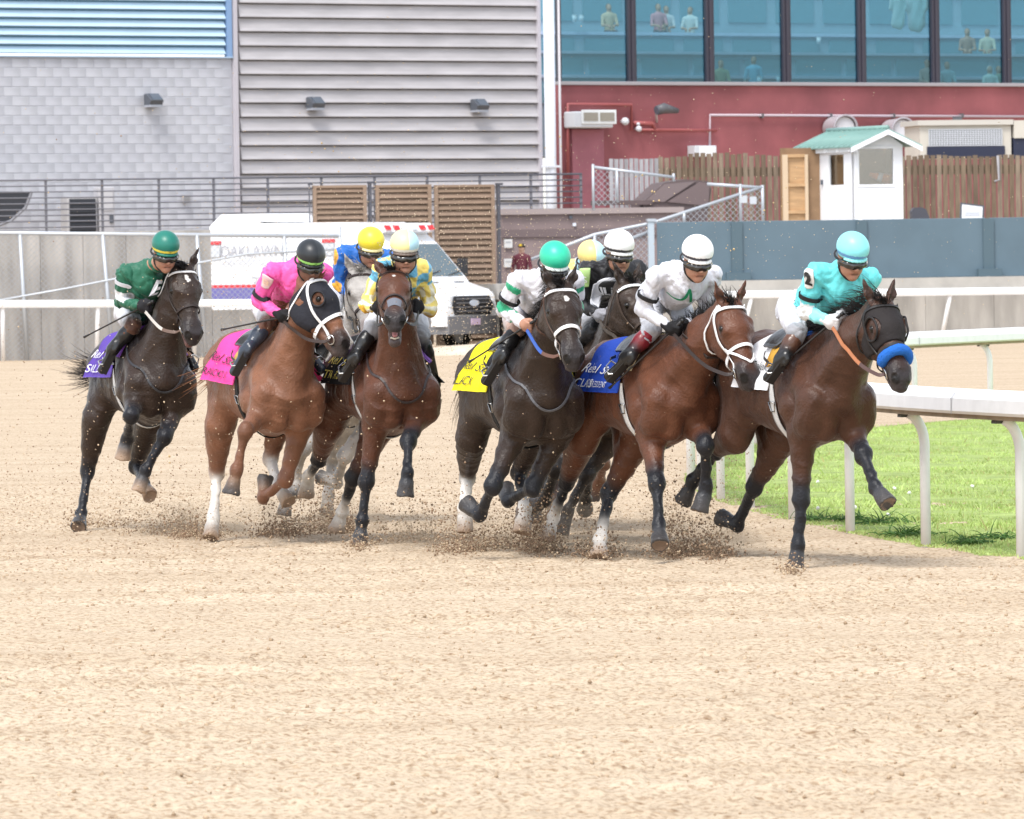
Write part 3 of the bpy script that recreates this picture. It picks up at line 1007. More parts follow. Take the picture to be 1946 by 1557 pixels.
def condensers():
    M_AC = pbr('ac_casing', (0.42, 0.41, 0.42), rough=0.5, noise=0.15, nscale=3)
    M_GR = pbr('ac_grille', (0.035, 0.037, 0.045), rough=0.5)
    root = frame_empty('condenser_unit', WA, 165)
    tag(root, 'air conditioning condenser with dark grille behind the railing', 'air conditioner')
    u0, u1, z0, z1 = WA.rect(128, 374, 186, 448)
    mb = MB(); WA.box(mb, u0, u1, z0 - 1.2, z1, -0.5, 0.0, 0.02); part(mb, 'casing', M_AC, root)
    mb = MB(); WA.box(mb, u0 + 0.05, u1 - 0.05, z0, z1 - 0.06, 0.001, 0.01); part(mb, 'grille_back', M_GR, root)
    for i in range(8):
        z = z0 + (z1 - z0 - 0.1) * (i + 0.5) / 8
        mb = MB(); WA.box(mb, u0 + 0.05, u1 - 0.05, z - 0.018, z + 0.018, 0.0, 0.05); part(mb, 'grille_bar', M_GR, root)
    root = frame_empty('electrical_cabinet', WA, 205)
    tag(root, 'grey electrical cabinet right of the condenser behind the railing', 'cabinet')
    mb = MB(); WA.pbox(mb, 188, 356, 219, 448, -0.4, 0.0, 0.02); part(mb, 'casing', pbr('cabinet_grey', (0.45, 0.44, 0.46), rough=0.5), root)
    mb = MB(); WA.pbox(mb, 192, 362, 215, 400, 0.0, 0.02); part(mb, 'door', pbr('cabinet_door', (0.50, 0.49, 0.51), rough=0.5), root)
    mb = MB(); WA.pbox(mb, 209, 408, 216, 424, 0.0, 0.04); part(mb, 'meter', M_LAMP, root)
    root = frame_empty('dark_chute', WA, 20)
    tag(root, 'dark sloping chute at the far left behind the railing', 'chute')
    q = [WA.pos(*WA.uz(x, y)) for x, y in ((-60, 364), (60, 364), (48, 395), (20, 420), (-60, 450))]
    mb = MB().prism(q, -WA.n * 0.8); part(mb, 'body', M_GR, root)
    mb = MB().tube([q[1] + WA.n * 0.02, q[2] + WA.n * 0.02, q[3] + WA.n * 0.02, q[4] + WA.n * 0.02], 0.04, 6); part(mb, 'edge_rail', pbr('chute_edge', (0.2, 0.2, 0.22), rough=0.5), root)
    root = frame_empty('wall_outlet', WL, 355)
    tag(root, 'small grey outlet box on the block wall', 'outlet box')
    mb = MB(); WL.pbox(mb, 348, 370, 362, 384, 0, 0.1, 0.01); part(mb, 'box', pbr('outlet', (0.33, 0.32, 0.33), rough=0.6), root)
    mb = MB(); WL.pbox(mb, 350, 373, 360, 380, 0.1, 0.115); part(mb, 'cover', pbr('outlet_cover', (0.26, 0.26, 0.27), rough=0.6), root)
condensers()

# ---- brown slatted gates
WG = Wall(770, 152.5, 12)
def gates():
    M_BR = [pbr('gate_slat_%d' % i, c, rough=0.7, noise=0.2, nscale=4) for i, c in enumerate([(0.22, 0.15, 0.105), (0.235, 0.162, 0.115), (0.205, 0.14, 0.096)])]
    M_FR = pbr('gate_frame', (0.25, 0.172, 0.12), rough=0.6); M_DP = pbr('gate_post', (0.07, 0.07, 0.085), rough=0.5)
    for lb, x0, x1, y0, y1, n in (('narrow brown slatted gate left of the dark post', 594, 699, 353, 520, 16), ('left leaf of the wide brown slatted gate', 713, 824, 352, 655, 27), ('right leaf of the wide brown slatted gate beside the van', 825, 944, 352, 655, 27)):
        root = frame_empty('slatted_gate', WG, (x0 + x1) / 2)
        tag(root, lb, 'gate', 'brown slatted gates')
        u0, u1, z0, z1 = WG.rect(x0, y0, x1, y1)
        for a, b in ((u0, u0 + 0.09), (u1 - 0.09, u1)):
            mb = MB(); WG.box(mb, a, b, z0, z1, -0.06, 0.03); part(mb, 'stile', M_FR, root)
        mb = MB(); WG.box(mb, u0 + 0.09, u1 - 0.09, z1 - 0.06, z1, -0.06, 0.03); part(mb, 'top_rail', M_FR, root)
        mb = MB(); WG.box(mb, u0 + 0.09, u1 - 0.09, z0, z1, -0.10, -0.08); part(mb, 'backing', pbr('gate_back', (0.15, 0.105, 0.078), rough=0.9), root)
        p = (z1 - z0 - 0.06) / n
        for i in range(n):
            z = z0 + p * i
            mb = MB(); mb.prism([WG.pos(u0 + 0.09, z + p * 0.14, 0.02), WG.pos(u0 + 0.09, z + p * 0.24, 0.022), WG.pos(u0 + 0.09, z + p, -0.035), WG.pos(u0 + 0.09, z + p * 0.14, -0.05)], WG.e * (u1 - u0 - 0.18))
            part(mb, 'slat', M_BR[i % 3], root)
    for lb, x, w, y0 in (('dark steel post between the brown gates', 706, 10, 349), ('dark steel post at the right end of the brown gate', 950, 10, 352), ('dark steel post left of the narrow brown gate', 591, 5, 352)):
        root = frame_empty('gate_post', WG, x)
        tag(root, lb, 'post', 'dark gate posts')
        mb = MB(); WG.pbox(mb, x - w / 2, y0, x + w / 2, 660, -0.1, 0.06); part(mb, 'shaft', M_DP, root)
        mb = MB(); WG.pbox(mb, x - w / 2 - 1, y0 - 4, x + w / 2 + 1, y0, -0.12, 0.08); part(mb, 'cap', M_DP, root)
gates()

# ---- low mauve building, notices
WM = Wall(950, 156, 12)
def low_building():
    root = frame_empty('low_building', WM, 1080)
    tag(root, 'low mauve-brown block with flat roof behind the green helmet', 'building')
    mb = MB(); WM.pbox(mb, 953, 402, 1300, 660, -3, 0); part(mb, 'wall', pbr('mauve_wall', (0.25, 0.19, 0.185), rough=0.8, noise=0.2, nscale=1.5), root)
    mb = MB(); WM.pbox(mb, 951, 398, 1300, 404, -3.1, 0.12); part(mb, 'roof_edge', pbr('mauve_edge', (0.33, 0.27, 0.26), rough=0.7), root)
    mb = MB(); WM.pbox(mb, 953, 437, 1300, 447, 0, 0.05); part(mb, 'band', pbr('mauve_band', (0.16, 0.12, 0.12), rough=0.8), root)
    for x, y in ((1085, 413), (1092, 427)):
        mb = MB(); WM.pbox(mb, x - 3, y - 3, x + 3, y + 3, 0, 0.08); part(mb, 'fixture', M_LAMP if y < 420 else M_PIPE, root)
    for lb, y in (('upper white notice on the mauve wall', 463), ('lower white notice on the mauve wall', 500)):
        r2 = frame_empty('notice', WM, 966)
        tag(r2, lb, 'notice', 'notices on the mauve wall')
        mb = MB(); WM.pbox(mb, 958, y - 8, 974, y + 8, 0.05, 0.07); part(mb, 'board', pbr('notice_white', (0.62, 0.61, 0.60), rough=0.6), r2)
        mb = MB(); WM.pbox(mb, 961, y - 4, 971, y - 1, 0.071, 0.075); part(mb, 'printed_line', pbr('notice_ink', (0.42, 0.42, 0.43), rough=0.6), r2)
low_building()

# ---- simple standing or seated people far off
def far_person(px, py_top, py_bot, depth, shirt, label, hair=(0.08, 0.05, 0.03), skin=(0.45, 0.27, 0.2), pose='stand', cap=None, group='spectators behind the glass', hgt=None):
    """visible from the crown (py_top) to the waist or feet (py_bot)"""
    head = at(px, py_top, depth); foot = at(px, py_bot, depth)
    tall = head[2] - foot[2]
    S = (hgt or 1.72)
    base = head - np.array([0, 0, S])
    f = Field(); sk = np.array(skin); sh = np.array(shirt)
    def p(x, y, z): return np.array([x, y, z])
    f.ball(p(0, 0, S - 0.11), (0.075, 0.09, 0.115), sk, 0.02)
    f.ball(p(0, -0.085, S - 0.13), 0.022, sk, 0.02)
    f.ball(p(0, 0.05, S - 0.075), (0.083, 0.075, 0.095), hair, 0.012)
    f.cone(p(0, 0.01, S - 0.22), p(0, 0.01, S - 0.30), 0.05, 0.06, sk, 0.03)
    f.cone(p(-0.15, 0, S - 0.33), p(0.15, 0, S - 0.33), 0.07, 0.07, sh, 0.05)
    f.cone(p(0, 0, S - 0.36), p(0, 0, S - 0.75), 0.15, 0.135, sh, 0.05, flat=(0, 1, 0), fk=1.3)
    ly = -0.35 if pose == 'sit' else 0.0
    hipz = S - 0.83
    for sg in (-1, 1):
        el = p(sg * 0.24, -0.02, S - 0.62) if pose == 'stand' else p(sg * 0.22, -0.10, S - 0.60)
        f.cone(p(sg * 0.18, 0, S - 0.34), el, 0.055, 0.045, sh, 0.03)
        hand = p(sg * 0.22, -0.10, S - 0.86) if pose == 'stand' else p(sg * 0.06, -0.30, S - 0.62)
        f.cone(el, hand, 0.038, 0.030, sk, 0.02)
        f.ball(hand + p(0, -0.02, -0.04), 0.04, sk, 0.02)
        for k in range(4): f.cone(hand + p((k - 1.5) * 0.016, -0.03, -0.06), hand + p((k - 1.5) * 0.018, -0.04, -0.115), 0.010, 0.008, sk, 0.008)
        dk = (0.05, 0.06, 0.09)
        if pose == 'stand':
            f.cone(p(sg * 0.09, 0, hipz), p(sg * 0.10, 0, 0.48), 0.085, 0.06, dk, 0.05); f.cone(p(sg * 0.10, 0, 0.48), p(sg * 0.10, 0, 0.08), 0.055, 0.04, dk, 0.03); f.cone(p(sg * 0.10, 0, 0.05), p(sg * 0.10, -0.15, 0.04), 0.045, 0.04, (0.03, 0.03, 0.03), 0.02)
        else:
            f.cone(p(sg * 0.09, 0, hipz), p(sg * 0.10, -0.40, hipz + 0.02), 0.085, 0.06, dk, 0.05); f.cone(p(sg * 0.10, -0.40, hipz), p(sg * 0.10, -0.40, hipz - 0.42), 0.055, 0.04, dk, 0.03)
    o = field_obj('person', f, 0.021, M_FAR, None, smooth=1)
    o.location = Vector(base)
    o.rotation_euler = (0, 0, 0.3 * math.sin(px))
    tag(o, label, 'person', group)
    if cap is not None:
        c = Field(); c.ball(p(0, 0, S - 0.045), (0.095, 0.105, 0.06), cap, 0.01); c.cone(p(0, -0.09, S - 0.06), p(0, -0.15, S - 0.065), 0.04, 0.035, cap, 0.02, flat=(0, 0, 1), fk=3.0)
        c.ball(p(0, -0.095, S - 0.03), 0.03, (0.75, 0.5, 0.02), 0.005)
        field_obj('cap', c, 0.014, M_FAR, o, smooth=1)
    return o
M_FAR = pbr('clothes_and_skin', (0, 0, 0), rough=0.7, attr='col')
far_person(991, 464, 560, 153.5, (0.10, 0.018, 0.03), 'man in a maroon jacket and black cap by the mauve wall', cap=(0.015, 0.015, 0.02), group='bystanders', hgt=1.76)
mb = MB(); WM.pbox(mb, 953, 563, 1240, 660, 0.06, 3.0); _o = mb.build('walkway', pbr('walkway_concrete', (0.36, 0.34, 0.32), rough=0.9, noise=0.3, nscale=2)); tag(_o, kind='structure')

# ------------------------------------------------------------------ red grandstand
def grandstand():
    root = frame_empty('grandstand', WR, 1500)
    tag(root, 'dark red grandstand with a band of tinted windows', 'building')
    M_RED = pbr('red_wall', (0.275, 0.085, 0.095), rough=0.75, noise=0.45, nscale=0.7)
    M_REDP = pbr('red_pilaster', (0.33, 0.12, 0.15), rough=0.75, noise=0.2, nscale=2)
    M_MUL = pbr('mullion', (0.045, 0.042, 0.06), rough=0.4)
    M_SILL = pbr('sill_grey', (0.33, 0.31, 0.33), rough=0.5)
    u0, z_s = WR.uz(1060, 162); u1 = WR.uz(2600, 162)[0]
    mb = MB(); WR.box(mb, u0, u1, -0.5, z_s, -0.5, 0); part(mb, 'wall', M_RED, root)
    mb = MB(); WR.box(mb, u0, u1, z_s + 0.002, z_s + 0.10, -0.5, 0.10, 0.01); part(mb, 'sill', M_SILL, root)
    zt = z_s + 4.6
    xs = [1063, 1201, 1349, 1495, 1638, 1778, 1914, 2048, 2180, 2310, 2440, 2570]
    for i, x in enumerate(xs[:-1]):
        ua = WR.uz(x, 100)[0]
        w = 0.13 if i else 0.05
        for k, (a, b, o) in enumerate(((-w, -w * 0.35, 0.03), (-w * 0.30, w * 0.30, 0.07), (w * 0.35, w, 0.03))):
            mb = MB(); WR.box(mb, ua + a, ua + b, z_s + 0.10, zt, -0.12, o); part(mb, 'mullion', M_MUL, root)
        ub = WR.uz(xs[i + 1], 100)[0]
        mb = MB(); WR.box(mb, ua + w, ub - 0.13, z_s + 0.10, zt, -0.075, -0.06); part(mb, 'window_pane', M_PANE, root)
    # pilaster bay at the left
    mb = MB(); WR.pbox(mb, 1087, 246, 1150, 420, 0, 0.09); part(mb, 'pilaster', M_REDP, root)
    # seating tiers inside
    M_T = pbr('tier_blue', (0.34, 0.46, 0.55), rough=0.7, noise=0.1, nscale=1)
    M_T2 = pbr('tier_panel', (0.17, 0.34, 0.42), rough=0.6)
    M_LEDGE = pbr('tier_ledge', (0.55, 0.62, 0.78), rough=0.6)
    for k, (o, dz, th) in enumerate(((-1.6, -0.95, 0.75), (-4.2, 0.30, 0.8), (-6.8, 1.55, 0.9), (-9.4, 2.8, 1.6))):
        zz = z_s + 0.45 + dz
        mb = MB(); WR.box(mb, u0 + 0.1, u1 + 6, zz - 1.4, zz + th, o - 2.5, o); part(mb, 'tier', M_T, root)
        mb = MB(); WR.box(mb, u0 + 0.1, u1 + 6, zz + th + 0.002, zz + th + 0.09, o - 0.3, o + 0.08); part(mb, 'ledge', M_LEDGE, root)
        n = 20
        for i in range(n):
            a = u0 + 0.3 + (u1 + 5 - u0) * i / n; b = a + (u1 + 5 - u0) / n - 0.35
            mb = MB(); WR.box(mb, a, b, zz + 0.06, zz + th - 0.10, o, o + 0.04); part(mb, 'panel', M_T2, root)
    mb = MB(); WR.box(mb, u0 + 0.1, u1 + 6, z_s - 0.5, z_s + 0.92, -1.78, -1.70); part(mb, 'counter_front', M_T, root)
    mb = MB(); WR.box(mb, u0 + 0.1, u1 + 6, z_s + 0.922, z_s + 1.0, -2.0, -1.62); part(mb, 'counter_top', M_LEDGE, root)
    for i in range(13):
        a = u0 + 0.4 + i * 1.75
        mb = MB(); WR.box(mb, a, a + 1.55, z_s + 0.30, z_s + 0.80, -1.70, -1.66); part(mb, 'panel', M_T2, root)
    mb = MB(); WR.box(mb, u0 + 0.1, u1 + 6, z_s - 0.5, zt, -13.5, -13.3); part(mb, 'back_wall', M_T, root)
    return z_s
def pane_material():
    m = bpy.data.materials.new('tinted_glass'); m.use_nodes = True
    nt = m.node_tree; nt.nodes.clear()
    out = nt.nodes.new('ShaderNodeOutputMaterial')
    tr = nt.nodes.new('ShaderNodeBsdfTransparent'); tr.inputs['Color'].default_value = (0.52, 0.68, 0.72, 1)
    gl = nt.nodes.new('ShaderNodeBsdfGlossy'); gl.inputs['Color'].default_value = (0.60, 0.85, 0.95, 1); gl.inputs['Roughness'].default_value = 0.02
    mx = nt.nodes.new('ShaderNodeMixShader'); mx.inputs['Fac'].default_value = 0.07
    nt.links.new(tr.outputs[0], mx.inputs[1]); nt.links.new(gl.outputs[0], mx.inputs[2]); nt.links.new(mx.outputs[0], out.inputs['Surface'])
    return m
M_PANE = pane_material()
Z_SILL = grandstand()
def dep(px, out):                      # camera depth of a spot OUT metres in front of the red wall
    return float(on_plane(px, 100, WR.p0 + WR.n * out, WR.n)[1])
for px, t, b, o, c, lb, kw in [
    (1157, 8, 60, -5.2, (0.55, 0.42, 0.30), 'woman with long hair seated behind the leftmost window', dict(pose='sit')),
    (1251, 8, 60, -5.2, (0.55, 0.25, 0.30), 'spectator in pink seated behind the second window', dict(pose='sit')),
    (1266, 12, 60, -5.2, (0.55, 0.55, 0.58), 'pale spectator right beside the one in pink', dict(pose='sit')),
    (1311, 14, 60, -5.2, (0.60, 0.62, 0.62), 'spectator leaning forward at right of second window', dict(pose='sit')),
    (1370, 115, 170, -0.9, (0.30, 0.33, 0.20), 'person low at the left of the third window', dict(pose='sit')),
    (1432, 108, 190, -0.9, (0.20, 0.50, 0.66), 'man in a light blue shirt standing at the third window', dict()),
    (1838, 55, 120, -2.3, (0.35, 0.22, 0.18), 'spectator in brown on an upper row, left of a pair', dict(pose='sit')),
    (1876, 56, 120, -2.3, (0.55, 0.52, 0.42), 'spectator in cream on an upper row, right of a pair', dict(pose='sit')),
    (1762, 114, 180, -0.9, (0.45, 0.34, 0.30), 'person at the sill left of the sixth mullion', dict(pose='sit')),
    (1800, 118, 180, -0.9, (0.35, 0.50, 0.55), 'person at the sill right of the sixth mullion', dict(pose='sit')),
    (1881, 126, 185, -0.9, (0.62, 0.66, 0.62), 'pale capped person low at the right window', dict(pose='sit', hair=(0.6, 0.6, 0.58))),
    (1898, 126, 185, -0.9, (0.20, 0.30, 0.24), 'person in green low at the right window edge', dict(pose='sit'))]:
    far_person(px, t, b, dep(px, o), c, lb, **kw)
def hung_shirts():
    for px, w, lb in ((1706, 26, 'left one of two white garments hanging inside the window'), (1741, 36, 'right one of two white garments hanging inside the window')):
        d = dep(px, -0.5)
        s = FPX / d
        top = at(px, -25, d); bot = at(px, 44, d)
        W = w / s; f = Field(); c = (0.80, 0.84, 0.86); L = bot[2] - top[2]
        f.cone((0, 0, 0), (0, 0, L), W * 0.42, W * 0.5, c, 0.1, flat=(0, 1, 0), fk=2.5)
        for sg in (-1, 1): f.cone((sg * W * 0.4, 0, -0.05), (sg * W * 0.52, 0, L * 0.6), W * 0.14, W * 0.13, c, 0.05)
        o = field_obj('hanging_garment', f, 0.03, M_CLOTH, None, smooth=1, wob=lambda X: 0.02 * np.sin(X[:, 0] * 25 + 3 * np.sin(X[:, 2] * 4)))
        o.location = Vector(top); tag(o, lb, 'garment', 'white garments hanging inside the window')
        f2 = MB().tube([(-W * 0.3, 0, 0.05), (0, 0, 0.18), (W * 0.3, 0, 0.05)], 0.015, 6); f2.build('hanger', M_PIPE, o)
    for px, py, lb in ((1341, 150, 'white cup on the sill left of the third window'), (1480, 152, 'white cup on the sill right of the man in blue'), (1443, 153, 'cup in front of the man in blue'), (1092, 36, 'left white cup on the upper ledge of first window'), (1105, 36, 'right white cup on the upper ledge of first window'), (1556, 78, 'small white cup on a tier of the fourth window')):
        o_ = -0.35 if py > 100 else -4.0
        d = dep(px, o_); c = at(px, py, d)
        o = MB().tube([(0, 0, -0.09), (0, 0, 0.09)], [0.055, 0.07], 12).build('cup', M_PIPE, None, True)
        o.location = Vector(c); tag(o, lb, 'cup', 'white cups at the windows')
        o2 = MB().tube([(0, 0, 0.09), (0, 0, 0.11)], 0.074, 12).build('lid', M_PIPE, o, True)
hung_shirts()

# ---- fittings on the red wall
def fittings():
    M_REDPIPE = pbr('red_pipe', (0.34, 0.09, 0.09), rough=0.5)
    M_ACW = pbr('ac_white', (0.60, 0.62, 0.66), rough=0.45); M_ACG = pbr('ac_inner', (0.28, 0.26, 0.22), rough=0.6)
    M_DK = pbr('dark_fitting', (0.10, 0.10, 0.11), rough=0.45)
    r = frame_empty('wall_air_conditioner', WR, 1130)
    tag(r, 'white wall-mounted air conditioner on the red wall', 'air conditioner')
    mb = MB(); WR.pbox(mb, 1092, 212, 1166, 243, 0, 0.55, 0.03); part(mb, 'casing', M_ACW, r)
    mb = MB(); WR.pbox(mb, 1106, 209, 1172, 236, 0.55, 0.60, 0.01); part(mb, 'front_frame', pbr('ac_frame', (0.72, 0.74, 0.75), rough=0.4), r)
    for a, b in ((1110, 1137), (1141, 1168)):
        mb = MB(); WR.pbox(mb, a, 214, b, 230, 0.60, 0.62); part(mb, 'grille', M_ACG, r)
    r = frame_empty('red_pipework', WR, 1200)
    tag(r, 'red pipe loop round the air conditioner on the red wall', 'pipe')
    def line(pts, rad, mat, root, name, out=0.10):
        P = [WR.pos(*WR.uz(x, y, out), out) for x, y in pts]
        mb = MB().tube(P, rad, 8); return part(mb, name, mat, root, True)
    line([(1079, 335), (1079, 198), (1200, 199), (1200, 248)], 0.045, M_REDPIPE, r, 'loop_pipe')
    line([(1204, 234), (1240, 235), (1243, 246)], 0.06, M_REDPIPE, r, 'branch_pipe')
    line([(1218, 247), (1362, 248)], 0.04, M_REDPIPE, r, 'lower_pipe')
    def blob(name, px, py, rad, mat, label, out=0.2, cat='valve', stem=True):
        u, z = WR.uz(px, py, out)
        o = empty(name, WR.pos(u, z, 0.0))
        tag(o, label, cat)
        f = Field(); c = WR.pos(u, z, out) - WR.pos(u, z, 0.0); f.ball(c, rad, (0.7, 0.7, 0.72), 0.01)
        field_obj('body', f, rad / 6, mat, o, smooth=1)
        mb = MB().tube([c * 0.0, c], rad * 0.35, 8); mb.build('stem', mat, o, True)
    blob('gas_regulator', 1188, 231, 0.11, M_ACW, 'round white regulator right of the air conditioner')
    blob('gas_valve', 1214, 245, 0.085, M_ACW, 'pale valve at the start of the lower red pipe')
    blob('pipe_valve', 1213, 236, 0.05, M_ACW, 'small pale valve handle above the valve')
    r = frame_empty('security_light', WR, 1262)
    tag(r, 'dark barrel security light on the red wall', 'wall light')
    P = [WR.pos(*WR.uz(x, y, 0.5), 0.5) for x, y in ((1249, 210), (1262, 206), (1288, 211))]
    mb = MB().tube([P[0], P[1], P[2]], [0.13, 0.15, 0.07], 12); part(mb, 'barrel', M_DK, r, True)
    mb = MB().tube([WR.pos(*WR.uz(1247, 232, 0), 0.02), WR.pos(*WR.uz(1247, 214, 0.3), 0.3), P[0]], 0.035, 6); part(mb, 'arm', M_ACW, r, True)
    mb = MB().tube([P[0] - (P[1] - P[0]) * 0.05, P[0] - (P[1] - P[0]) * 0.12], 0.12, 12); part(mb, 'lens', M_LAMPG, r)
    r = frame_empty('conduit', WR, 1600)
    tag(r, 'thin grey conduit running along the red wall to the right', 'conduit')
    line([(1349, 278), (1349, 219), (1990, 222)], 0.035, pbr('conduit_lilac', (0.50, 0.42, 0.47), rough=0.45), r, 'pipe')
    for x in (1450, 1580, 1700, 1830):
        mb = MB(); WR.pbox(mb, x - 2, 216, x + 2, 224, 0, 0.14); part(mb, 'clip', M_DK, r)
    r = frame_empty('junction_box', WR, 1340)
    tag(r, 'white rectangular junction box on the red wall', 'junction box')
    mb = MB(); WR.pbox(mb, 1320, 277, 1362, 298, 0, 0.35, 0.01); part(mb, 'casing', M_ACW, r)
    mb = MB(); WR.pbox(mb, 1330, 279, 1361, 297, 0.35, 0.37, 0.005); part(mb, 'lid', pbr('lid_white', (0.78, 0.80, 0.82), rough=0.4), r)
    for px, py, lb, full in ((1608, 242, 'left exhaust cowl half hidden behind the booth roof', 0), (1718, 247, 'right exhaust cowl above the booth roof', 1)):
        o_ = 1.2
        u, z = WR.uz(px, py, o_)
        r = empty('exhaust_cowl', WR.pos(u, z, 0.0)); tag(r, lb, 'exhaust cowl', 'round exhaust cowls on the red wall')
        rad = 0.33
        ax = nrm(WR.n * 1.0 - WR.e * 0.30)
        c = WR.pos(u, z, o_)
        mb = MB().tube([c - ax * 1.1, c - ax * 0.35, c], [rad * 0.95, rad, rad], 22, cap=False); part(mb, 'cowl', pbr('cowl_metal', (0.48, 0.45, 0.48), rough=0.45, metal=0.2), r, True)
        mb = MB().tube([c - ax * 0.12, c - ax * 0.10], rad * 0.86, 22); part(mb, 'shutter', pbr('cowl_face', (0.58, 0.58, 0.62), rough=0.4), r)
        mb = MB().tube([c - ax * 0.03 + rad * (nrm(np.cross(ax, (0, 0, 1))) * math.cos(t) + np.array([0, 0, 1.0]) * math.sin(t)) for t in np.linspace(0, 6.283, 25)], 0.035, 6, cap=False); part(mb, 'rim', pbr('cowl_rim', (0.33, 0.31, 0.34), rough=0.5), r, True)
    WH = Wall(1840, 166, 12)
    r = frame_empty('rooftop_unit', WH, 1835)
    tag(r, 'cream ventilation unit with mesh grille above the plank fence', 'ventilation unit')
    M_CR = pbr('cream_metal', (0.60, 0.56, 0.49), rough=0.5, noise=0.12, nscale=2)
    mb = MB(); WH.pbox(mb, 1748, 236, 1922, 300, -1.5, 0); part(mb, 'casing', M_CR, r)
    mb = MB(); WH.pbox(mb, 1744, 229, 1926, 237, -1.6, 0.1); part(mb, 'top', pbr('cream_top', (0.55, 0.52, 0.47), rough=0.6), r)
    mb = MB(); WH.pbox(mb, 1765, 247, 1904, 276, 0.0, 0.02); part(mb, 'grille_back', pbr('grille_grey', (0.20, 0.21, 0.22), rough=0.6), r)
    u0, u1, z0, z1 = WH.rect(1765, 247, 1904, 276, 0.03)
    for i in range(9):
        z = z0 + (z1 - z0) * i / 8
        mb = MB(); WH.box(mb, u0, u1, z - 0.012, z + 0.012, 0.02, 0.04); part(mb, 'grille_bar', M_ACW, r)
    for i in range(29):
        u = u0 + (u1 - u0) * i / 28
        mb = MB(); WH.box(mb, u - 0.010, u + 0.010, z0, z1, 0.041, 0.05); part(mb, 'grille_bar', M_ACW, r)
    mb = MB(); WH.pbox(mb, 1762, 279, 1910, 300, 0.0, 0.04); part(mb, 'dark_band', pbr('navy_band', (0.025, 0.03, 0.06), rough=0.5), r)
    mb = MB(); WH.pbox(mb, 1816, 221, 1828, 230, -0.3, 0.0); part(mb, 'vent_cap', M_DK, r)
    r = frame_empty('rooftop_unit', WH, 1950)
    tag(r, 'second cream unit cut by the right edge of the picture', 'ventilation unit')
    mb = MB(); WH.pbox(mb, 1927, 229, 2010, 262, -1.5, 0.1); part(mb, 'casing', M_CR, r)
    mb = MB(); WH.pbox(mb, 1926, 262, 2010, 300, -1.5, 0.05); part(mb, 'dark_band', _mats['navy_band'], r)
fittings()

# ---- plank fence
WF = Wall(1160, 160, 16)
def plank_fence():
    cols = [(0.21, 0.155, 0.105), (0.235, 0.175, 0.125), (0.185, 0.132, 0.088), (0.26, 0.20, 0.145), (0.165, 0.12, 0.082)]
    M_P = [pbr('plank_%d' % i, c, rough=0.8, noise=0.5, nscale=3, stretch=(6, 6, 0.7)) for i, c in enumerate(cols)]
    M_G = [pbr('grey_plank_%d' % i, c, rough=0.8, noise=0.4, nscale=3, stretch=(6, 6, 0.7)) for i, c in enumerate([(0.33, 0.32, 0.33), (0.38, 0.37, 0.385)])]
    r = np.random.default_rng(8)
    root = frame_empty('plank_fence', WF, 1600)
    tag(root, 'tall brown upright plank fence below the red wall', 'fence')
    x = 1251.0
    while x < 2300:
        w = 11.5
        y = 296 + r.uniform(-2.0, 2.0) - (4 if (1300 < x < 1420) else 0) + (3 if 1251 <= x < 1290 else 0)
        mb = MB(); WF.pbox(mb, x + 0.25, y, x + w - 0.25, 470, -0.03 + r.uniform(-0.008, 0.008), 0.0 + r.uniform(-0.006, 0.008)); part(mb, 'plank', M_P[int(r.integers(0, 5))] if not (1413 < x < 1425 or 1775 < x < 1787) else M_P[3], root)
        x += w
    mb = MB(); WF.pbox(mb, 1251, 320, 2300, 326, -0.12, -0.04); part(mb, 'back_rail', M_P[2], root)
    root = frame_empty('plank_fence', WF, 1205)
    tag(root, 'weathered grey plank fence behind the dark bin', 'fence')
    x = 1158.0
    while x < 1250:
        mb = MB(); WF.pbox(mb, x + 0.25, 302 + r.uniform(-1, 1), x + 9.2, 420, -0.03, 0.0 + r.uniform(-0.006, 0.008)); part(mb, 'plank', M_G[int(r.integers(0, 2))], root)
        x += 9.5
    mb = MB(); WF.pbox(mb, 1158, 330, 1250, 336, -0.12, -0.04); part(mb, 'back_rail', M_G[0], root)
    # pole with hook, darker plank strip beside it
    root = frame_empty('fence_pole', WF, 1885)
    tag(root, 'thin grey pole standing against the plank fence', 'pole')
    mb = MB().tube([WF.pos(*WF.uz(1896, 296, 0.1), 0.1), WF.pos(*WF.uz(1899, 342, 0.1), 0.1), WF.pos(*WF.uz(1890, 345, 0.1), 0.1)], 0.035, 6); part(mb, 'rod', pbr('pole_grey', (0.30, 0.29, 0.30), rough=0.5), root, True)
    mb = MB(); WF.pbox(mb, 1889, 300, 1895, 345, 0.0, 0.02); part(mb, 'backplate', M_P[4], root)
plank_fence()

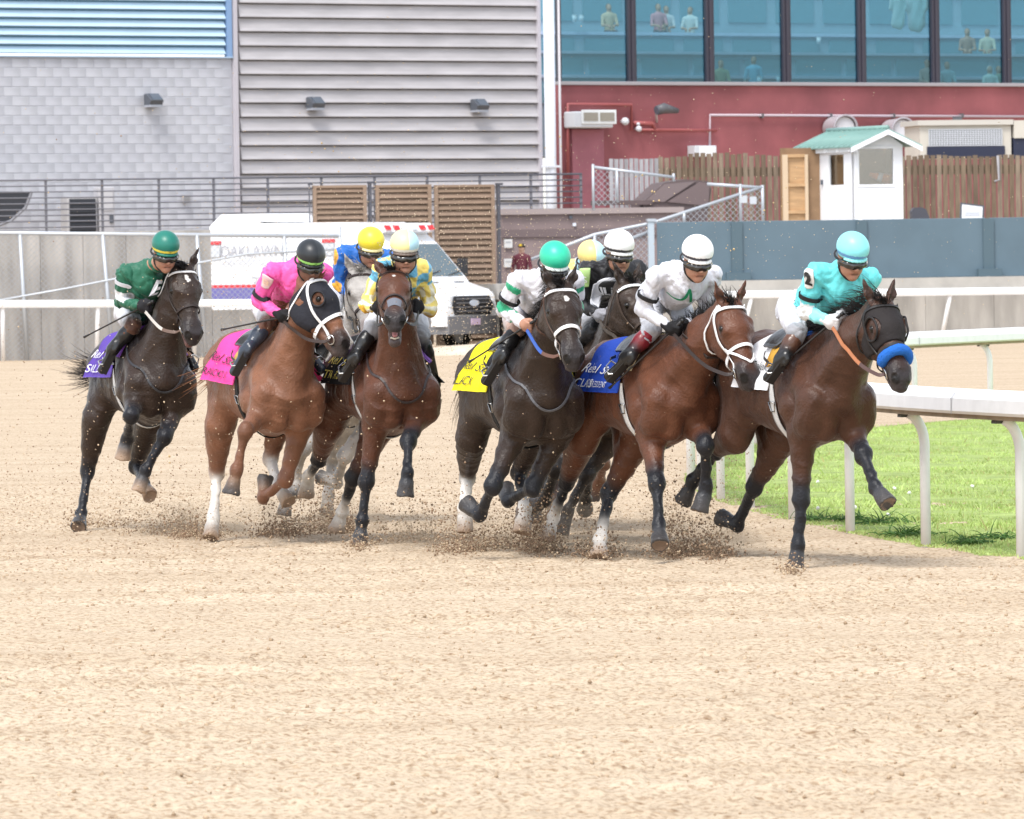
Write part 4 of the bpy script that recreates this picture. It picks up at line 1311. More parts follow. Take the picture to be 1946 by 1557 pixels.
# ---- white booth with green metal roof
WB = Wall(1618, 156, 10)
def booth():
    root = frame_empty('ticket_booth', WB, 1660)
    tag(root, 'small white wooden booth with green ribbed roof and open door', 'booth')
    M_W = pbr('booth_white', (0.80, 0.80, 0.82), rough=0.6, noise=0.05, nscale=3)
    M_Gn = pbr('green_roof', (0.20, 0.34, 0.31), rough=0.4, noise=0.15, nscale=2)
    M_PLY = pbr('plywood', (0.50, 0.31, 0.16), rough=0.7, noise=0.3, nscale=3, stretch=(1, 1, 5))
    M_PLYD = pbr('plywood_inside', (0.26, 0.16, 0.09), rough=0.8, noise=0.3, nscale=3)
    D = 1.6                       # depth of the booth
    u0, u1, z0, z1 = WB.rect(1618, 281, 1717, 425)
    zb = 0.0
    wz0 = WB.uz(1632, 351)[1]; wz1 = WB.uz(1632, 283)[1]; wu0 = WB.uz(1632, 300)[0]; wu1 = WB.uz(1697, 300)[0]
    ztop = WB.uz(1618, 278)[1]
    # front wall around its window
    for nm, a in (('front_wall', (u0, u1, zb, wz0)), ('front_post', (u0, wu0, wz0, ztop)), ('front_post', (wu1, u1, wz0, ztop)), ('lintel', (wu0, wu1, wz1, ztop))):
        mb = MB(); WB.box(mb, *a, -0.08, 0); part(mb, nm, M_W, root)
    pane = bpy.data.materials.new('booth_glass'); pane.use_nodes = True
    nt = pane.node_tree; nt.nodes.clear()
    out = nt.nodes.new('ShaderNodeOutputMaterial'); tr = nt.nodes.new('ShaderNodeBsdfTransparent'); tr.inputs[0].default_value = (0.85, 0.86, 0.86, 1)
    gl = nt.nodes.new('ShaderNodeBsdfGlossy'); gl.inputs['Roughness'].default_value = 0.02; mx = nt.nodes.new('ShaderNodeMixShader'); mx.inputs[0].default_value = 0.18
    nt.links.new(tr.outputs[0], mx.inputs[1]); nt.links.new(gl.outputs[0], mx.inputs[2]); nt.links.new(mx.outputs[0], out.inputs[0])
    mb = MB(); WB.box(mb, wu0, wu1, wz0, wz1, -0.05, -0.04); part(mb, 'window_pane', pane, root)
    for a in ((wu0 - 0.05, wu1 + 0.05, wz0 - 0.06, wz0 - 0.002), (wu0 - 0.05, wu1 + 0.05, wz1 + 0.002, wz1 + 0.05), (wu0 - 0.05, wu0 - 0.002, wz0 - 0.002, wz1 + 0.002), (wu1 + 0.002, wu1 + 0.05, wz0 - 0.002, wz1 + 0.002)):
        mb = MB(); WB.box(mb, *a, 0.0, 0.025); part(mb, 'window_trim', M_W, root)
    # left side seen obliquely: side wall strip with narrow window
    us = WB.uz(1585, 300)[0]
    e2 = nrm(WB.pos(us, 0, -D) - WB.pos(u0, 0, 0)); n2 = np.array([e2[1], -e2[0], 0]); n2 = n2 if n2 @ WB.n > -0.2 else -n2
    def S(t, z, o=0.0): return WB.pos(u0, z, 0) + (WB.pos(us, z, -D) - WB.pos(u0, z, 0)) * t + nrm(-WB.e * 0.8 + WB.n * 0.5) * o
    nz0 = WB.uz(1600, 351)[1]; nz1 = WB.uz(1600, 293)[1]
    for nm, t0, t1, a, b in (('side_wall', 0, 1, zb, nz0), ('side_wall', 0, 0.25, nz0, ztop), ('side_wall', 0.72, 1, nz0, ztop), ('side_lintel', 0.25, 0.72, nz1, ztop)):
        mb = MB().slab(S(t0, a), S(t1, a), S(t1, b), S(t0, b), WB.e * 0.06); part(mb, nm, M_W, root)
    mb = MB().slab(S(0.25, nz0, -0.03), S(0.72, nz0, -0.03), S(0.72, nz1, -0.03), S(0.25, nz1, -0.03), WB.e * 0.012); part(mb, 'side_pane', pane, root)
    mb = MB().box(S(0.92, WB.uz(1586, 345)[1], 0.03), (0.06, 0.06, 0.12)); part(mb, 'door_knob', M_LAMP, root)
    # inside back + right walls so that the windows look into plywood
    mb = MB().slab(WB.pos(us - 1.0, zb, -D), WB.pos(u1, zb, -D), WB.pos(u1, ztop, -D), WB.pos(us - 1.0, ztop, -D), -WB.n * 0.06); part(mb, 'back_wall', M_PLYD, root)
    mb = MB().slab(WB.pos(u1 - 0.002, zb, -0.082), WB.pos(u1 - 0.002, zb, -D), WB.pos(u1 - 0.002, ztop, -D), WB.pos(u1 - 0.002, ztop, -0.082), -WB.e * 0.06); part(mb, 'right_wall', M_PLYD, root)
    # open door leaf showing its plywood inner face with ledges
    d0 = WB.uz(1512, 300)[0]; d1 = WB.uz(1556, 300)[0]; dz1 = WB.uz(1520, 292)[1]
    door = empty_part('door', root)
    mb = MB(); WB.box(mb, d0, d1, zb, dz1, -D, -D + 0.04); part(mb, 'door_leaf', M_PLY, door)
    for a, b in ((d0, d0 + 0.13), (d1 - 0.02, d1 + 0.06)):
        mb = MB(); WB.box(mb, a, b, zb, dz1 + 0.002, -D + 0.04, -D + 0.12); part(mb, 'door_stile', pbr('stile_pine', (0.58, 0.44, 0.30), rough=0.7), door)
    for y in (350, 402, 294):
        z = WB.uz(1530, y)[1]
        mb = MB(); WB.box(mb, d0 + 0.13, d1 - 0.02, z - 0.04, z + 0.04, -D + 0.04, -D + 0.11); part(mb, 'door_ledge', M_PLY, door)
    # gable
    ap = WB.uz(1681, 247)
    g = [WB.pos(u0 - 0.02, ztop + 0.002, 0), WB.pos(u1 + 0.02, ztop + 0.002, 0), WB.pos(ap[0], ap[1] - 0.05, 0)]
    mb = MB().prism(g, -WB.n * 0.08); part(mb, 'gable', M_W, root)
    # roof: two slopes over the ridge, ribbed
    ev_l = WB.uz(1611, 281); ev_r = WB.uz(1746, 279)
    back = -D - 0.5; fo = 0.35
    rl = 2.2
    sl = np.array([ -0.0, 0, 0])
    # ridge runs back-left as the photograph shows
    ridge_f = WB.pos(ap[0], ap[1], fo); eave_lf = WB.pos(ev_l[0], ev_l[1], fo); eave_rf = WB.pos(ev_r[0], ev_r[1], fo)
    back_v = at(1503, 276, 156 + 2.4) - eave_lf
    back_v[2] = 0.0
    for nm, A, B in (('roof', eave_lf, ridge_f), ('roof', eave_rf, ridge_f)):
        t = np.array([0, 0, 0.035])
        mb = MB().slab(A, B, B + back_v, A + back_v, t); rf = part(mb, nm, M_Gn, root)
        for k in range(12):
            q = back_v * (k + 0.5) / 12
            mb = MB().tube([A + q + t, B + q + t], 0.035, 6); part(mb, 'rib', M_Gn, rf, True)
        nb = nrm(B - A)
        mb = MB().slab(A + np.array([0, 0, -0.12]), B + np.array([0, 0, -0.12]), B - t * 0.05, A - t * 0.05, -WB.n * 0.05 * -1); part(mb, 'barge_board', M_W, root)
    mb = MB().tube([ridge_f + np.array([0, 0, 0.05]), ridge_f + back_v + np.array([0, 0, 0.05])], 0.06, 8); part(mb, 'ridge_cap', M_Gn, root, True)
    for k in range(5):
        q = eave_lf + back_v * (k + 0.4) / 5 + np.array([0.05, 0, -0.09])
        mb = MB().box(q + (ridge_f - eave_lf) * 0.08, (0.14, 0.07, 0.10)); part(mb, 'rafter_tail', M_W, root)
    mb = MB().slab(eave_lf + (ridge_f - eave_lf) * 0.12 + np.array([0, 0, -0.16]), eave_lf + (ridge_f - eave_lf) * 0.12 + np.array([0, 0, -0.05]), eave_lf + (ridge_f - eave_lf) * 0.12 + back_v + np.array([0, 0, -0.05]), eave_lf + (ridge_f - eave_lf) * 0.12 + back_v + np.array([0, 0, -0.16]), WB.e * 0.05); part(mb, 'fascia', M_W, root)
    # orange cone inside
    c = at(1672, 335, 156.8)
    r2 = empty('traffic_cone', c); tag(r2, 'orange traffic cone lying inside the booth window', 'traffic cone')
    MB().tube([(-0.25, 0, 0.05), (0.25, 0, -0.1)], [0.05, 0.14], 12).build('cone_body', pbr('cone_orange', (0.80, 0.20, 0.03), rough=0.5), r2, True)
    MB().tube([(-0.05, 0, -0.01), (0.06, 0, -0.045)], [0.097, 0.115], 12).build('reflective_band', M_PIPE, r2, True)
    # framed sign and chair back on the terrace
    WS = Wall(1847, 153.5, 10)
    r3 = frame_empty('framed_sign', WS, 1847); tag(r3, 'white notice board in a black frame against the plank fence', 'sign')
    q = [WS.pos(*WS.uz(x, y)) for x, y in ((1824, 425), (1869, 425), (1871, 391), (1826, 385))]
    mb = MB().slab(*q, -WS.n * 0.05); part(mb, 'frame', M_LAMP, r3)
    q = [WS.pos(*WS.uz(x, y, 0.01), 0.01) for x, y in ((1827.5, 425), (1866, 425), (1867.5, 393.5), (1828.5, 388.5))]
    mb = MB().slab(*q, -WS.n * 0.008); part(mb, 'sheet', M_W, r3)
    for y in (404, 408):
        mb = MB(); WS.pbox(mb, 1834, y, 1862, y + 1.6, 0.012, 0.016); part(mb, 'printed_line', pbr('sign_ink', (0.5, 0.52, 0.58), rough=0.6), r3)
    r4 = frame_empty('chair', WS, 1750); tag(r4, 'dark curved chair back showing above the blue wall', 'chair')
    q = [WS.pos(*WS.uz(x, y)) for x, y in ((1735, 430), (1733, 402), (1738, 395), (1752, 394), (1760, 398), (1766, 412), (1767, 430))]
    mb = MB().prism(q, -WS.n * 0.25); part(mb, 'backrest', pbr('chair_dark', (0.07, 0.07, 0.085), rough=0.6), r4)
    mb = MB(); WS.pbox(mb, 1733, 430, 1768, 440, -0.7, 0.0); part(mb, 'seat', _mats['chair_dark'], r4)
    for x in (1735, 1765):
        mb = MB(); WS.pbox(mb, x - 1, 440, x + 1, 470, -0.05, 0.0); part(mb, 'leg', _mats['chair_dark'], r4)
booth()

# ---- dark bin, chain-link ramp and gates
WC = Wall(1240, 155, 8)
M_GALV = pbr('galvanised', (0.46, 0.49, 0.53), rough=0.4, metal=0.3)
M_WIRE = pbr('fence_wire', (0.36, 0.38, 0.41), rough=0.5, metal=0.3)
def chain_mesh(W, poly_px, root, step=0.17, rad=0.008, out=0.0):
    """diamond wire inside a polygon given in photograph pixels on wall W"""
    P = np.array([W.uz(x, y, out) for x, y in poly_px])
    mb = MB()
    lo, hi = P.min(0), P.max(0)
    n = len(P)
    for sg in (1, -1):
        cs = [P[i][0] - sg * P[i][1] for i in range(n)]
        for c in np.arange(min(cs), max(cs), step):
            ts = []
            for i in range(n):
                a, b = P[i], P[(i + 1) % n]
                fa, fb = a[0] - sg * a[1] - c, b[0] - sg * b[1] - c
                if (fa < 0) != (fb < 0):
                    t = fa / (fa - fb); ts.append(a + t * (b - a))
            ts.sort(key=lambda q: q[1])
            for q0, q1 in zip(ts[::2], ts[1::2]):
                mb.tube([W.pos(q0[0], q0[1], out), W.pos(q1[0], q1[1], out)], rad, 3, cap=False)
    o = part(mb, 'wire_mesh', M_WIRE, root)
    o['kind'] = 'stuff'
    return o
def tubes(W, segs, root, rad=0.035, out=0.0, mat=None, name='pipe'):
    for s in segs:
        P = [W.pos(*W.uz(x, y, out), out) for x, y in s]
        mb = MB().tube(P, rad, 8); part(mb, name, mat or M_GALV, root, True)
def ramp_area():
    r = frame_empty('refuse_bin', WC, 1290); tag(r, 'dark brown bin with sloping lids behind the chain-link ramp', 'bin')
    M_BIN = pbr('bin_brown', (0.115, 0.085, 0.085), rough=0.6, noise=0.2, nscale=2)
    W2 = Wall(1290, 158, 14)
    q = [W2.pos(*W2.uz(x, y)) for x, y in ((1222, 385), (1262, 348), (1300, 341), (1345, 344), (1352, 360), (1340, 440), (1225, 440))]
    mb = MB().prism(q, -W2.n * 1.2); part(mb, 'body', M_BIN, r)
    q = [W2.pos(*W2.uz(x, y, 0.05), 0.05) for x, y in ((1268, 384), (1330, 346), (1349, 350), (1346, 392))]
    mb = MB().slab(*q, -W2.n * 0.04); part(mb, 'lid', pbr('bin_lid', (0.155, 0.115, 0.115), rough=0.55), r)
    q = [W2.pos(*W2.uz(x, y, 0.05), 0.05) for x, y in ((1226, 384), (1264, 350), (1322, 345), (1262, 384))]
    mb = MB().slab(*q, -W2.n * 0.04); part(mb, 'lid', pbr('bin_lid2', (0.18, 0.14, 0.14), rough=0.55), r)
    mb = MB(); W2.pbox(mb, 1130, 382, 1240, 389, -0.3, 0.1); part(mb, 'lip', M_BIN, r)
    r = frame_empty('chain_link_gate', WC, 1165); tag(r, 'chain-link gate standing open before the grey fence', 'gate')
    tubes(WC, [((1127, 312), (1128, 400)), ((1130, 318), (1280, 337)), ((1172, 320), (1174, 385)), ((1280, 330), (1281, 345))], r, 0.035, 0.3)
    chain_mesh(WC, ((1128, 318), (1172, 324), (1172, 392), (1128, 392)), r, 0.15, 0.007, 0.3)
    r = frame_empty('chain_link_ramp', WC, 1250); tag(r, 'sloping chain-link handrail rising to the right above the blue wall', 'fence')
    tubes(WC, [((985, 503), (1130, 446), (1240, 424), (1449, 355)), ((1240, 424), (1241, 525)), ((1449, 352), (1450, 425)), ((1407, 350), (1408, 425)), ((1300, 404), (1300, 425)), ((1130, 446), (1130, 520)), ((1344, 350), (1449, 357)), ((985, 536), (1130, 480), (1240, 438))], r, 0.04, 0.2)
    chain_mesh(WC, ((1300, 406), (1449, 357), (1449, 424), (1250, 424)), r, 0.15, 0.007, 0.2)
    chain_mesh(WC, ((1130, 448), (1240, 426), (1240, 525), (1130, 525)), r, 0.15, 0.007, 0.2)
    for k, (x, y) in enumerate(((1407, 372), (1425, 374))):
        mb = MB(); WC.pbox(mb, x, y, x + 13, y + 14, 0.25, 0.28); part(mb, 'sign_plate', M_ACWHITE, r)
    r = frame_empty('corner_post', WC, 1242); tag(r, 'pale steel post at the left end of the blue wall', 'post')
    mb = MB(); WC.pbox(mb, 1232, 420, 1245, 560, 0.25, 0.4); part(mb, 'shaft', pbr('pale_steel', (0.42, 0.48, 0.53), rough=0.5), r)
    mb = MB(); WC.pbox(mb, 1230, 416, 1247, 421, 0.22, 0.43); part(mb, 'cap', M_GALV, r)
M_ACWHITE = pbr('plate_white', (0.5, 0.52, 0.55), rough=0.5)
ramp_area()

# ---- slate-blue wall on a concrete ledge, right
WK = Wall(1245, 149, 9)
def blue_wall():
    root = frame_empty('blue_wall', WK, 1600)
    tag(root, 'slate blue solid panel wall standing on the concrete ledge', 'wall')
    M_S = pbr('slate_blue', (0.098, 0.150, 0.190), rough=0.6, noise=0.15, nscale=1.2); M_SD = pbr('slate_post', (0.075, 0.12, 0.15), rough=0.6)
    z0 = WK.uz(1600, 528)[1]; z1 = WK.uz(1600, 418)[1]
    xs = [1246, 1400, 1637, 1878, 2115, 2350, 2590]
    for i in range(6):
        a, b = WK.uz(xs[i], 470)[0], WK.uz(xs[i + 1], 470)[0]
        mb = MB(); WK.box(mb, a + 0.05, b - 0.05, z0 - 0.025, z1, -0.12, 0, 0.01); part(mb, 'panel', M_S, root)
    for x in xs[1:6]:
        u = WK.uz(x, 470)[0]
        mb = MB(); WK.box(mb, u - 0.13, u + 0.13, z0 - 0.02, z1 - 0.01, -0.2, 0.06); part(mb, 'post', M_SD, root)
        mb = MB(); WK.box(mb, u - 0.28, u + 0.30, z0 - 0.02, z0 + 0.16, 0.0, 0.16); part(mb, 'post_foot', M_SD, root)
    root = frame_empty('retaining_wall', WK, 1500)
    tag(root, 'stained concrete retaining wall below the blue panels', 'wall')
    M_C = pbr('concrete', (0.36, 0.34, 0.315), rough=0.9, noise=0.5, nscale=0.9, bump=0.3, bscale=12, stretch=(3, 3, 0.6))
    M_C2 = pbr('concrete_ledge', (0.42, 0.40, 0.37), rough=0.9, noise=0.25, nscale=2)
    zl = WK.uz(1600, 560)[1]; u0 = WK.uz(962, 560)[0]; u1 = WK.uz(2650, 560)[0]; ub = WK.uz(1246, 560)[0]
    n = 13
    for i in range(n):
        a = u0 + (u1 - u0) * i / n; b = u0 + (u1 - u0) * (i + 1) / n
        mb = MB(); WK.box(mb, a + 0.004, b - 0.004, -0.3, zl, -0.5, 0.45); part(mb, 'wall_section', M_C, root)
    mb = MB(); WK.box(mb, u0, u1, zl + 0.002, z0 - 0.03, -9.0, 0.25); part(mb, 'ledge', M_C2, root)
blue_wall()

# ---- left concrete wall and chain-link fence
WX = Wall(0, 145, 9)
def left_wall():
    root = frame_empty('concrete_wall', WX, 250)
    tag(root, 'tall streaked concrete wall behind the fence at left', 'wall')
    M_C = pbr('concrete_left', (0.40, 0.375, 0.35), rough=0.9, noise=0.55, nscale=0.8, bump=0.3, bscale=12, stretch=(4, 4, 0.5))
    u0 = WX.uz(-830, 560)[0]; u1 = WX.uz(405, 560)[0]; z1 = WX.uz(200, 440)[1]
    n = 15
    for i in range(n):
        a = u0 + (u1 - u0) * i / n; b = u0 + (u1 - u0) * (i + 1) / n
        mb = MB(); WX.box(mb, a + 0.005, b - 0.005, -0.3, z1, -0.6, -0.25); part(mb, 'wall_section', M_C, root)
    zl = WX.uz(500, 588)[1]; ue = WX.uz(652, 560)[0]
    for i in range(3):
        a = u1 + (ue - u1) * i / 3; b = u1 + (ue - u1) * (i + 1) / 3
        mb = MB(); WX.box(mb, a + 0.005, b - 0.005, -0.3, zl, -0.55, -0.25); part(mb, 'low_section', M_C, root)
    root = frame_empty('chain_link_fence', WX, 300)
    tag(root, 'chain-link fence on leaning pipe posts in front of the van', 'fence')
    tubes(WX, [((-600, 437), (300, 446), (648, 449))], root, 0.045, 0.3, name='top_rail')
    tubes(WX, [((-420, 441), (-408, 690)), ((-270, 442), (-257, 690)), ((-118, 443), (-105, 690)), ((38, 446), (52, 690)), ((195, 446), (215, 690)), ((374, 446), (392, 690)), ((540, 448), (552, 690)), ((645, 430), (652, 690))], root, 0.045, 0.3, name='post')
    tubes(WX, [((-80, 585), (130, 548), (300, 514), (470, 483), (648, 474))], root, 0.025, 0.33, name='brace_cable')
    chain_mesh(WX, ((-80, 443), (648, 449), (652, 690), (-80, 690)), root, 0.13, 0.005, 0.28)
left_wall()
def outer_rail():
    M = M_WHITE
    for lb, pts, posts in (('white outer rail running across the left behind the horses', ((-700, 580), (300, 577), (670, 574)), ((-520, -508, 0), (-345, -333, 0), (-170, -158, 0), (5, 20, -30), (186, 198, -20), (372, 384, -20), (556, 566, -20))),
                           ('white outer rail along the concrete wall at right', ((1236, 563), (1500, 559), (2600, 544)), ((1290, 1280, 0), (1428, 1414, 0), (1590, 1578, 0), (1806, 1796, 0), (1995, 1985, 0), (2180, 2170, 0)))):
        root = empty('outer_rail', at(pts[0][0], 690, 143)); tag(root, lb, 'rail', 'white outer rails of the track')
        d0 = 141.4 if pts[0][0] < 900 else 148.0
        dd = [d0 + 0.0008 * 0 * i for i in range(len(pts))]
        P = [at(x, y, d0 + (0.0035 * (x - pts[0][0]) if pts[0][0] < 900 else 0.0016 * (x - pts[0][0]))) for x, y in pts]
        P = catmull(P, 4)
        vs = MB(); k = 8
        prof = [(-0.06, -0.085), (-0.08, -0.03), (-0.07, 0.05), (-0.03, 0.085), (0.04, 0.085), (0.08, 0.04), (0.08, -0.04), (0.05, -0.085)]
        V = []; F = []
        for p in P:
            for a, z in prof: V.append(p + np.array([0, a, z]))
        for i in range(len(P) - 1):
            for j in range(8):
                F.append((i * 8 + j, i * 8 + (j + 1) % 8, (i + 1) * 8 + (j + 1) % 8, (i + 1) * 8 + j))
        vs.add(V, F); part(vs, 'rail_cover', M, root)
        for xt, xb, _ in posts:
            dt = d0 + (0.0035 if pts[0][0] < 900 else 0.0016) * (xt - pts[0][0])
            yt = np.interp(xt, [p[0] for p in pts], [p[1] for p in pts])
            t = at(xt, yt + 5, dt); b = at(xb - (16 if pts[0][0] < 900 else 8), 688 if pts[0][0] < 900 else 655, dt); b[2] = -0.05
            b[1] = dt + 0.3
            mb = MB().tube([b, b * 0.35 + t * 0.65, t], 0.05, 8); part(mb, 'post', M, root, True)
outer_rail()

# ------------------------------------------------------------------ ambulance
def ambulance():
    W = 2.15; L = 6.3; HT = 3.02
    p0 = at(884, 655, 148.6); p0[2] = 0
    a = math.radians(38)                               # heading: to the right and towards the camera
    fx = np.array([math.cos(a), -math.sin(a), 0]); ly = np.array([math.sin(a), math.cos(a), 0])
    o = p0 - fx * 0.35 + ly * 0.4
    root = empty('ambulance', o - fx * 2.5); tag(root, 'white ambulance van with red and white roof lights behind the field', 'ambulance')
    K = 1.07
    def P(x, y, z): return o + fx * (x * K * 1.06) + ly * (y * K) + np.array([0, 0, z * K])     # x<0 towards the rear, y left
    M_V = pbr('van_white', (0.82, 0.83, 0.85), rough=0.25, spec=0.5, coat=0.4)
    M_DK = pbr('van_black', (0.03, 0.03, 0.034), rough=0.5); M_GL = pbr('van_glass', (0.10, 0.14, 0.16), rough=0.05, spec=0.8)
    M_BL = pbr('van_stripe', (0.14, 0.13, 0.36), rough=0.3); M_RD = pbr('van_red', (0.65, 0.03, 0.04), rough=0.25)
    M_BMP = pbr('van_bumper', (0.16, 0.16, 0.17), rough=0.6)
    # half widths along the height (tumblehome) and side outline
    prof = [(-L, 0.55), (-L, 2.55), (-L + 0.06, 2.85), (-L + 0.25, HT), (-L + 1.15, HT), (-L + 1.5, HT - 0.12), (-2.2, HT - 0.14), (-1.75, HT - 0.30), (-1.35, HT - 0.62), (-0.62, 1.62), (-0.55, 1.52), (0.0, 1.36), (0.16, 1.22), (0.22, 0.90), (0.22, 0.55)]
    def hw(z, x): 
        w = W / 2 - max(0, z - 1.2) * 0.075
        if x > -0.7: w -= (x + 0.7) * 0.10
        return w
    V, F = [], []
    n = len(prof)
    for ins, sc in ((0.05, 1.0), (0.0, 0.0)):
        pass
    rings = []
    cx = -L / 2
    for side in (-1, 1):
        ring_out = [P(x, side * (hw(z, x) - 0.10), z) for x, z in prof]
        ring_in = [P(x + (0.09 if x < -L + 0.5 else (-0.09 if x > -1.5 else 0)), side * hw(z, x), z - (0.10 if z > HT - 0.7 else 0) + (0.0)) for x, z in prof]
        rings.append((ring_in, ring_out))
    mb = MB()
    allr = [rings[0][0], rings[0][1], rings[1][1], rings[1][0]]
    vs = [p for r in allr for p in r]
    fs = []
    for k in range(3):
        for i in range(n - 1):
            fs.append((k * n + i, k * n + i + 1, (k + 1) * n + i + 1, (k + 1) * n + i))
        fs.append((k * n + n - 1, k * n, (k + 1) * n, (k + 1) * n + n - 1))
    fs.append(tuple(range(n))); fs.append(tuple(range(4 * n - 1, 3 * n - 1, -1)))
    mb.add(vs, fs)
    body = part(mb, 'body', M_V, root)
    def slabP(q, th, name, mat, par=root):
        mb = MB().slab(*[P(*c) for c in q], th); return part(mb, name, mat, par)
    s = -1                                              # the side facing the camera (its right)
    def side(x0, x1, z0, z1, name, mat, th=0.012, par=root, off=0.0):
        q = [(x0, s * (hw(z0, x0) + off), z0), (x1, s * (hw(z0, x1) + off), z0), (x1, s * (hw(z1, x1) + off), z1), (x0, s * (hw(z1, x0) + off), z1)]
        return slabP(q, -ly * -1 * s * -th * -1 if False else ly * s * th, name, mat, par)
    side(-L + 0.1, -1.0, 1.15, 1.46, 'side_stripe', M_BL)
    side(-L + 0.1, -1.0, 1.46, 1.53, 'red_line', M_RD)
    side(-L + 0.05, -L + 0.10, 1.1, 1.75, 'rear_reflector', M_RD)
    for x in (-L + 0.16, -3.0):
        side(x, x + 0.32, HT - 0.58, HT - 0.50, 'warning_light', M_RD, 0.05)
        side(x, x + 0.32, HT - 0.86, HT - 0.60, 'scene_light', pbr('scene_light_lens', (0.55, 0.57, 0.60), rough=0.2), 0.05)
    side(-4.0, -2.7, 1.35, 2.62, 'side_door', pbr('van_door', (0.79, 0.80, 0.83), rough=0.28), 0.015)
    side(-4.9, -3.2, 1.66, 1.70, 'door_track', pbr('van_track', (0.45, 0.46, 0.5), rough=0.4), 0.03, off=0.016)
    side(-2.15, -1.3, 1.62, 2.25, 'cab_window', M_GL, 0.012)
    # lettering on the side
    def stext(txt, size, x, z, mat, **kw):
        v, f = text_mesh(txt, size, **kw)
        Q = [P(x + q[0], s * (hw(z + q[1], x) + 0.02), z + q[1]) - root_loc(root) for q in v]
        ob = mesh_obj('lettering', Q, f, mat, root); ob['kind'] = 'stuff'
    stext('OAKLAWN', 0.36, -4.95, 2.27, pbr('van_ink', (0.36, 0.36, 0.40), rough=0.5), spacing=0.95)
    stext('EMERGENCY SERVICES', 0.17, -4.95, 2.02, pbr('van_ink2', (0.52, 0.53, 0.58), rough=0.5), spacing=0.95)
    # windscreen on the sloping nose
    q = [(-0.66, -0.86, 1.66), (-0.66, 0.86, 1.66), (-1.30, 0.80, HT - 0.66), (-1.30, -0.80, HT - 0.66)]
    slabP(q, fx * 0.025 + np.array([0, 0, 0.02]), 'windscreen', M_GL)
    for y in (-0.4, 0.35):
        mb = MB().tube([P(-0.63, y, 1.68), P(-0.72, y + 0.55, 1.78)], 0.015, 5); part(mb, 'wiper', M_DK, root)
    # bonnet vents, grille, badge, lamps, bumper
    for y in (-0.55, 0.35):
        slabP([(-0.48, y, 1.515), (-0.48, y + 0.35, 1.515), (-0.52, y + 0.35, 1.53), (-0.52, y, 1.53)], np.array([0, 0, 0.01]), 'bonnet_vent', M_DK)
    gr = [(0.225, -0.62, 0.80), (0.225, 0.62, 0.80), (0.235, 0.72, 1.02), (0.20, 0.62, 1.22), (0.20, -0.62, 1.22), (0.235, -0.72, 1.02)]
    mb = MB().prism([P(*c) for c in gr], fx * 0.03); g = part(mb, 'grille', M_DK, root)
    for z in (0.88, 0.97, 1.06, 1.15):
        mb = MB().tube([P(0.27, -0.6, z), P(0.27, 0.6, z)], 0.012, 5); part(mb, 'grille_bar', M_BMP, g)
    mb = MB().tube([P(0.26, 0, 1.06) , P(0.285, 0, 1.06)], 0.0, 12)
    th = np.linspace(0, 6.283, 20, endpoint=False)
    mb = MB().prism([P(0.28, 0.16 * math.cos(t), 1.06 + 0.07 * math.sin(t)) for t in th], fx * 0.02); part(mb, 'badge', pbr('badge_pale', (0.55, 0.60, 0.68), rough=0.3), g)
    for sg in (-1, 1):
        mb = MB().prism([P(x, sg * y, z) for x, y, z in ((0.215, 0.70, 0.98), (0.14, 0.93, 1.0), (0.02, 0.97, 1.30), (0.10, 0.78, 1.26))], fx * 0.035 + ly * sg * 0.02); part(mb, 'headlamp', pbr('headlamp_lens', (0.60, 0.63, 0.66), rough=0.12, spec=0.7), root)
        mb = MB().prism([P(-0.95, sg * 1.02, 1.62), P(-0.95, sg * 1.28, 1.66), P(-0.95, sg * 1.28, 2.05), P(-0.95, sg * 1.06, 2.05)], fx * 0.14); part(mb, 'mirror', M_DK, root)
    mb = MB().prism([P(-0.25, -1.03, 0.38), P(0.25, -0.85, 0.38), P(0.30, 0, 0.38), P(0.25, 0.85, 0.38), P(-0.25, 1.03, 0.38)], np.array([0, 0, 0.42])); part(mb, 'bumper', M_BMP, root)
    slabP([(0.31, -0.16, 0.58), (0.31, 0.16, 0.58), (0.31, 0.16, 0.72), (0.31, -0.16, 0.72)], fx * 0.02, 'number_plate', pbr('plate_pink', (0.55, 0.42, 0.58), rough=0.5))
    # roof light bar
    mb = MB().prism([P(-1.80, -0.92, HT - 0.22), P(-1.60, -0.92, HT - 0.42), P(-1.36, -0.92, HT - 0.36), P(-1.46, -0.92, HT - 0.17)], ly * 1.84); bar = part(mb, 'light_bar', M_V, root)
    for i, c in enumerate(('r', 'r', 'w', 'w', 'r', 'r')):
        y0 = -0.88 + i * 0.305
        m = M_RD if c == 'r' else pbr('lamp_clear', (0.62, 0.66, 0.70), rough=0.2)
        mb = MB().prism([P(-1.38, y0, HT - 0.32), P(-1.345, y0, HT - 0.32), P(-1.40, y0, HT - 0.22), P(-1.44, y0, HT - 0.22)], ly * 0.19); part(mb, 'warning_light', m, bar)
    # wheels
    M_TY = pbr('tyre', (0.025, 0.025, 0.026), rough=0.85); M_RIM = pbr('wheel_steel', (0.30, 0.30, 0.31), rough=0.4, metal=0.5)
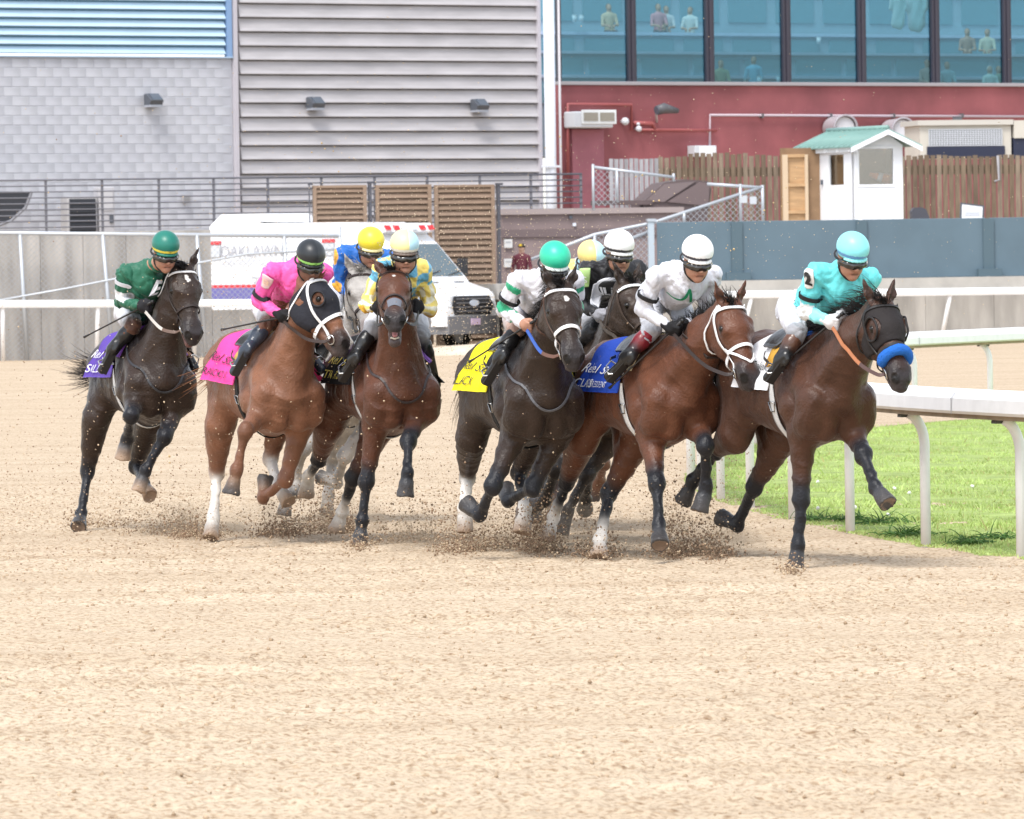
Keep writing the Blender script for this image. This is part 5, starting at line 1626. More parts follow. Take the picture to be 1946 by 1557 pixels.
    for x in (-0.85, -4.75):
        for sg in (-1, 1):
            c = P(x, sg * 0.90, 0.36); wv = ly * sg
            w = empty_part('wheel', root)
            e1, e2 = fx, np.array([0, 0, 1.0])
            def ring(r, t): return [c + wv * t + (e1 * math.cos(q) + e2 * math.sin(q)) * r for q in np.linspace(0, 6.283, 24, endpoint=False)]
            mb = MB()
            R = [ring(0.20, 0.10), ring(0.33, 0.13), ring(0.36, 0.08), ring(0.36, -0.12), ring(0.30, -0.14)]
            mb.add([p for r_ in R for p in r_], [(i * 24 + k, i * 24 + (k + 1) % 24, (i + 1) * 24 + (k + 1) % 24, (i + 1) * 24 + k) for i in range(4) for k in range(24)])
            part(mb, 'tyre', M_TY, w, True)
            mb = MB(); mb.prism(ring(0.21, 0.06), wv * 0.03); part(mb, 'rim', M_RIM, w)
    # roof hump at the rear
    mb = MB().prism([P(-L + 0.2, -0.8, HT - 0.02), P(-L + 0.35, -0.8, HT + 0.10), P(-L + 1.6, -0.8, HT + 0.10), P(-L + 1.9, -0.8, HT - 0.10)], ly * 1.6); part(mb, 'roof_pod', M_V, root)
ambulance()

# ---- ground under and in front of the backdrop is the same sand sheet; a paler drift lies along the gap
def drift():
    f = Field()
    p = at(905, 660, 143.5); p[2] = 0
    for i in range(9):
        f.ball(p + np.array([-3.2 + i * 0.75, 0.3 * math.sin(i * 2.1), -0.10]), (0.8, 0.9, 0.26 + 0.08 * math.sin(i * 1.7)), (0.55, 0.46, 0.36), 0.3)
    o = field_obj('sand_bank', f, 0.09, pbr('drift_sand', (0.56, 0.47, 0.37), rough=0.95, noise=0.2, nscale=3, bump=0.5, bscale=8), None, smooth=2)
    tag(o, kind='structure')
drift()
# ------------------------------------------------------------------ horses
WITHERS = np.array([0.30, 0.0, 1.58])
HOOF_DARK = (0.055, 0.050, 0.050)
HOOF_TAN = (0.34, 0.24, 0.17)
SOCK = (0.72, 0.68, 0.63)
BLACK = (0.0100, 0.0108, 0.0150)

class Frame:
    """trunk frame of one horse: local x forward, y to its left, z up"""
    def __init__(self, px, py, s, yaw, pitch):
        yaw = math.radians(yaw); pitch = math.radians(pitch)
        fx = np.array([math.sin(yaw), -math.cos(yaw), 0]); ly = np.array([math.cos(yaw), math.sin(yaw), 0]); uz = np.array([0, 0, 1.0])
        x = fx * math.cos(pitch) + uz * math.sin(pitch)
        z = uz * math.cos(pitch) - fx * math.sin(pitch)
        self.R = np.stack([x, ly, z], 1)          # columns are the local axes
        self.s = s
        self.o = at(px, py, FPX / s) - self.R @ WITHERS
        M = Matrix.Identity(4)
        for i in range(3):
            for j in range(3): M[i][j] = self.R[i, j]
            M[i][3] = self.o[i]
        self.M = M
        self.cam = self.loc(CAMP)
        self.up = self.R.T @ uz
    def loc(self, p): return self.R.T @ (np.asarray(p) - self.o)
    def wor(self, p): return self.R @ np.asarray(p) + self.o
    def dir(self, px, py): return self.R.T @ ray(px, py)
    def taylor(self, parent, px, L, near=True):
        d = self.dir(*px); q = self.cam - parent
        a = d @ d; b = q @ d; c = q @ q - L * L
        disc = b * b - a * c
        if disc <= 0:
            p = self.cam + d * (-b / a)
            return parent + nrm(p - parent) * L
        t = (-b - math.sqrt(disc)) / a if near else (-b + math.sqrt(disc)) / a
        return self.cam + d * t
    def at_depth_of(self, px, ref):
        """point on the pixel's ray as far from the camera as the local point REF"""
        d = ray(*px); w = self.wor(ref)
        return self.loc(CAMP + d * ((w[1] - CAMP[1]) / d[1]))
    def on_y(self, px, y, centre, rmin, rmax):
        d = self.dir(*px)
        t = (y - self.cam[1]) / d[1]
        p = self.cam + d * t
        r = np.linalg.norm(p - centre)
        if rmin <= r <= rmax: return p
        R = rmin if r < rmin else rmax
        q = self.cam - centre
        a = d @ d; b = q @ d; c = q @ q - R * R
        disc = b * b - a * c
        if disc <= 0:
            p = self.cam + d * (-b / a)
            return centre + nrm(p - centre) * R
        ts = [(-b - math.sqrt(disc)) / a, (-b + math.sqrt(disc)) / a]
        return self.cam + d * min(ts, key=lambda x: abs(x - t))

def hoof_parts(f, fet, hoof, hcol, pcol, cor):
    """pastern and hoof from fetlock towards the hoof centre"""
    d = nrm(hoof - fet)
    f.cone(fet, fet + d * 0.085, 0.040, 0.042, pcol, 0.02)
    f.cone(fet + d * 0.08, fet + d * 0.088, 0.053, 0.053, cor, 0.012)
    a = fet + d * 0.085; b = fet + d * 0.175
    f.blunt(a, b, 0.053, 0.066, hcol, 0.008, 0.008)
    f.ball(fet + d * 0.172, (0.05, 0.05, 0.012), (0.25, 0.17, 0.12), 0.004, sub=True, axes=np.stack(basis(d)))

def basis(d):
    d = nrm(d)
    a = np.cross(d, np.array([0, 0, 1.0]))
    if np.linalg.norm(a) < 0.1: a = np.cross(d, np.array([1.0, 0, 0]))
    a = nrm(a)
    return a, np.cross(a, d), d

class ScaledField(Field):
    def __init__(self, k):
        super().__init__(); self.kk = k
    def cone(self, a, b, ra, rb=None, *r, **kw):
        return super().cone(a, b, ra * self.kk, None if rb is None else rb * self.kk, *r, **kw)
    def ball(self, c, r, *a, **kw):
        return super().ball(c, r * self.kk if np.isscalar(r) else tuple(x * self.kk for x in r), *a, **kw)
HS = 1.17        # head breadth
class Horse:
    pass

def pose_horse(sp):
    H = Horse()
    H.sp = sp
    fr = H.fr = Frame(sp['withers'][0], sp['withers'][1], sp['s'], sp['yaw'], sp.get('pitch', 0))
    H.legs = {}
    for side, sg in (('R', -1), ('L', 1)):
        kn, fe, ho = sp[side + 'F']
        elbow = np.array([0.40, sg * 0.155, 0.93]) + np.array(sp.get('elb' + side, (0, 0, 0)))
        knee = fr.taylor(elbow, kn[:2], 0.425, kn[2] if len(kn) > 2 else True)
        fet = fr.taylor(knee, fe[:2], 0.295, fe[2] if len(fe) > 2 else True)
        hoof = fr.taylor(fet, ho[:2], 0.13, ho[2] if len(ho) > 2 else True)
        H.legs[side + 'F'] = (elbow, knee, fet, hoof)
        hk, fe, ho = sp[side + 'H']
        hip = np.array([-0.54, sg * 0.15, 1.24])
        hock = fr.on_y(hk[:2], sg * (hk[2] if len(hk) > 2 else 0.14), hip, 0.5, 0.80)
        v = hock - hip; r = np.linalg.norm(v)
        L1, L2 = 0.40, 0.44
        x = (r * r + L1 * L1 - L2 * L2) / (2 * r)
        hgt = math.sqrt(max(L1 * L1 - x * x, 0.08 ** 2))
        u = v / r
        fw = np.array([1.0, 0, 0.0]); fw = nrm(fw - u * (fw @ u))
        stifle = hip + u * x + fw * hgt + np.array([0, sg * 0.05, 0])
        fet = fr.taylor(hock, fe[:2], 0.37, fe[2] if len(fe) > 2 else True)
        hoof = fr.taylor(fet, ho[:2], 0.13, ho[2] if len(ho) > 2 else True)
        H.legs[side + 'H'] = (hip, stifle, hock, fet, hoof)
    H.nb = np.array([0.50, 0, 1.30])
    H.poll = fr.taylor(H.nb, sp['poll'], 0.78, True)
    H.muz = fr.taylor(H.poll, sp['muzzle'], 0.55, sp.get('mnear', True))
    h = nrm(H.muz - H.poll)
    l = np.cross(fr.up, h)
    l = nrm(l)
    if l[1] < 0 and abs(h[0]) > 0.3: l = -l
    rl = math.radians(sp.get('roll', 0))
    n = np.cross(h, l)                                # forehead normal
    if n @ fr.up < -0.2: n = -n
    l, n = l * math.cos(rl) + n * math.sin(rl), n * math.cos(rl) - l * math.sin(rl)
    H.h, H.l, H.n = h, l, n
    return H

def hd(H, t, l, n):
    return H.poll + H.h * t * 1.04 + H.l * l * HS + H.n * n * HS

def horse_fields(H):
    sp = H.sp; C = np.array(sp['coat'])
    dark = np.array(sp.get('points', sp['coat']))
    belly = C * sp.get('belly', 1.0)
    f = Field()
    # trunk
    f.ball((0.20, 0, 1.20), (0.50, 0.255, 0.33), C, 0.08)
    f.ball((-0.20, 0, 1.17), (0.50, 0.265, 0.275), C, 0.08)
    f.ball((0.10, 0, 1.05), (0.45, 0.19, 0.17), belly, 0.07)
    f.cone((0.30, 0, 1.46), (-0.05, 0, 1.38), 0.105, 0.15, C, 0.09)
    f.cone((-0.05, 0, 1.38), (-0.50, 0, 1.38), 0.15, 0.17, C, 0.09)
    f.ball((-0.56, 0, 1.30), (0.34, 0.24, 0.24), C, 0.07)
    for sg in (-1, 1):
        elb = H.legs[('R' if sg < 0 else 'L') + 'F'][0]
        f.ball((-0.50, sg * 0.12, 1.37), (0.27, 0.125, 0.155), C, 0.04)      # croup muscle
        f.cone((-0.62, sg * 0.14, 1.28), (-0.82, sg * 0.10, 1.18), 0.165, 0.12, C, 0.04)
        f.cone((-0.30, sg * 0.19, 1.34), (-0.36, sg * 0.20, 1.14), 0.07, 0.06, C, 0.06)    # point of hip
        f.cone((0.22, sg * 0.095, 1.44), (0.57, sg * 0.165, 1.16), 0.075, 0.115, C, 0.04)   # shoulder blade
        f.cone((0.16, sg * 0.16, 1.36), (0.34, sg * 0.185, 1.10), 0.10, 0.105, C, 0.03)    # triceps, long head
        f.cone((0.34, sg * 0.185, 1.10), elb + np.array([-0.03, 0, 0.03]), 0.105, 0.085, C, 0.03)
        f.cone((0.60, sg * 0.165, 1.17), (0.55, sg * 0.175, 1.02), 0.10, 0.105, C, 0.03)   # point of shoulder
        f.cone((0.62, sg * 0.075, 1.14), (0.58, sg * 0.085, 0.97), 0.105, 0.085, C, 0.022)    # breast, two halves
        f.cone((0.55, sg * 0.10, 1.0), elb + np.array([0.05, -sg * 0.03, 0.0]), 0.085, 0.075, C, 0.03)
        f.cone((0.57, sg * 0.17, 1.06), tuple(elb), 0.105, 0.092, C, 0.035)
        for i, xr in enumerate((-0.02, -0.09, -0.16, -0.23, -0.30)):         # ribs, barely showing
            f.cone((xr, sg * 0.245, 1.24), (xr - 0.05, sg * 0.225, 1.05), 0.022, 0.02, C, 0.05)
    f.cone((0.45, 0, 1.0), (0.15, 0, 0.93), 0.12, 0.11, belly, 0.06)
    H.trunk = Field(); H.trunk.p = list(f.p)
    # neck
    P, nb = H.poll, H.nb
    th = hd(H, 0.10, 0, -0.13)
    lat = nrm(np.cross(P - nb, np.array([0, 0, 1.0])) * 0.6 + np.array([0, 1.0, 0]) * (1 if np.cross(P - nb, np.array([0, 0, 1.0]))[1] > 0 else -1) * 0.4)
    mid = nb * 0.5 + P * 0.5
    f.cone(np.array([0.48, 0, 1.26]), nb * 0.45 + P * 0.55 + np.array([0, 0, -0.03]), 0.235, 0.145, C, 0.06, flat=lat, fk=1.22)
    f.cone(nb * 0.45 + P * 0.55 + np.array([0, 0, -0.03]), P * 0.86 + nb * 0.14 + (th - P) * 0.35, 0.145, 0.115, C, 0.05, flat=lat, fk=1.28)
    f.cone(np.array([0.28, 0, 1.49]), mid + np.array([-0.03, 0, 0.09]), 0.085, 0.066, C, 0.07)          # crest
    f.cone(mid + np.array([-0.03, 0, 0.09]), P + H.h * 0.01, 0.066, 0.062, C, 0.06)
    for sg in (-1, 1):
        f.cone(np.array([0.52, sg * 0.12, 1.22]), mid + H.l * sg * 0.055 + np.array([0.04, 0, -0.03]), 0.095, 0.07, C, 0.03)
        f.cone(mid + H.l * sg * 0.055 + np.array([0.04, 0, -0.03]), hd(H, 0.1, sg * 0.045, -0.08), 0.07, 0.062, C, 0.035)
    f.cone(np.array([0.64, 0, 1.17]), mid + nrm(th - P) * 0.11, 0.115, 0.085, C, 0.035)                   # underside / windpipe
    f.cone(mid + nrm(th - P) * 0.11, th, 0.085, 0.066, C, 0.035)
    H.body = f
    # head
    g = ScaledField(HS)
    faceC = C * sp.get('face', 1.0)
    mz = np.array(sp.get('muzzle_col', (0.026, 0.021, 0.022)))
    ax = np.stack([H.h, H.l, H.n])
    g.ball(hd(H, 0.09, 0, -0.035), (0.155, 0.092, 0.085), faceC, 0.04, axes=ax)
    g.cone(hd(H, 0.10, 0, -0.015), hd(H, 0.19, 0, -0.005), 0.075, 0.078, faceC, 0.04, flat=H.l, fk=0.82)
    g.cone(hd(H, 0.20, 0, -0.02), hd(H, 0.46, 0, -0.028), 0.082, 0.050, faceC, 0.05, flat=H.l, fk=1.08)
    for sg in (-1, 1):
        g.ball(hd(H, 0.17, sg * 0.045, -0.12), (0.115, 0.042, 0.095), faceC, 0.045, axes=ax)      # cheek
        g.cone(hd(H, 0.15, sg * 0.078, 0.022), hd(H, 0.21, sg * 0.075, 0.018), 0.026, 0.022, faceC, 0.025)   # brow
        g.cone(hd(H, 0.22, sg * 0.062, -0.045), hd(H, 0.36, sg * 0.048, -0.04), 0.022, 0.014, faceC, 0.03)   # facial crest
        g.cone(hd(H, 0.46, sg * 0.030, -0.015), hd(H, 0.525, sg * 0.040, -0.012), 0.03, 0.028, mz, 0.03)      # nostril wing
        g.ball(hd(H, 0.556, sg * 0.049, -0.010), (0.034, 0.021, 0.026), (0.002, 0.0015, 0.0015), 0.010, sub=True, axes=ax)
        g.ball(hd(H, 0.185, sg * 0.084, -0.004), 0.017, (0.006, 0.005, 0.005), 0.006)              # eye
    drop = sp.get('mouth', 0.0)
    g.cone(hd(H, 0.20, 0, -0.15), hd(H, 0.46, 0, -0.098 - drop * 0.8), 0.055, 0.032, faceC, 0.04, flat=H.l, fk=0.9)
    g.cone(hd(H, 0.46, 0, -0.035), hd(H, 0.53, 0, -0.040), 0.054, 0.050, mz, 0.03, flat=H.l, fk=0.93)
    g.cone(hd(H, 0.53, 0, -0.045), hd(H, 0.57, 0, -0.062), 0.044, 0.034, mz * 1.3, 0.03, flat=H.l, fk=0.85)
    g.cone(hd(H, 0.45, 0, -0.102 - drop), hd(H, 0.535, 0, -0.105 - drop), 0.034, 0.031, np.array(sp.get('lip', (0.075, 0.055, 0.052))), 0.022, flat=H.l, fk=0.85)
    if drop > 0.02:
        g.ball(hd(H, 0.54, 0, -0.075 - drop * 0.45), (0.06, 0.034, 0.016 + drop * 0.4), (0.22, 0.07, 0.06), 0.012, sub=True, axes=ax)
    else:
        g.cone(hd(H, 0.50, -0.09, -0.085), hd(H, 0.50, 0.09, -0.085), 0.010, 0.010, (0.006, 0.004, 0.004), 0.008, sub=True)
    ear = sp.get('ear', (-0.75, 0.55))
    for sg in (-1, 1):
        ed = nrm(H.h * ear[0] + H.n * ear[1] + H.l * sg * (ear[2] if len(ear) > 2 else 0.28))
        b0 = hd(H, 0.015, sg * 0.052, 0.018)
        side = nrm(np.cross(ed, H.n * 0.6 + H.h * 0.4))
        g.cone(b0, b0 + ed * 0.08, 0.024, 0.027, faceC, 0.02)
        g.cone(b0 + ed * 0.08, b0 + ed * 0.185, 0.027, 0.004, faceC * 0.8, 0.02)
        fw = nrm(H.n * 0.7 + H.h * 0.6 + H.l * sg * 0.3)
        g.cone(b0 + ed * 0.05 + fw * 0.026, b0 + ed * 0.125 + fw * 0.016, 0.020, 0.008, (0.03, 0.02, 0.018), 0.012, sub=True)
    H.head = g
    f.p += g.p
    # forelegs
    for side, sg in (('R', -1), ('L', 1)):
        e, k, ft, hf = H.legs[side + 'F']
        lc = sp.get('leg_' + side + 'F', 'dark')
        cu, cl, cp, ch, cor = leg_cols(lc, C, dark)
        v = k - e
        f.cone(e, e + v * 0.66, 0.10, 0.060, cu, 0.04)
        fwd = nrm(np.cross(np.array([0, 1.0, 0]), nrm(v)))
        if fwd[0] < 0: fwd = -fwd
        f.cone(e + v * 0.08 + fwd * 0.03, e + v * 0.55 + fwd * 0.012, 0.078, 0.050, cu, 0.022)
        f.cone(e + v * 0.05 - fwd * 0.03, e + v * 0.5 - fwd * 0.012, 0.07, 0.045, cu, 0.022)
        f.cone(e + v * 0.70, k, 0.057, 0.053, cl if lc != 'coat' else cu, 0.03)
        f.ball(k, (0.048, 0.052, 0.066), cl, 0.045)
        f.ball(k - fwd * 0.03 + v / 0.425 * 0.01, 0.03, cl, 0.02)
        cannon(f, k, ft, cl, 1.14, fwd, cp if lc.startswith('half') else cl)
        f.ball(ft, (0.044, 0.043, 0.050), cp, 0.035)
        hoof_parts(f, ft, hf, ch, cp, cor)
    # hind legs
    for side, sg in (('R', -1), ('L', 1)):
        hip, st, hk, ft, hf = H.legs[side + 'H']
        lc = sp.get('leg_' + side + 'H', 'dark')
        cu, cl, cp, ch, cor = leg_cols(lc, C, dark)
        f.cone(hip, st, 0.19, 0.115, C, 0.07, flat=(0, 1, 0), fk=1.30)
        f.cone(st + np.array([0.0, -sg * 0.02, 0.05]), (-0.30, sg * 0.16, 1.18), 0.10, 0.09, C, 0.07)   # flank fold
        bt = np.array([-0.80, sg * 0.10, 1.17])
        gm = st * 0.45 + hk * 0.55
        bk = nrm(np.cross(nrm(hk - st), np.array([0, 1.0, 0])))
        if bk[0] > 0: bk = -bk
        f.cone(bt, st * 0.6 + hk * 0.4 + bk * 0.035, 0.125, 0.075, C, 0.07, flat=(0, 1, 0), fk=1.15)
        f.cone(hip * 0.5 + bt * 0.5, gm, 0.14, 0.065, C, 0.06, flat=(0, 1, 0), fk=1.2)
        f.cone(st, st + (hk - st) * 0.72, 0.112, 0.068, cu, 0.035)
        f.cone(st + (hk - st) * 0.78, hk, 0.063, 0.055, cl if not lc.startswith('sock') else cu, 0.03)
        f.cone(st * 0.85 + hk * 0.15 + bk * 0.02, gm + bk * 0.012, 0.085, 0.055, cu, 0.05)
        pt = hk + bk * 0.052 + nrm(st - hk) * 0.045
        f.cone(gm + bk * 0.03, pt, 0.030, 0.024, cu * 0.7 + cl * 0.3, 0.03)
        f.ball(hk, (0.054, 0.050, 0.068), cl, 0.04)
        f.cone(pt, hk + bk * 0.035, 0.026, 0.034, cl, 0.02)
        b2 = nrm(ft - hk)
        fwd = -nrm(bk - b2 * (bk @ b2))
        cannon(f, hk, ft, cl, 1.18, fwd, cp if lc.startswith('half') else cl)
        f.ball(ft, (0.045, 0.044, 0.052), cp, 0.035)
        hoof_parts(f, ft, hf, ch, cp, cor)
    H.body = f
    return f

def leg_cols(lc, C, dark):
    C = np.array(C); dark = np.array(dark); S = np.array(SOCK)
    if lc == 'dark': return C, dark, dark, HOOF_DARK, dark * 1.2 + 0.04
    if lc == 'darktan': return C, dark, dark, HOOF_TAN, dark * 1.2 + 0.1
    if lc == 'coat': return C, C * 0.8, C * 0.75, HOOF_DARK, np.array(HOOF_TAN) * 0.7
    if lc == 'sock': return C, S, S * 0.9, HOOF_TAN, S * 0.8
    if lc == 'half': return C, dark, S, HOOF_TAN, S * 0.8
    if lc == 'pale': return C, C, C * 0.9, HOOF_DARK, C
    return C, dark, dark, HOOF_DARK, dark

def cannon(f, k, ft, col, sc, fwd, col2):
    m = k * 0.35 + ft * 0.65
    f.cone(k + fwd * 0.008, m + fwd * 0.008, 0.034 * sc, 0.028 * sc, col, 0.02)
    f.cone(m + fwd * 0.008, ft, 0.028 * sc, 0.032 * sc, col2, 0.02)
    f.cone(k - fwd * 0.020, m - fwd * 0.022, 0.024 * sc, 0.021 * sc, col, 0.02)
    f.cone(m - fwd * 0.022, ft - fwd * 0.018, 0.021 * sc, 0.028 * sc, col2, 0.02)

HORSES = {
 'A': dict(withers=(1556, 634), s=290, yaw=22, pitch=-3, coat=(0.064, 0.0255, 0.0135), points=BLACK, poll=(1672, 580), muzzle=(1716, 712), face=0.8,
           RF=((1522, 978), (1515, 1060), (1511, 1082)), elbL=(0.05, 0, 0.08), LF=((1641, 866), (1664, 926), (1682, 951)),
           RH=((1362, 855), (1317, 916, False), (1302, 945, False)), LH=((1433, 925), (1402, 998, False), (1376, 986, False)),
           ear=(-0.8, 0.35, 0.25)),
 'B': dict(withers=(1266, 640), s=282, yaw=20, pitch=-1, coat=(0.108, 0.0385, 0.0185), points=BLACK, poll=(1384, 580), muzzle=(1428, 712),
           RF=((1248, 920), (1252, 1000), (1254, 1028)), elbL=(0.05, 0, 0.08), LF=((1341, 848), (1342, 925, False), (1331, 965, False)),
           RH=((1077, 915), (1052, 984, False), (1040, 1022, False)), LH=((1147, 972), (1141, 1026), (1138, 1054)),
           leg_RH='half', leg_LH='half', ear=(-0.7, 0.5, 0.3)),
 'C': dict(withers=(1012, 640), s=278, yaw=15, pitch=-1, coat=(0.0270, 0.0150, 0.0100), points=BLACK, poll=(1064, 548), muzzle=(1092, 676),
           RF=((936, 925), (912, 980, False), (892, 962, False)), LF=((988, 976), (965, 952, False), (962, 935, False)),
           RH=((888, 908), (883, 966), (884, 1005)), LH=((986, 898), (998, 968), (993, 1002)),
           leg_RH='sock', leg_LH='half', ear=(-0.75, 0.4, 0.3)),
 'D': dict(withers=(747, 632), s=263, yaw=14, pitch=-1, coat=(0.094, 0.0340, 0.0175), points=BLACK, poll=(748, 524), muzzle=(750, 602),
           RF=((690, 953), (685, 1022), (682, 1040)), elbL=(0.05, 0, 0.08), LF=((776, 839), (774, 899), (771, 934)),
           RH=((606, 873), (586, 907, False), (583, 932, False)), LH=((667, 920), (651, 972, False), (642, 999, False)),
           leg_RH='half', leg_LH='half', mouth=0.075, ear=(-0.6, 0.3, 0.45)),
 'E': dict(withers=(527, 636), s=260, yaw=18, pitch=-4, coat=(0.200, 0.088, 0.049), points=(0.085, 0.03, 0.018), poll=(592, 532), muzzle=(662, 650), roll=-14,
           elbR=(0.06, 0, 0.10), RF=((466, 820), (445, 916, False), (434, 958, False)), LF=((535, 938), (500, 946, False), (503, 917, False)),
           RH=((412, 900), (406, 985), (401, 1014)), LH=((514, 872), (528, 925), (545, 948)),
           leg_RF='coat', leg_LF='coat', leg_RH='sock', leg_LH='sock', ear=(-0.75, 0.25, 0.2)),
 'F': dict(withers=(288, 622), s=249, yaw=16, pitch=0, coat=(0.0290, 0.0162, 0.0110), points=(0.0115, 0.0120, 0.0165), poll=(345, 512), muzzle=(370, 632),
           elbR=(0.04, 0, 0.11), RF=((249, 790), (242, 833, False), (235, 864, False)), elbL=(0.05, 0, 0.08), LF=((313, 830), (265, 915, False), (262, 936, False)),
           RH=((163, 912), (154, 979), (150, 997)), LH=((258, 886), (274, 920), (283, 938)),
           leg_RF='darktan', leg_LF='darktan', leg_LH='darktan', mouth=0.026, lip=(0.20, 0.10, 0.09), ear=(-0.7, 0.3, 0.35)),
 'G': dict(vox=0.0125, withers=(672, 628), s=243, yaw=17, pitch=0, coat=(0.36, 0.335, 0.31), points=(0.22, 0.20, 0.19), poll=(684, 520), muzzle=(706, 628),
           RF=((578, 853), (563, 905, False), (560, 936)), LF=((655, 868), (640, 918, False), (612, 908, False)),
           RH=((560, 880), (545, 940), (540, 975)), LH=((632, 880), (625, 940), (620, 975)),
           leg_RF='pale', leg_LF='pale', leg_RH='pale', leg_LH='pale', ear=(-0.7, 0.35, 0.3), muzzle_col=(0.2, 0.16, 0.15)),
 'H': dict(vox=0.011, withers=(1132, 640), s=266, yaw=21, pitch=0, coat=(0.040, 0.025, 0.018), points=(0.022, 0.018, 0.017), poll=(1192, 542), muzzle=(1256, 655),
           RF=((1056, 892), (1036, 952, False), (1014, 962, False)), LF=((1098, 925), (1078, 975, False), (1067, 1010, False)),
           RH=((1035, 890), (1020, 950), (1015, 985)), LH=((1118, 900), (1113, 950, False), (1112, 965, False)),
           ear=(-0.7, 0.4, 0.3)),
 'I': dict(vox=0.0145, withers=(1085, 650), s=252, yaw=16, pitch=0, coat=(0.13, 0.06, 0.035), points=(0.10, 0.07, 0.06), poll=(1128, 560), muzzle=(1150, 660),
           RF=((1030, 880), (1020, 935), (1016, 968)), LF=((1146, 880), (1140, 912, False), (1128, 940, False)),
           RH=((1000, 890), (995, 950), (992, 985)), LH=((1060, 890), (1055, 950), (1050, 985)),
           leg_LF='pale', ear=(-0.7, 0.4, 0.3)),
}
LEATHER = (0.065, 0.030, 0.018)
WHITE_T = (0.78, 0.78, 0.79)

def text_on_cloth(H, parent, txt, size, x0, th0, mat, side=-1, off=0.0145, slant=0.0, wide=1.45, **kw):
    v, f = text_mesh(txt, size, **kw)
    rr = 0.30
    th = th0 - v[:, 1] / rr
    x = x0 + v[:, 0] * wide * (1 if side < 0 else -1)
    P, _ = cloth_pt(H, x, side * th, H.cloth_off + 0.009, 0.03, 0.025)
    o = mesh_obj('lettering', P, f, mat, parent)
    o['kind'] = 'stuff'
    return o

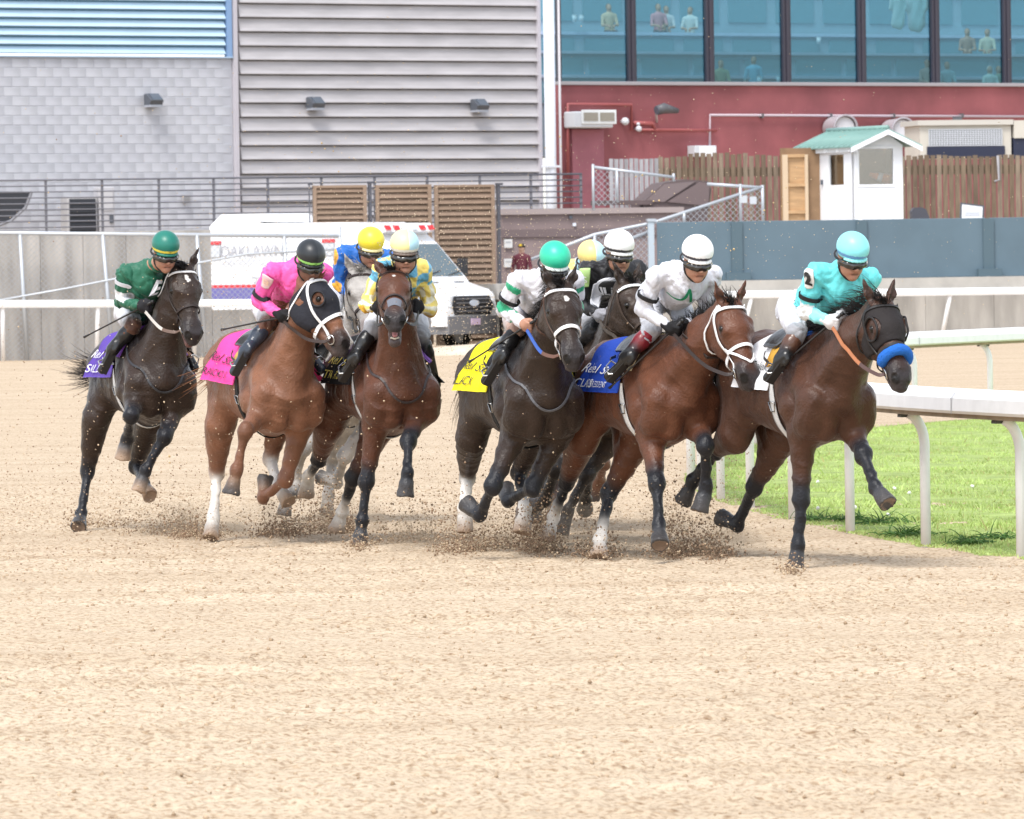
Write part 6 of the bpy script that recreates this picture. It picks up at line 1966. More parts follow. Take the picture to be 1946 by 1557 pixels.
def build_horse(key):
    sp = HORSES[key]; tk = TACK[key]
    H = pose_horse(sp)
    f = horse_fields(H)
    H.trunk_c = Field(); H.trunk_c.p = [q for q in H.trunk.p]
    for sg in (-1, 1):
        H.trunk_c.cone((-0.54, sg * 0.15, 1.24), (-0.45, sg * 0.18, 1.0), 0.16, 0.12, k=0.07)
    H.eyes = [H.head.project(hd(H, 0.185, sg * 0.088, 0.0)[None], 0.0)[0] for sg in (-1, 1)]
    C = np.array(sp['coat'])
    ph = RNG.uniform(0, 6.28, 6)
    def wob(X):
        mus = 1 - np.abs(np.sin(X[:, 0] * 13 + X[:, 2] * 9 + 2.5 * np.sin(X[:, 2] * 8 + ph[4]) + 1.5 * np.sin(X[:, 0] * 11 + ph[5])))
        mu2 = 1 - np.abs(np.sin(X[:, 2] * 15 - X[:, 0] * 8 + X[:, 1] * 6 + 2.2 * np.sin(X[:, 0] * 9 + ph[2])))
        return (-0.0065 * mus ** 3 - 0.0045 * mu2 ** 4 + 0.0030 + 0.0022 * np.sin(X[:, 0] * 23 + 4 * np.sin(X[:, 2] * 9 + ph[0]) + ph[1]) * np.sin(X[:, 2] * 27 + ph[2] + 3 * np.sin(X[:, 0] * 7))
                + 0.0012 * np.sin(X[:, 1] * 60 + X[:, 2] * 40 + ph[3]))
    def colfn(V, Cc):
        t = (V - H.poll) @ H.h; l = (V - H.poll) @ H.l; n = (V - H.poll) @ H.n
        face = (n > -0.03) & (t > 0.02) & (t < 0.66) & (np.linalg.norm(V - H.poll, axis=1) < 0.75)
        for kind, t0, t1, w in sp.get('marks', []):
            if kind == 'star':
                m = face & (((t - t0) / t1) ** 2 + (l / w) ** 2 < 1 + 0.35 * np.sin(t * 90 + l * 70))
            else:
                m = face & (t > t0) & (t < t1) & (np.abs(l - 0.012) < w * (1 + 0.25 * np.sin(t * 45)))
            Cc[m] = SOCK
        for ep in H.eyes:
            de = np.linalg.norm(V - ep, axis=1)
            Cc = Cc * (1 - 0.7 * np.clip((0.036 - de) / 0.018, 0, 1))[:, None]
        if key == 'G':                                     # dapples
            dp = np.sin(V[:, 0] * 34 + 2 * np.sin(V[:, 2] * 13)) * np.sin(V[:, 2] * 36 + 2 * np.sin(V[:, 1] * 17 + V[:, 0] * 9))
            Cc = Cc * (1 + 0.22 * np.clip(dp, -0.6, 1))[:, None]
        top = np.clip((V[:, 2] - 1.0) / 0.55, 0, 1)
        return Cc
    body = field_obj('horse', f, sp.get('vox', 0.0100), M_COAT, mw=H.fr.M, smooth=1, wob=wob, colfn=colfn)
    tag(body, sp['label'], 'horse', 'horses galloping down the track')
    H.obj = body
    # eyes
    for sg in (-1, 1):
        e = H.head.project(hd(H, 0.185, sg * 0.088, 0.0)[None], 0.0)[0]
        nn = H.head.grad(e[None])[0]
        fe = Field(); fe.ball(e - nn * 0.011, 0.0235, (0.01, 0.008, 0.006))
        field_obj('eye', fe, 0.006, M_EYE, body)
    # mane and forelock
    mc = np.array(tk.get('mane', (0.016, 0.014, 0.014)))
    mid = H.nb * 0.5 + H.poll * 0.5 + np.array([-0.03, 0, 0.13])
    crest = catmull([np.array([0.30, 0, 1.57]), mid * 0.5 + np.array([0.30, 0, 1.57]) * 0.5 + np.array([0, 0, .01]), mid, H.poll + H.n * 0.055 - H.h * 0.03], 8)
    crest = H.body.project(crest, -0.004, 4)
    ns = tk.get('mane_n', 420)
    ii = RNG.uniform(0.5, len(crest) - 1.01, ns); i0 = ii.astype(int); fr_ = (ii - i0)[:, None]
    roots = crest[i0] * (1 - fr_) + crest[i0 + 1] * fr_ + RNG.normal(0, 0.006, (ns, 3))
    md = np.array(tk.get('mane_dir', (-0.75, -0.35, 0.45)))
    strands('mane', roots, np.tile(nrm(md), (ns, 1)), tk.get('mane_len', 0.15), 0.007, mc, body, grav=tk.get('mane_grav', 0.9), wave=0.12, jitter=0.22)
    nf = 90
    roots = hd(H, 0.01, 0, 0.07)[None] + RNG.normal(0, 0.014, (nf, 3))
    roots = H.head.project(roots, -0.003, 3)
    strands('forelock', roots, np.tile(nrm(H.h * 0.25 + H.n * 0.5 + fr_up(H) * 0.6 - H.fr.R.T @ np.array([0.4, 0, 0])), (nf, 1)), tk.get('fore_len', 0.10), 0.007, mc, body, grav=0.8, wave=0.1, jitter=0.25)
    # tail
    nt = tk.get('tail_n', 260)
    r0 = np.array([-0.90, 0, 1.36])
    roots = r0 + RNG.normal(0, 0.018, (nt, 3))
    strands('tail', roots, np.tile(nrm(tk.get('tail_dir', (-0.8, 0.0, 0.05))), (nt, 1)), tk.get('tail_len', 0.75), 0.009, np.array(tk.get('tail', mc)), body, seg=9, grav=tk.get('tail_grav', 1.5), wave=0.10, jitter=tk.get('tail_jit', 0.10))
    # ---- saddlecloth with its lettering
    c1 = np.array(tk['cloth'])
    H.cloth_off = 0.012
    H.flare_l = tk.get('flare_l', 0.05)
    def ccol(U, T):
        out = np.broadcast_to(c1, U.shape + (3,)).copy()
        return out
    cloth = drape_sheet('saddlecloth', H, np.linspace(tk.get('cloth_x', -0.42), 0.17, 44), np.linspace(-1.72, 1.72, 81), 0.012, M_CLOTH, body, ccol, slant=0.03, flare=0.025)
    tm = flat_mat(tk['ink'], 0.6, 'cloth_ink')
    for txt, size, x0, th0, kw in tk.get('text', []):
        text_on_cloth(H, cloth, txt, size, x0, th0, tm, **kw)
    # ---- pad and saddle
    p1, p2 = np.array(tk.get('pad', (0.02, 0.02, 0.02))), np.array(tk.get('pad2', tk.get('pad', (0.02, 0.02, 0.02))))
    def pcol(U, T):
        m = ((U - 0.10) / 0.20 + (0.5 - T) * 0.45)[..., None] > 0.45
        return np.where(m, p1, p2)
    drape_sheet('saddle_pad', H, np.linspace(0.02, 0.31, 14), np.linspace(-1.15, 1.15, 33), 0.032, M_CLOTH, body, pcol, thick=0.014, slant=0.02)
    def scol(U, T): return np.broadcast_to(np.array((0.014, 0.013, 0.013)), U.shape + (3,))
    sad = drape_sheet('saddle', H, np.linspace(-0.12, 0.14, 10), np.linspace(-0.72, 0.72, 21), 0.050, M_BOOT, body, scol, thick=0.016)
    # ---- girth
    gc = np.array(tk.get('girth', (0.70, 0.70, 0.70)))
    U = np.linspace(0.11, 0.185, 4); T = np.linspace(math.radians(84), math.radians(276), 44)
    P = drape(H, np.broadcast_to(U[:, None], (4, 44)), np.broadcast_to(T[None], (4, 44)), 0.008)
    P2 = drape(H, np.broadcast_to(U[:, None], (4, 44)), np.broadcast_to(T[None], (4, 44)), 0.014)
    ii = np.arange(4 * 44).reshape(4, 44); nv = 176
    a, b, c, d = ii[:-1, :-1].ravel(), ii[1:, :-1].ravel(), ii[1:, 1:].ravel(), ii[:-1, 1:].ravel()
    F = [np.stack([a, b, c, d], 1) + nv, np.stack([d, c, b, a], 1)]
    for line in (ii[0], ii[-1], ii[:, 0], ii[:, -1]):
        F.append(np.stack([line[:-1], line[1:], line[1:] + nv, line[:-1] + nv], 1))
    st = np.tile(np.where((np.arange(4) == 0)[:, None, None], gc * 0.15, gc), (1, 44, 1)).reshape(-1, 3)
    gir = mesh_obj('girth', np.concatenate([P.reshape(-1, 3), P2.reshape(-1, 3)]), np.concatenate(F), M_CLOTH, body, True, np.concatenate([st, st]))
    for sg in (-1, 1):
        mb = MB()
        q = drape(H, np.array([0.10, 0.19, 0.145, 0.145]), np.array([1, 1, 1, 1]) * sg * 1.98, 0.018)
        q2 = drape(H, np.array([0.12, 0.17, 0.145, 0.145]), np.array([1, 1, 1, 1]) * sg * 2.18, 0.018)
        mb.tube([q[0], q[1], q2[1], q2[0], q[0]], 0.005, 6)
        mb.build('buckle', M_STEEL, gir, True)
    # ---- bridle
    hf = H.head
    bc, bw = tk.get('bridle', LEATHER), tk.get('bridle_w', 0.020)
    bm_ = flat_mat(bc, 0.55, 'bridle')
    nc = flat_mat(tk.get('nose', bc), 0.6, 'noseband')
    br = empty_part('bridle', body)
    off = 0.012 if tk.get('hood') is not None else 0.005
    for sg in (-1, 1):
        strap('cheekpiece', hf, [hd(H, 0.02, sg * 0.07, 0.03), hd(H, 0.10, sg * 0.095, -0.03), hd(H, 0.25, sg * 0.095, -0.07), hd(H, 0.40, sg * 0.08, -0.075), hd(H, 0.455, sg * 0.07, -0.075)], bw, 0.006, bm_, br, off)
        bit = hf.project(hd(H, 0.465, sg * 0.075, -0.078)[None], 0.012)[0]
        nn = hf.grad(bit[None])[0]
        e1 = nrm(np.cross(nn, H.l * 0.3 + H.h)); e2 = np.cross(nn, e1)
        MB().tube([bit + (e1 * math.cos(a) + e2 * math.sin(a)) * 0.034 for a in np.linspace(0, 6.283, 15)], 0.0055, 6, cap=False).build('bit_ring', M_STEEL, br, True)
        setattr(H, 'bit' + ('R' if sg < 0 else 'L'), bit + nn * 0.006)
    strap('browband', hf, [hd(H, 0.06, -0.085, -0.01), hd(H, 0.055, -0.06, 0.06), hd(H, 0.06, 0, 0.085), hd(H, 0.055, 0.06, 0.06), hd(H, 0.06, 0.085, -0.01)], tk.get('brow_w', bw), 0.006, flat_mat(tk.get('brow', bc), 0.5, 'browband'), br, off)
    nt_ = tk.get('nose_t', 0.335)
    strap('noseband', hf, [hd(H, nt_ + .03, 0, -0.15), hd(H, nt_ + .01, -0.08, -0.10), hd(H, nt_, -0.075, -0.01), hd(H, nt_, 0, 0.06), hd(H, nt_, 0.075, -0.01), hd(H, nt_ + .01, 0.08, -0.10), hd(H, nt_ + .03, 0, -0.15)], tk.get('nose_w', bw), 0.007, nc, br, off)
    if tk.get('figure8'):
        for sg in (-1, 1):
            strap('cross_strap', hf, [hd(H, 0.30, sg * 0.09, -0.06), hd(H, 0.40, sg * 0.05, 0.02), hd(H, 0.46, 0, 0.04)], 0.016, 0.006, nc, br, off)
    strap('throat_latch', hf if False else H.body, [hd(H, 0.02, -0.08, 0.02), hd(H, 0.08, -0.095, -0.10), hd(H, 0.13, -0.05, -0.24), hd(H, 0.13, 0.05, -0.24), hd(H, 0.08, 0.095, -0.10), hd(H, 0.02, 0.08, 0.02)], 0.012, 0.005, flat_mat(tk.get('throat', bc), 0.55, 'throat_latch'), br, 0.006)
    # ---- hood with eye openings
    if tk.get('hood') is not None:
        hk = Field(); hk.p = [q for q in hf.p if not q[9]]
        ex = [hf.project(hd(H, 0.185, sg * 0.09, 0.0)[None], 0.0)[0] for sg in (-1, 1)]
        erd = tk.get('cup', 0.062)
        lo = H.poll - 0.45; hi = H.poll + 0.75
        def clip(X):
            Y = X - H.poll.astype(np.float32)
            t = Y @ H.h; n_ = Y @ H.n; l_ = Y @ H.l
            c = np.maximum(t - (tk.get('hood_t', 0.37) - 0.25 * np.clip(-n_ - 0.05, 0, 1)), -(t - 0.035 - 0.0 * n_))
            for q in ex:
                c = np.maximum(c, erd - np.sqrt(((X - q) ** 2).sum(-1)))
            return c
        c = np.array(tk['hood'])
        hood = field_obj('blinker_hood', hk, 0.008, M_CLOTH, body, inflate=0.009, clip=clip, smooth=1, colfn=lambda V, Cc: np.broadcast_to(c, Cc.shape).copy(),
                  lo=np.minimum(H.poll, H.muz) - 0.25, hi=np.maximum(H.poll, H.muz) + 0.25)
        for sg, q in zip((-1, 1), ex):
            nn = hf.grad(q[None])[0]
            e1 = nrm(np.cross(nn, H.n)); e2 = np.cross(nn, e1)
            ring = hf.project(np.array([q + (e1 * math.cos(a) + e2 * math.sin(a)) * (erd + 0.002) for a in np.linspace(0, 6.283, 25)]), 0.012)
            MB().tube(ring, 0.0075, 6, cap=False).build('eye_cup', flat_mat(tuple(c * 0.6), 0.6, 'hood_rim'), hood, True)
    # ---- sheepskin noseband
    if tk.get('roll_col') is not None:
        rf = Field()
        lp = hf.project(catmull([hd(H, 0.40, -0.085, -0.06), hd(H, 0.385, -0.07, 0.0), hd(H, 0.38, 0, 0.06), hd(H, 0.385, 0.07, 0.0), hd(H, 0.40, 0.085, -0.06)], 4), 0.02)
        for a, b in zip(lp[:-1], lp[1:]): rf.cone(a, b, 0.025, 0.025, tk['roll_col'], 0.03)
        field_obj('sheepskin_noseband', rf, 0.007, pbr('fleece', (0, 0, 0), rough=0.95, attr='col', bump=1.0, bscale=120), body,
                  wob=lambda X: 0.004 * np.sin(X[:, 0] * 260) * np.sin(X[:, 1] * 240) * np.sin(X[:, 2] * 250))
    if tk.get('nose_patch') is not None:
        strap('nose_strip', hf, [hd(H, 0.40, -0.045, 0.02), hd(H, 0.40, 0, 0.05), hd(H, 0.40, 0.045, 0.02)], 0.075, 0.004, flat_mat(tk['nose_patch'], 0.8, 'strip'), body, 0.002)
    if sp.get('mouth', 0) > 0.05:
        dr = sp['mouth']
        mo = MB().tube([hd(H, 0.555 - 0.9 * abs(a) * 0.02, a * 0.026, -0.088) for a in np.linspace(-1, 1, 9)], 0.009, 6); mo.build('upper_teeth', pbr('teeth', (0.62, 0.56, 0.44), rough=0.35), body, True)
        mo = MB().tube([hd(H, 0.535 - 0.9 * abs(a) * 0.02, a * 0.024, -0.082 - dr) for a in np.linspace(-1, 1, 9)], 0.008, 6); mo.build('lower_teeth', _mats['teeth'], body, True)
        tf = Field(); tf.cone(hd(H, 0.44, 0, -0.082 - dr * 0.6), hd(H, 0.53, 0, -0.078 - dr * 0.75), 0.024, 0.019, (0.45, 0.20, 0.20), 0.01, flat=H.n, fk=1.6)
        field_obj('tongue', tf, 0.006, M_SKIN, body)
    # ---- breastplate / yoke
    if tk.get('yoke') is not None:
        ym = flat_mat(tk['yoke'], 0.5, 'yoke')
        yk = H.body
        strap('breast_strap', yk, [(0.22, -0.16, 1.48), (0.42, -0.20, 1.34), (0.60, -0.16, 1.20), (0.68, -0.05, 1.12), (0.69, 0.05, 1.12), (0.60, 0.16, 1.20), (0.42, 0.20, 1.34), (0.22, 0.16, 1.48)], 0.016, 0.006, ym, body, 0.006, smooth=12)
    return H

def fr_up(H): return H.fr.up

YEL = (0.80, 0.66, 0.03); GOLD = (0.50, 0.27, 0.04)
TACK = {
 'A': dict(cloth_x=-0.30, cloth=(0.78, 0.78, 0.80), ink=(0.03, 0.03, 0.03), text=[('Rebel Stakes', 0.092, -0.20, 1.15, dict(shear=0.3, wide=1.0)), ('EST', 0.085, -0.14, 1.52, dict(wide=1.1))],
           pad=(0.015, 0.11, 0.50), pad2=GOLD, girth=(0.62, 0.62, 0.62), bridle=(0.02, 0.018, 0.018), bridle_w=0.016, hood=(0.020, 0.0165, 0.0165), cup=0.076, roll_col=(0.02, 0.16, 0.62),
           mane_len=0.21, mane_n=620, mane_dir=(-0.7, -0.25, 0.55), mane_grav=1.0, rein=(0.42, 0.16, 0.07), rein2=(0.09, 0.05, 0.045), hood_t=0.315),
 'B': dict(cloth=(0.015, 0.055, 0.36), ink=(0.80, 0.82, 0.85), text=[('Rebel Stakes', 0.092, -0.20, 1.18, dict(shear=0.3, wide=1.0)), ('CLASS', 0.082, -0.325, 1.53, dict(wide=1.0)), ('PRESIDENT', 0.060, -0.12, 1.54, dict(wide=0.8))],
           pad=(0.62, 0.52, 0.33), pad2=(0.03, 0.10, 0.42), girth=(0.70, 0.70, 0.70), bridle=WHITE_T, bridle_w=0.022, nose=WHITE_T, figure8=True,
           mane_len=0.11, mane_dir=(-0.55, 0.1, 0.8), mane_grav=0.5, rein=(0.03, 0.02, 0.018), rein2=(0.03, 0.02, 0.018)),
 'C': dict(flare_l=0.16, cloth=(0.82, 0.70, 0.015), ink=(0.03, 0.03, 0.03), text=[('Rebel Stakes', 0.092, -0.20, 1.12, dict(shear=0.3, wide=1.0)), ('LACK', 0.090, -0.27, 1.48, dict(wide=1.4))],
           pad=(0.02, 0.02, 0.022), pad2=(0.02, 0.02, 0.022), girth=(0.02, 0.02, 0.02), bridle=LEATHER, bridle_w=0.022, brow=WHITE_T, brow_w=0.024, nose=WHITE_T, nose_w=0.024,
           mane_len=0.14, mane_dir=(-0.35, -0.65, 0.3), mane_grav=1.3, fore_len=0.14, rein=(0.03, 0.10, 0.42), rein2=(0.13, 0.06, 0.04), yoke=(0.09, 0.09, 0.10)),
 'D': dict(flare_l=0.15, cloth=(0.013, 0.013, 0.014), ink=(0.72, 0.60, 0.14), text=[('Rebel Stakes', 0.092, -0.20, 1.14, dict(shear=0.3, wide=1.0)), ('TRA RISK', 0.085, -0.21, 1.50, dict(wide=1.15))],
           pad=(0.30, 0.14, 0.50), pad2=GOLD, girth=(0.60, 0.60, 0.60), bridle=(0.03, 0.02, 0.018), bridle_w=0.016, nose=(0.03, 0.02, 0.018), nose_patch=(0.14, 0.15, 0.18),
           mane_len=0.11, mane_dir=(-0.4, -0.6, 0.3), mane_grav=1.3, rein=(0.02, 0.02, 0.02), rein2=(0.02, 0.02, 0.02), yoke=(0.04, 0.03, 0.03)),
 'E': dict(flare_l=0.17, cloth=(0.80, 0.06, 0.30), ink=(0.05, 0.02, 0.03), text=[('Rebel Stakes', 0.092, -0.20, 1.12, dict(shear=0.3, wide=1.0)), ('RANCHO S', 0.075, -0.20, 1.50, dict(wide=1.2))],
           pad=(0.50, 0.34, 0.10), pad2=(0.50, 0.34, 0.10), girth=(0.015, 0.015, 0.015), bridle=WHITE_T, bridle_w=0.020, nose=WHITE_T, nose_w=0.026, hood=(0.022, 0.023, 0.031), cup=0.050,
           mane=(0.30, 0.13, 0.065), mane_len=0.19, mane_n=620, mane_dir=(-0.6, -0.35, 0.5), mane_grav=0.9, rein=(0.035, 0.02, 0.016), rein2=(0.035, 0.02, 0.016),
           tail_n=46, tail_len=0.75, tail_dir=(-1, -0.30, -0.75), tail_grav=-0.3, tail_jit=0.08, hood_t=0.36),
 'F': dict(flare_l=0.12, cloth=(0.10, 0.055, 0.32), ink=(0.75, 0.75, 0.80), text=[('Rebel Stakes', 0.092, -0.20, 1.12, dict(shear=0.3, wide=1.0)), ('SOLDI', 0.088, -0.24, 1.50, dict(wide=1.4))],
           pad=(0.22, 0.08, 0.45), pad2=GOLD, girth=(0.66, 0.66, 0.66), bridle=(0.03, 0.02, 0.018), bridle_w=0.016, brow=WHITE_T, throat=WHITE_T,
           mane_len=0.10, mane_dir=(-0.4, -0.6, 0.3), mane_grav=1.3, rein=(0.60, 0.58, 0.55), rein2=(0.14, 0.09, 0.07), yoke=(0.03, 0.03, 0.035),
           tail=(0.03, 0.024, 0.022), tail_n=520, tail_len=0.62, tail_dir=(-1, -0.42, -0.95), tail_grav=-0.9, tail_jit=0.12),
 'G': dict(cloth=(0.55, 0.10, 0.06), ink=(0.8, 0.8, 0.8), girth=(0.6, 0.6, 0.6), bridle=(0.03, 0.02, 0.018), mane=(0.30, 0.28, 0.26), rein=(0.02, 0.02, 0.02), rein2=(0.02, 0.02, 0.02)),
 'H': dict(cloth=(0.02, 0.20, 0.10), ink=(0.8, 0.8, 0.8), girth=(0.6, 0.6, 0.6), bridle=(0.06, 0.04, 0.03), bridle_w=0.018, brow=WHITE_T, brow_w=0.024, rein=(0.07, 0.055, 0.045), rein2=(0.07, 0.055, 0.045)),
 'I': dict(cloth=(0.55, 0.25, 0.05), ink=(0.8, 0.8, 0.8), girth=(0.6, 0.6, 0.6), bridle=(0.03, 0.02, 0.018), rein=(0.02, 0.02, 0.02), rein2=(0.02, 0.02, 0.02)),
}
_lab = dict(
 A='dark bay horse with black hood and blue fleece noseband leading by the rail',
 B='bay horse with white bridle and blue saddlecloth, second from the right',
 C='near-black horse with small white star and yellow saddlecloth',
 D='bay horse facing the camera with open mouth and black saddlecloth',
 E='chestnut horse in a grey blinker hood with pink saddlecloth',
 F='dark brown horse with white forehead star and purple saddlecloth, leftmost',
 G='grey horse half hidden behind the chestnut and the open-mouthed bay',
 H='dark brown horse with white browband behind the blue saddlecloth bay',
 I='brown horse hidden behind the yellow saddlecloth horse')
for _k, _v in _lab.items(): HORSES[_k]['label'] = _v
HORSES['F']['marks'] = [('star', 0.125, 0.032, 0.018)]
HORSES['C']['marks'] = [('star', 0.135, 0.026, 0.020)]
HORSES['D']['marks'] = [('star', 0.12, 0.016, 0.014)]
HORSES['E']['marks'] = [('strip', 0.36, 0.60, 0.020)]
# ------------------------------------------------------------------ jockeys
SKIN = np.array((0.42, 0.22, 0.15))
GEN = dict(helm=(0.86, 0, 2.10), shR=(0.60, -0.19, 1.95), shL=(0.60, 0.19, 1.95), elR=(0.48, -0.30, 1.72), elL=(0.48, 0.30, 1.72),
           haR=(0.72, -0.07, 1.64), haL=(0.72, 0.07, 1.64), hip=(0.02, 0, 1.84), knR=(0.30, -0.25, 1.62), knL=(0.30, 0.25, 1.62),
           anR=(0.02, -0.30, 1.38), anL=(0.02, 0.30, 1.38), toR=(0.12, -0.31, 1.26), toL=(0.12, 0.31, 1.26))

def hit(fr, fld, px, start=None):
    """first point of a body along a photograph pixel's ray (local coordinates)"""
    d = nrm(fr.dir(*px))
    c0 = np.mean([q[1] for q in fld.p], 0)
    t = (c0 - fr.cam) @ d - 1.0
    p = fr.cam + d * t
    for _ in range(60):
        dd = fld.eval(p[None], True)[0]
        if dd < 0.001: break
        p = p + d * max(min(dd, 0.1) * 0.7, 0.0008)
    return p

def decal(name, fld, c, ex, ey, w, h, col, parent, off=0.004, n=13, mat=None, round_=0.0):
    a = np.linspace(-0.5, 0.5, n)
    A, B = np.meshgrid(a, a, indexing='ij')
    if round_:                                     # squircle outline
        r = np.maximum(np.abs(A), np.abs(B)) * 2
        ang = np.arctan2(B, A)
        k = 1 / np.maximum(np.abs(np.cos(ang)), np.abs(np.sin(ang)))
        k2 = 1 + (k - 1) * (1 - round_)
        A, B = 0.5 * r * k2 * np.cos(ang), 0.5 * r * k2 * np.sin(ang)
    P = c + A[..., None] * w * ex + B[..., None] * h * ey
    P = fld.project(P.reshape(-1, 3), off, 5)
    ii = np.arange(n * n).reshape(n, n)
    F = np.stack([ii[:-1, :-1].ravel(), ii[1:, :-1].ravel(), ii[1:, 1:].ravel(), ii[:-1, 1:].ravel()], 1)
    N = fld.grad(P)
    V = np.concatenate([P, P - N * 0.003])
    rim = np.concatenate([ii[0, :], ii[1:, -1], ii[-1, -2::-1], ii[-2:0:-1, 0]])
    rn = np.roll(rim, -1)
    FF = np.concatenate([F, np.stack([rim, rn, rn + n * n, rim + n * n], 1)])
    return mesh_obj(name, V, FF, mat or flat_mat(col, 0.6, 'patch'), parent, True)

def decal_text(name, fld, txt, size, c, ex, ey, col, parent, off=0.0075, **kw):
    v, f = text_mesh(txt, size, **kw)
    P = c + v[:, :1] * ex + v[:, 1:] * ey
    P = fld.project(P, off, 5)
    o = mesh_obj(name, P, f, flat_mat(col, 0.6, 'print'), parent)
    o['kind'] = 'stuff'
    return o

def hand_field(f, w, hnd, elbow, inward, col, k=0.008):
    """fist closed round a rein: palm, four curled fingers, thumb.  W wrist, HND palm centre"""
    d = nrm(hnd - elbow)
    a = nrm(inward - d * (inward @ d))                 # across the knuckles
    up = np.cross(a, d)
    if up[2] < 0: up = -up
    pc = hnd
    f.cone(w, pc - d * 0.01, 0.026, 0.030, col, 0.02, flat=a, fk=0.95)
    f.cone(pc - d * 0.012 - up * 0.024, pc - d * 0.012 + up * 0.026, 0.026, 0.026, col, 0.02, flat=a, fk=1.4)
    for i, (o, L) in enumerate(((0.034, 0.034), (0.013, 0.038), (-0.009, 0.036), (-0.030, 0.029))):
        kn = pc + d * 0.018 + up * o
        m = kn + d * 0.022 + a * 0.010
        e = m + a * 0.030 - d * 0.006
        tp = e - d * 0.028 + a * 0.002
        f.cone(kn, m, 0.0115, 0.0105, col, k)
        f.cone(m, e, 0.0105, 0.0100, col, k)
        f.cone(e, tp, 0.0100, 0.0085, col, k)
    tb = pc - d * 0.02 + up * 0.035 + a * 0.012
    f.cone(tb, tb + d * 0.028 + up * 0.010 + a * 0.016, 0.0135, 0.0115, col, k)
    f.cone(tb + d * 0.028 + up * 0.010 + a * 0.016, tb + d * 0.052 + a * 0.024, 0.0115, 0.009, col, k)

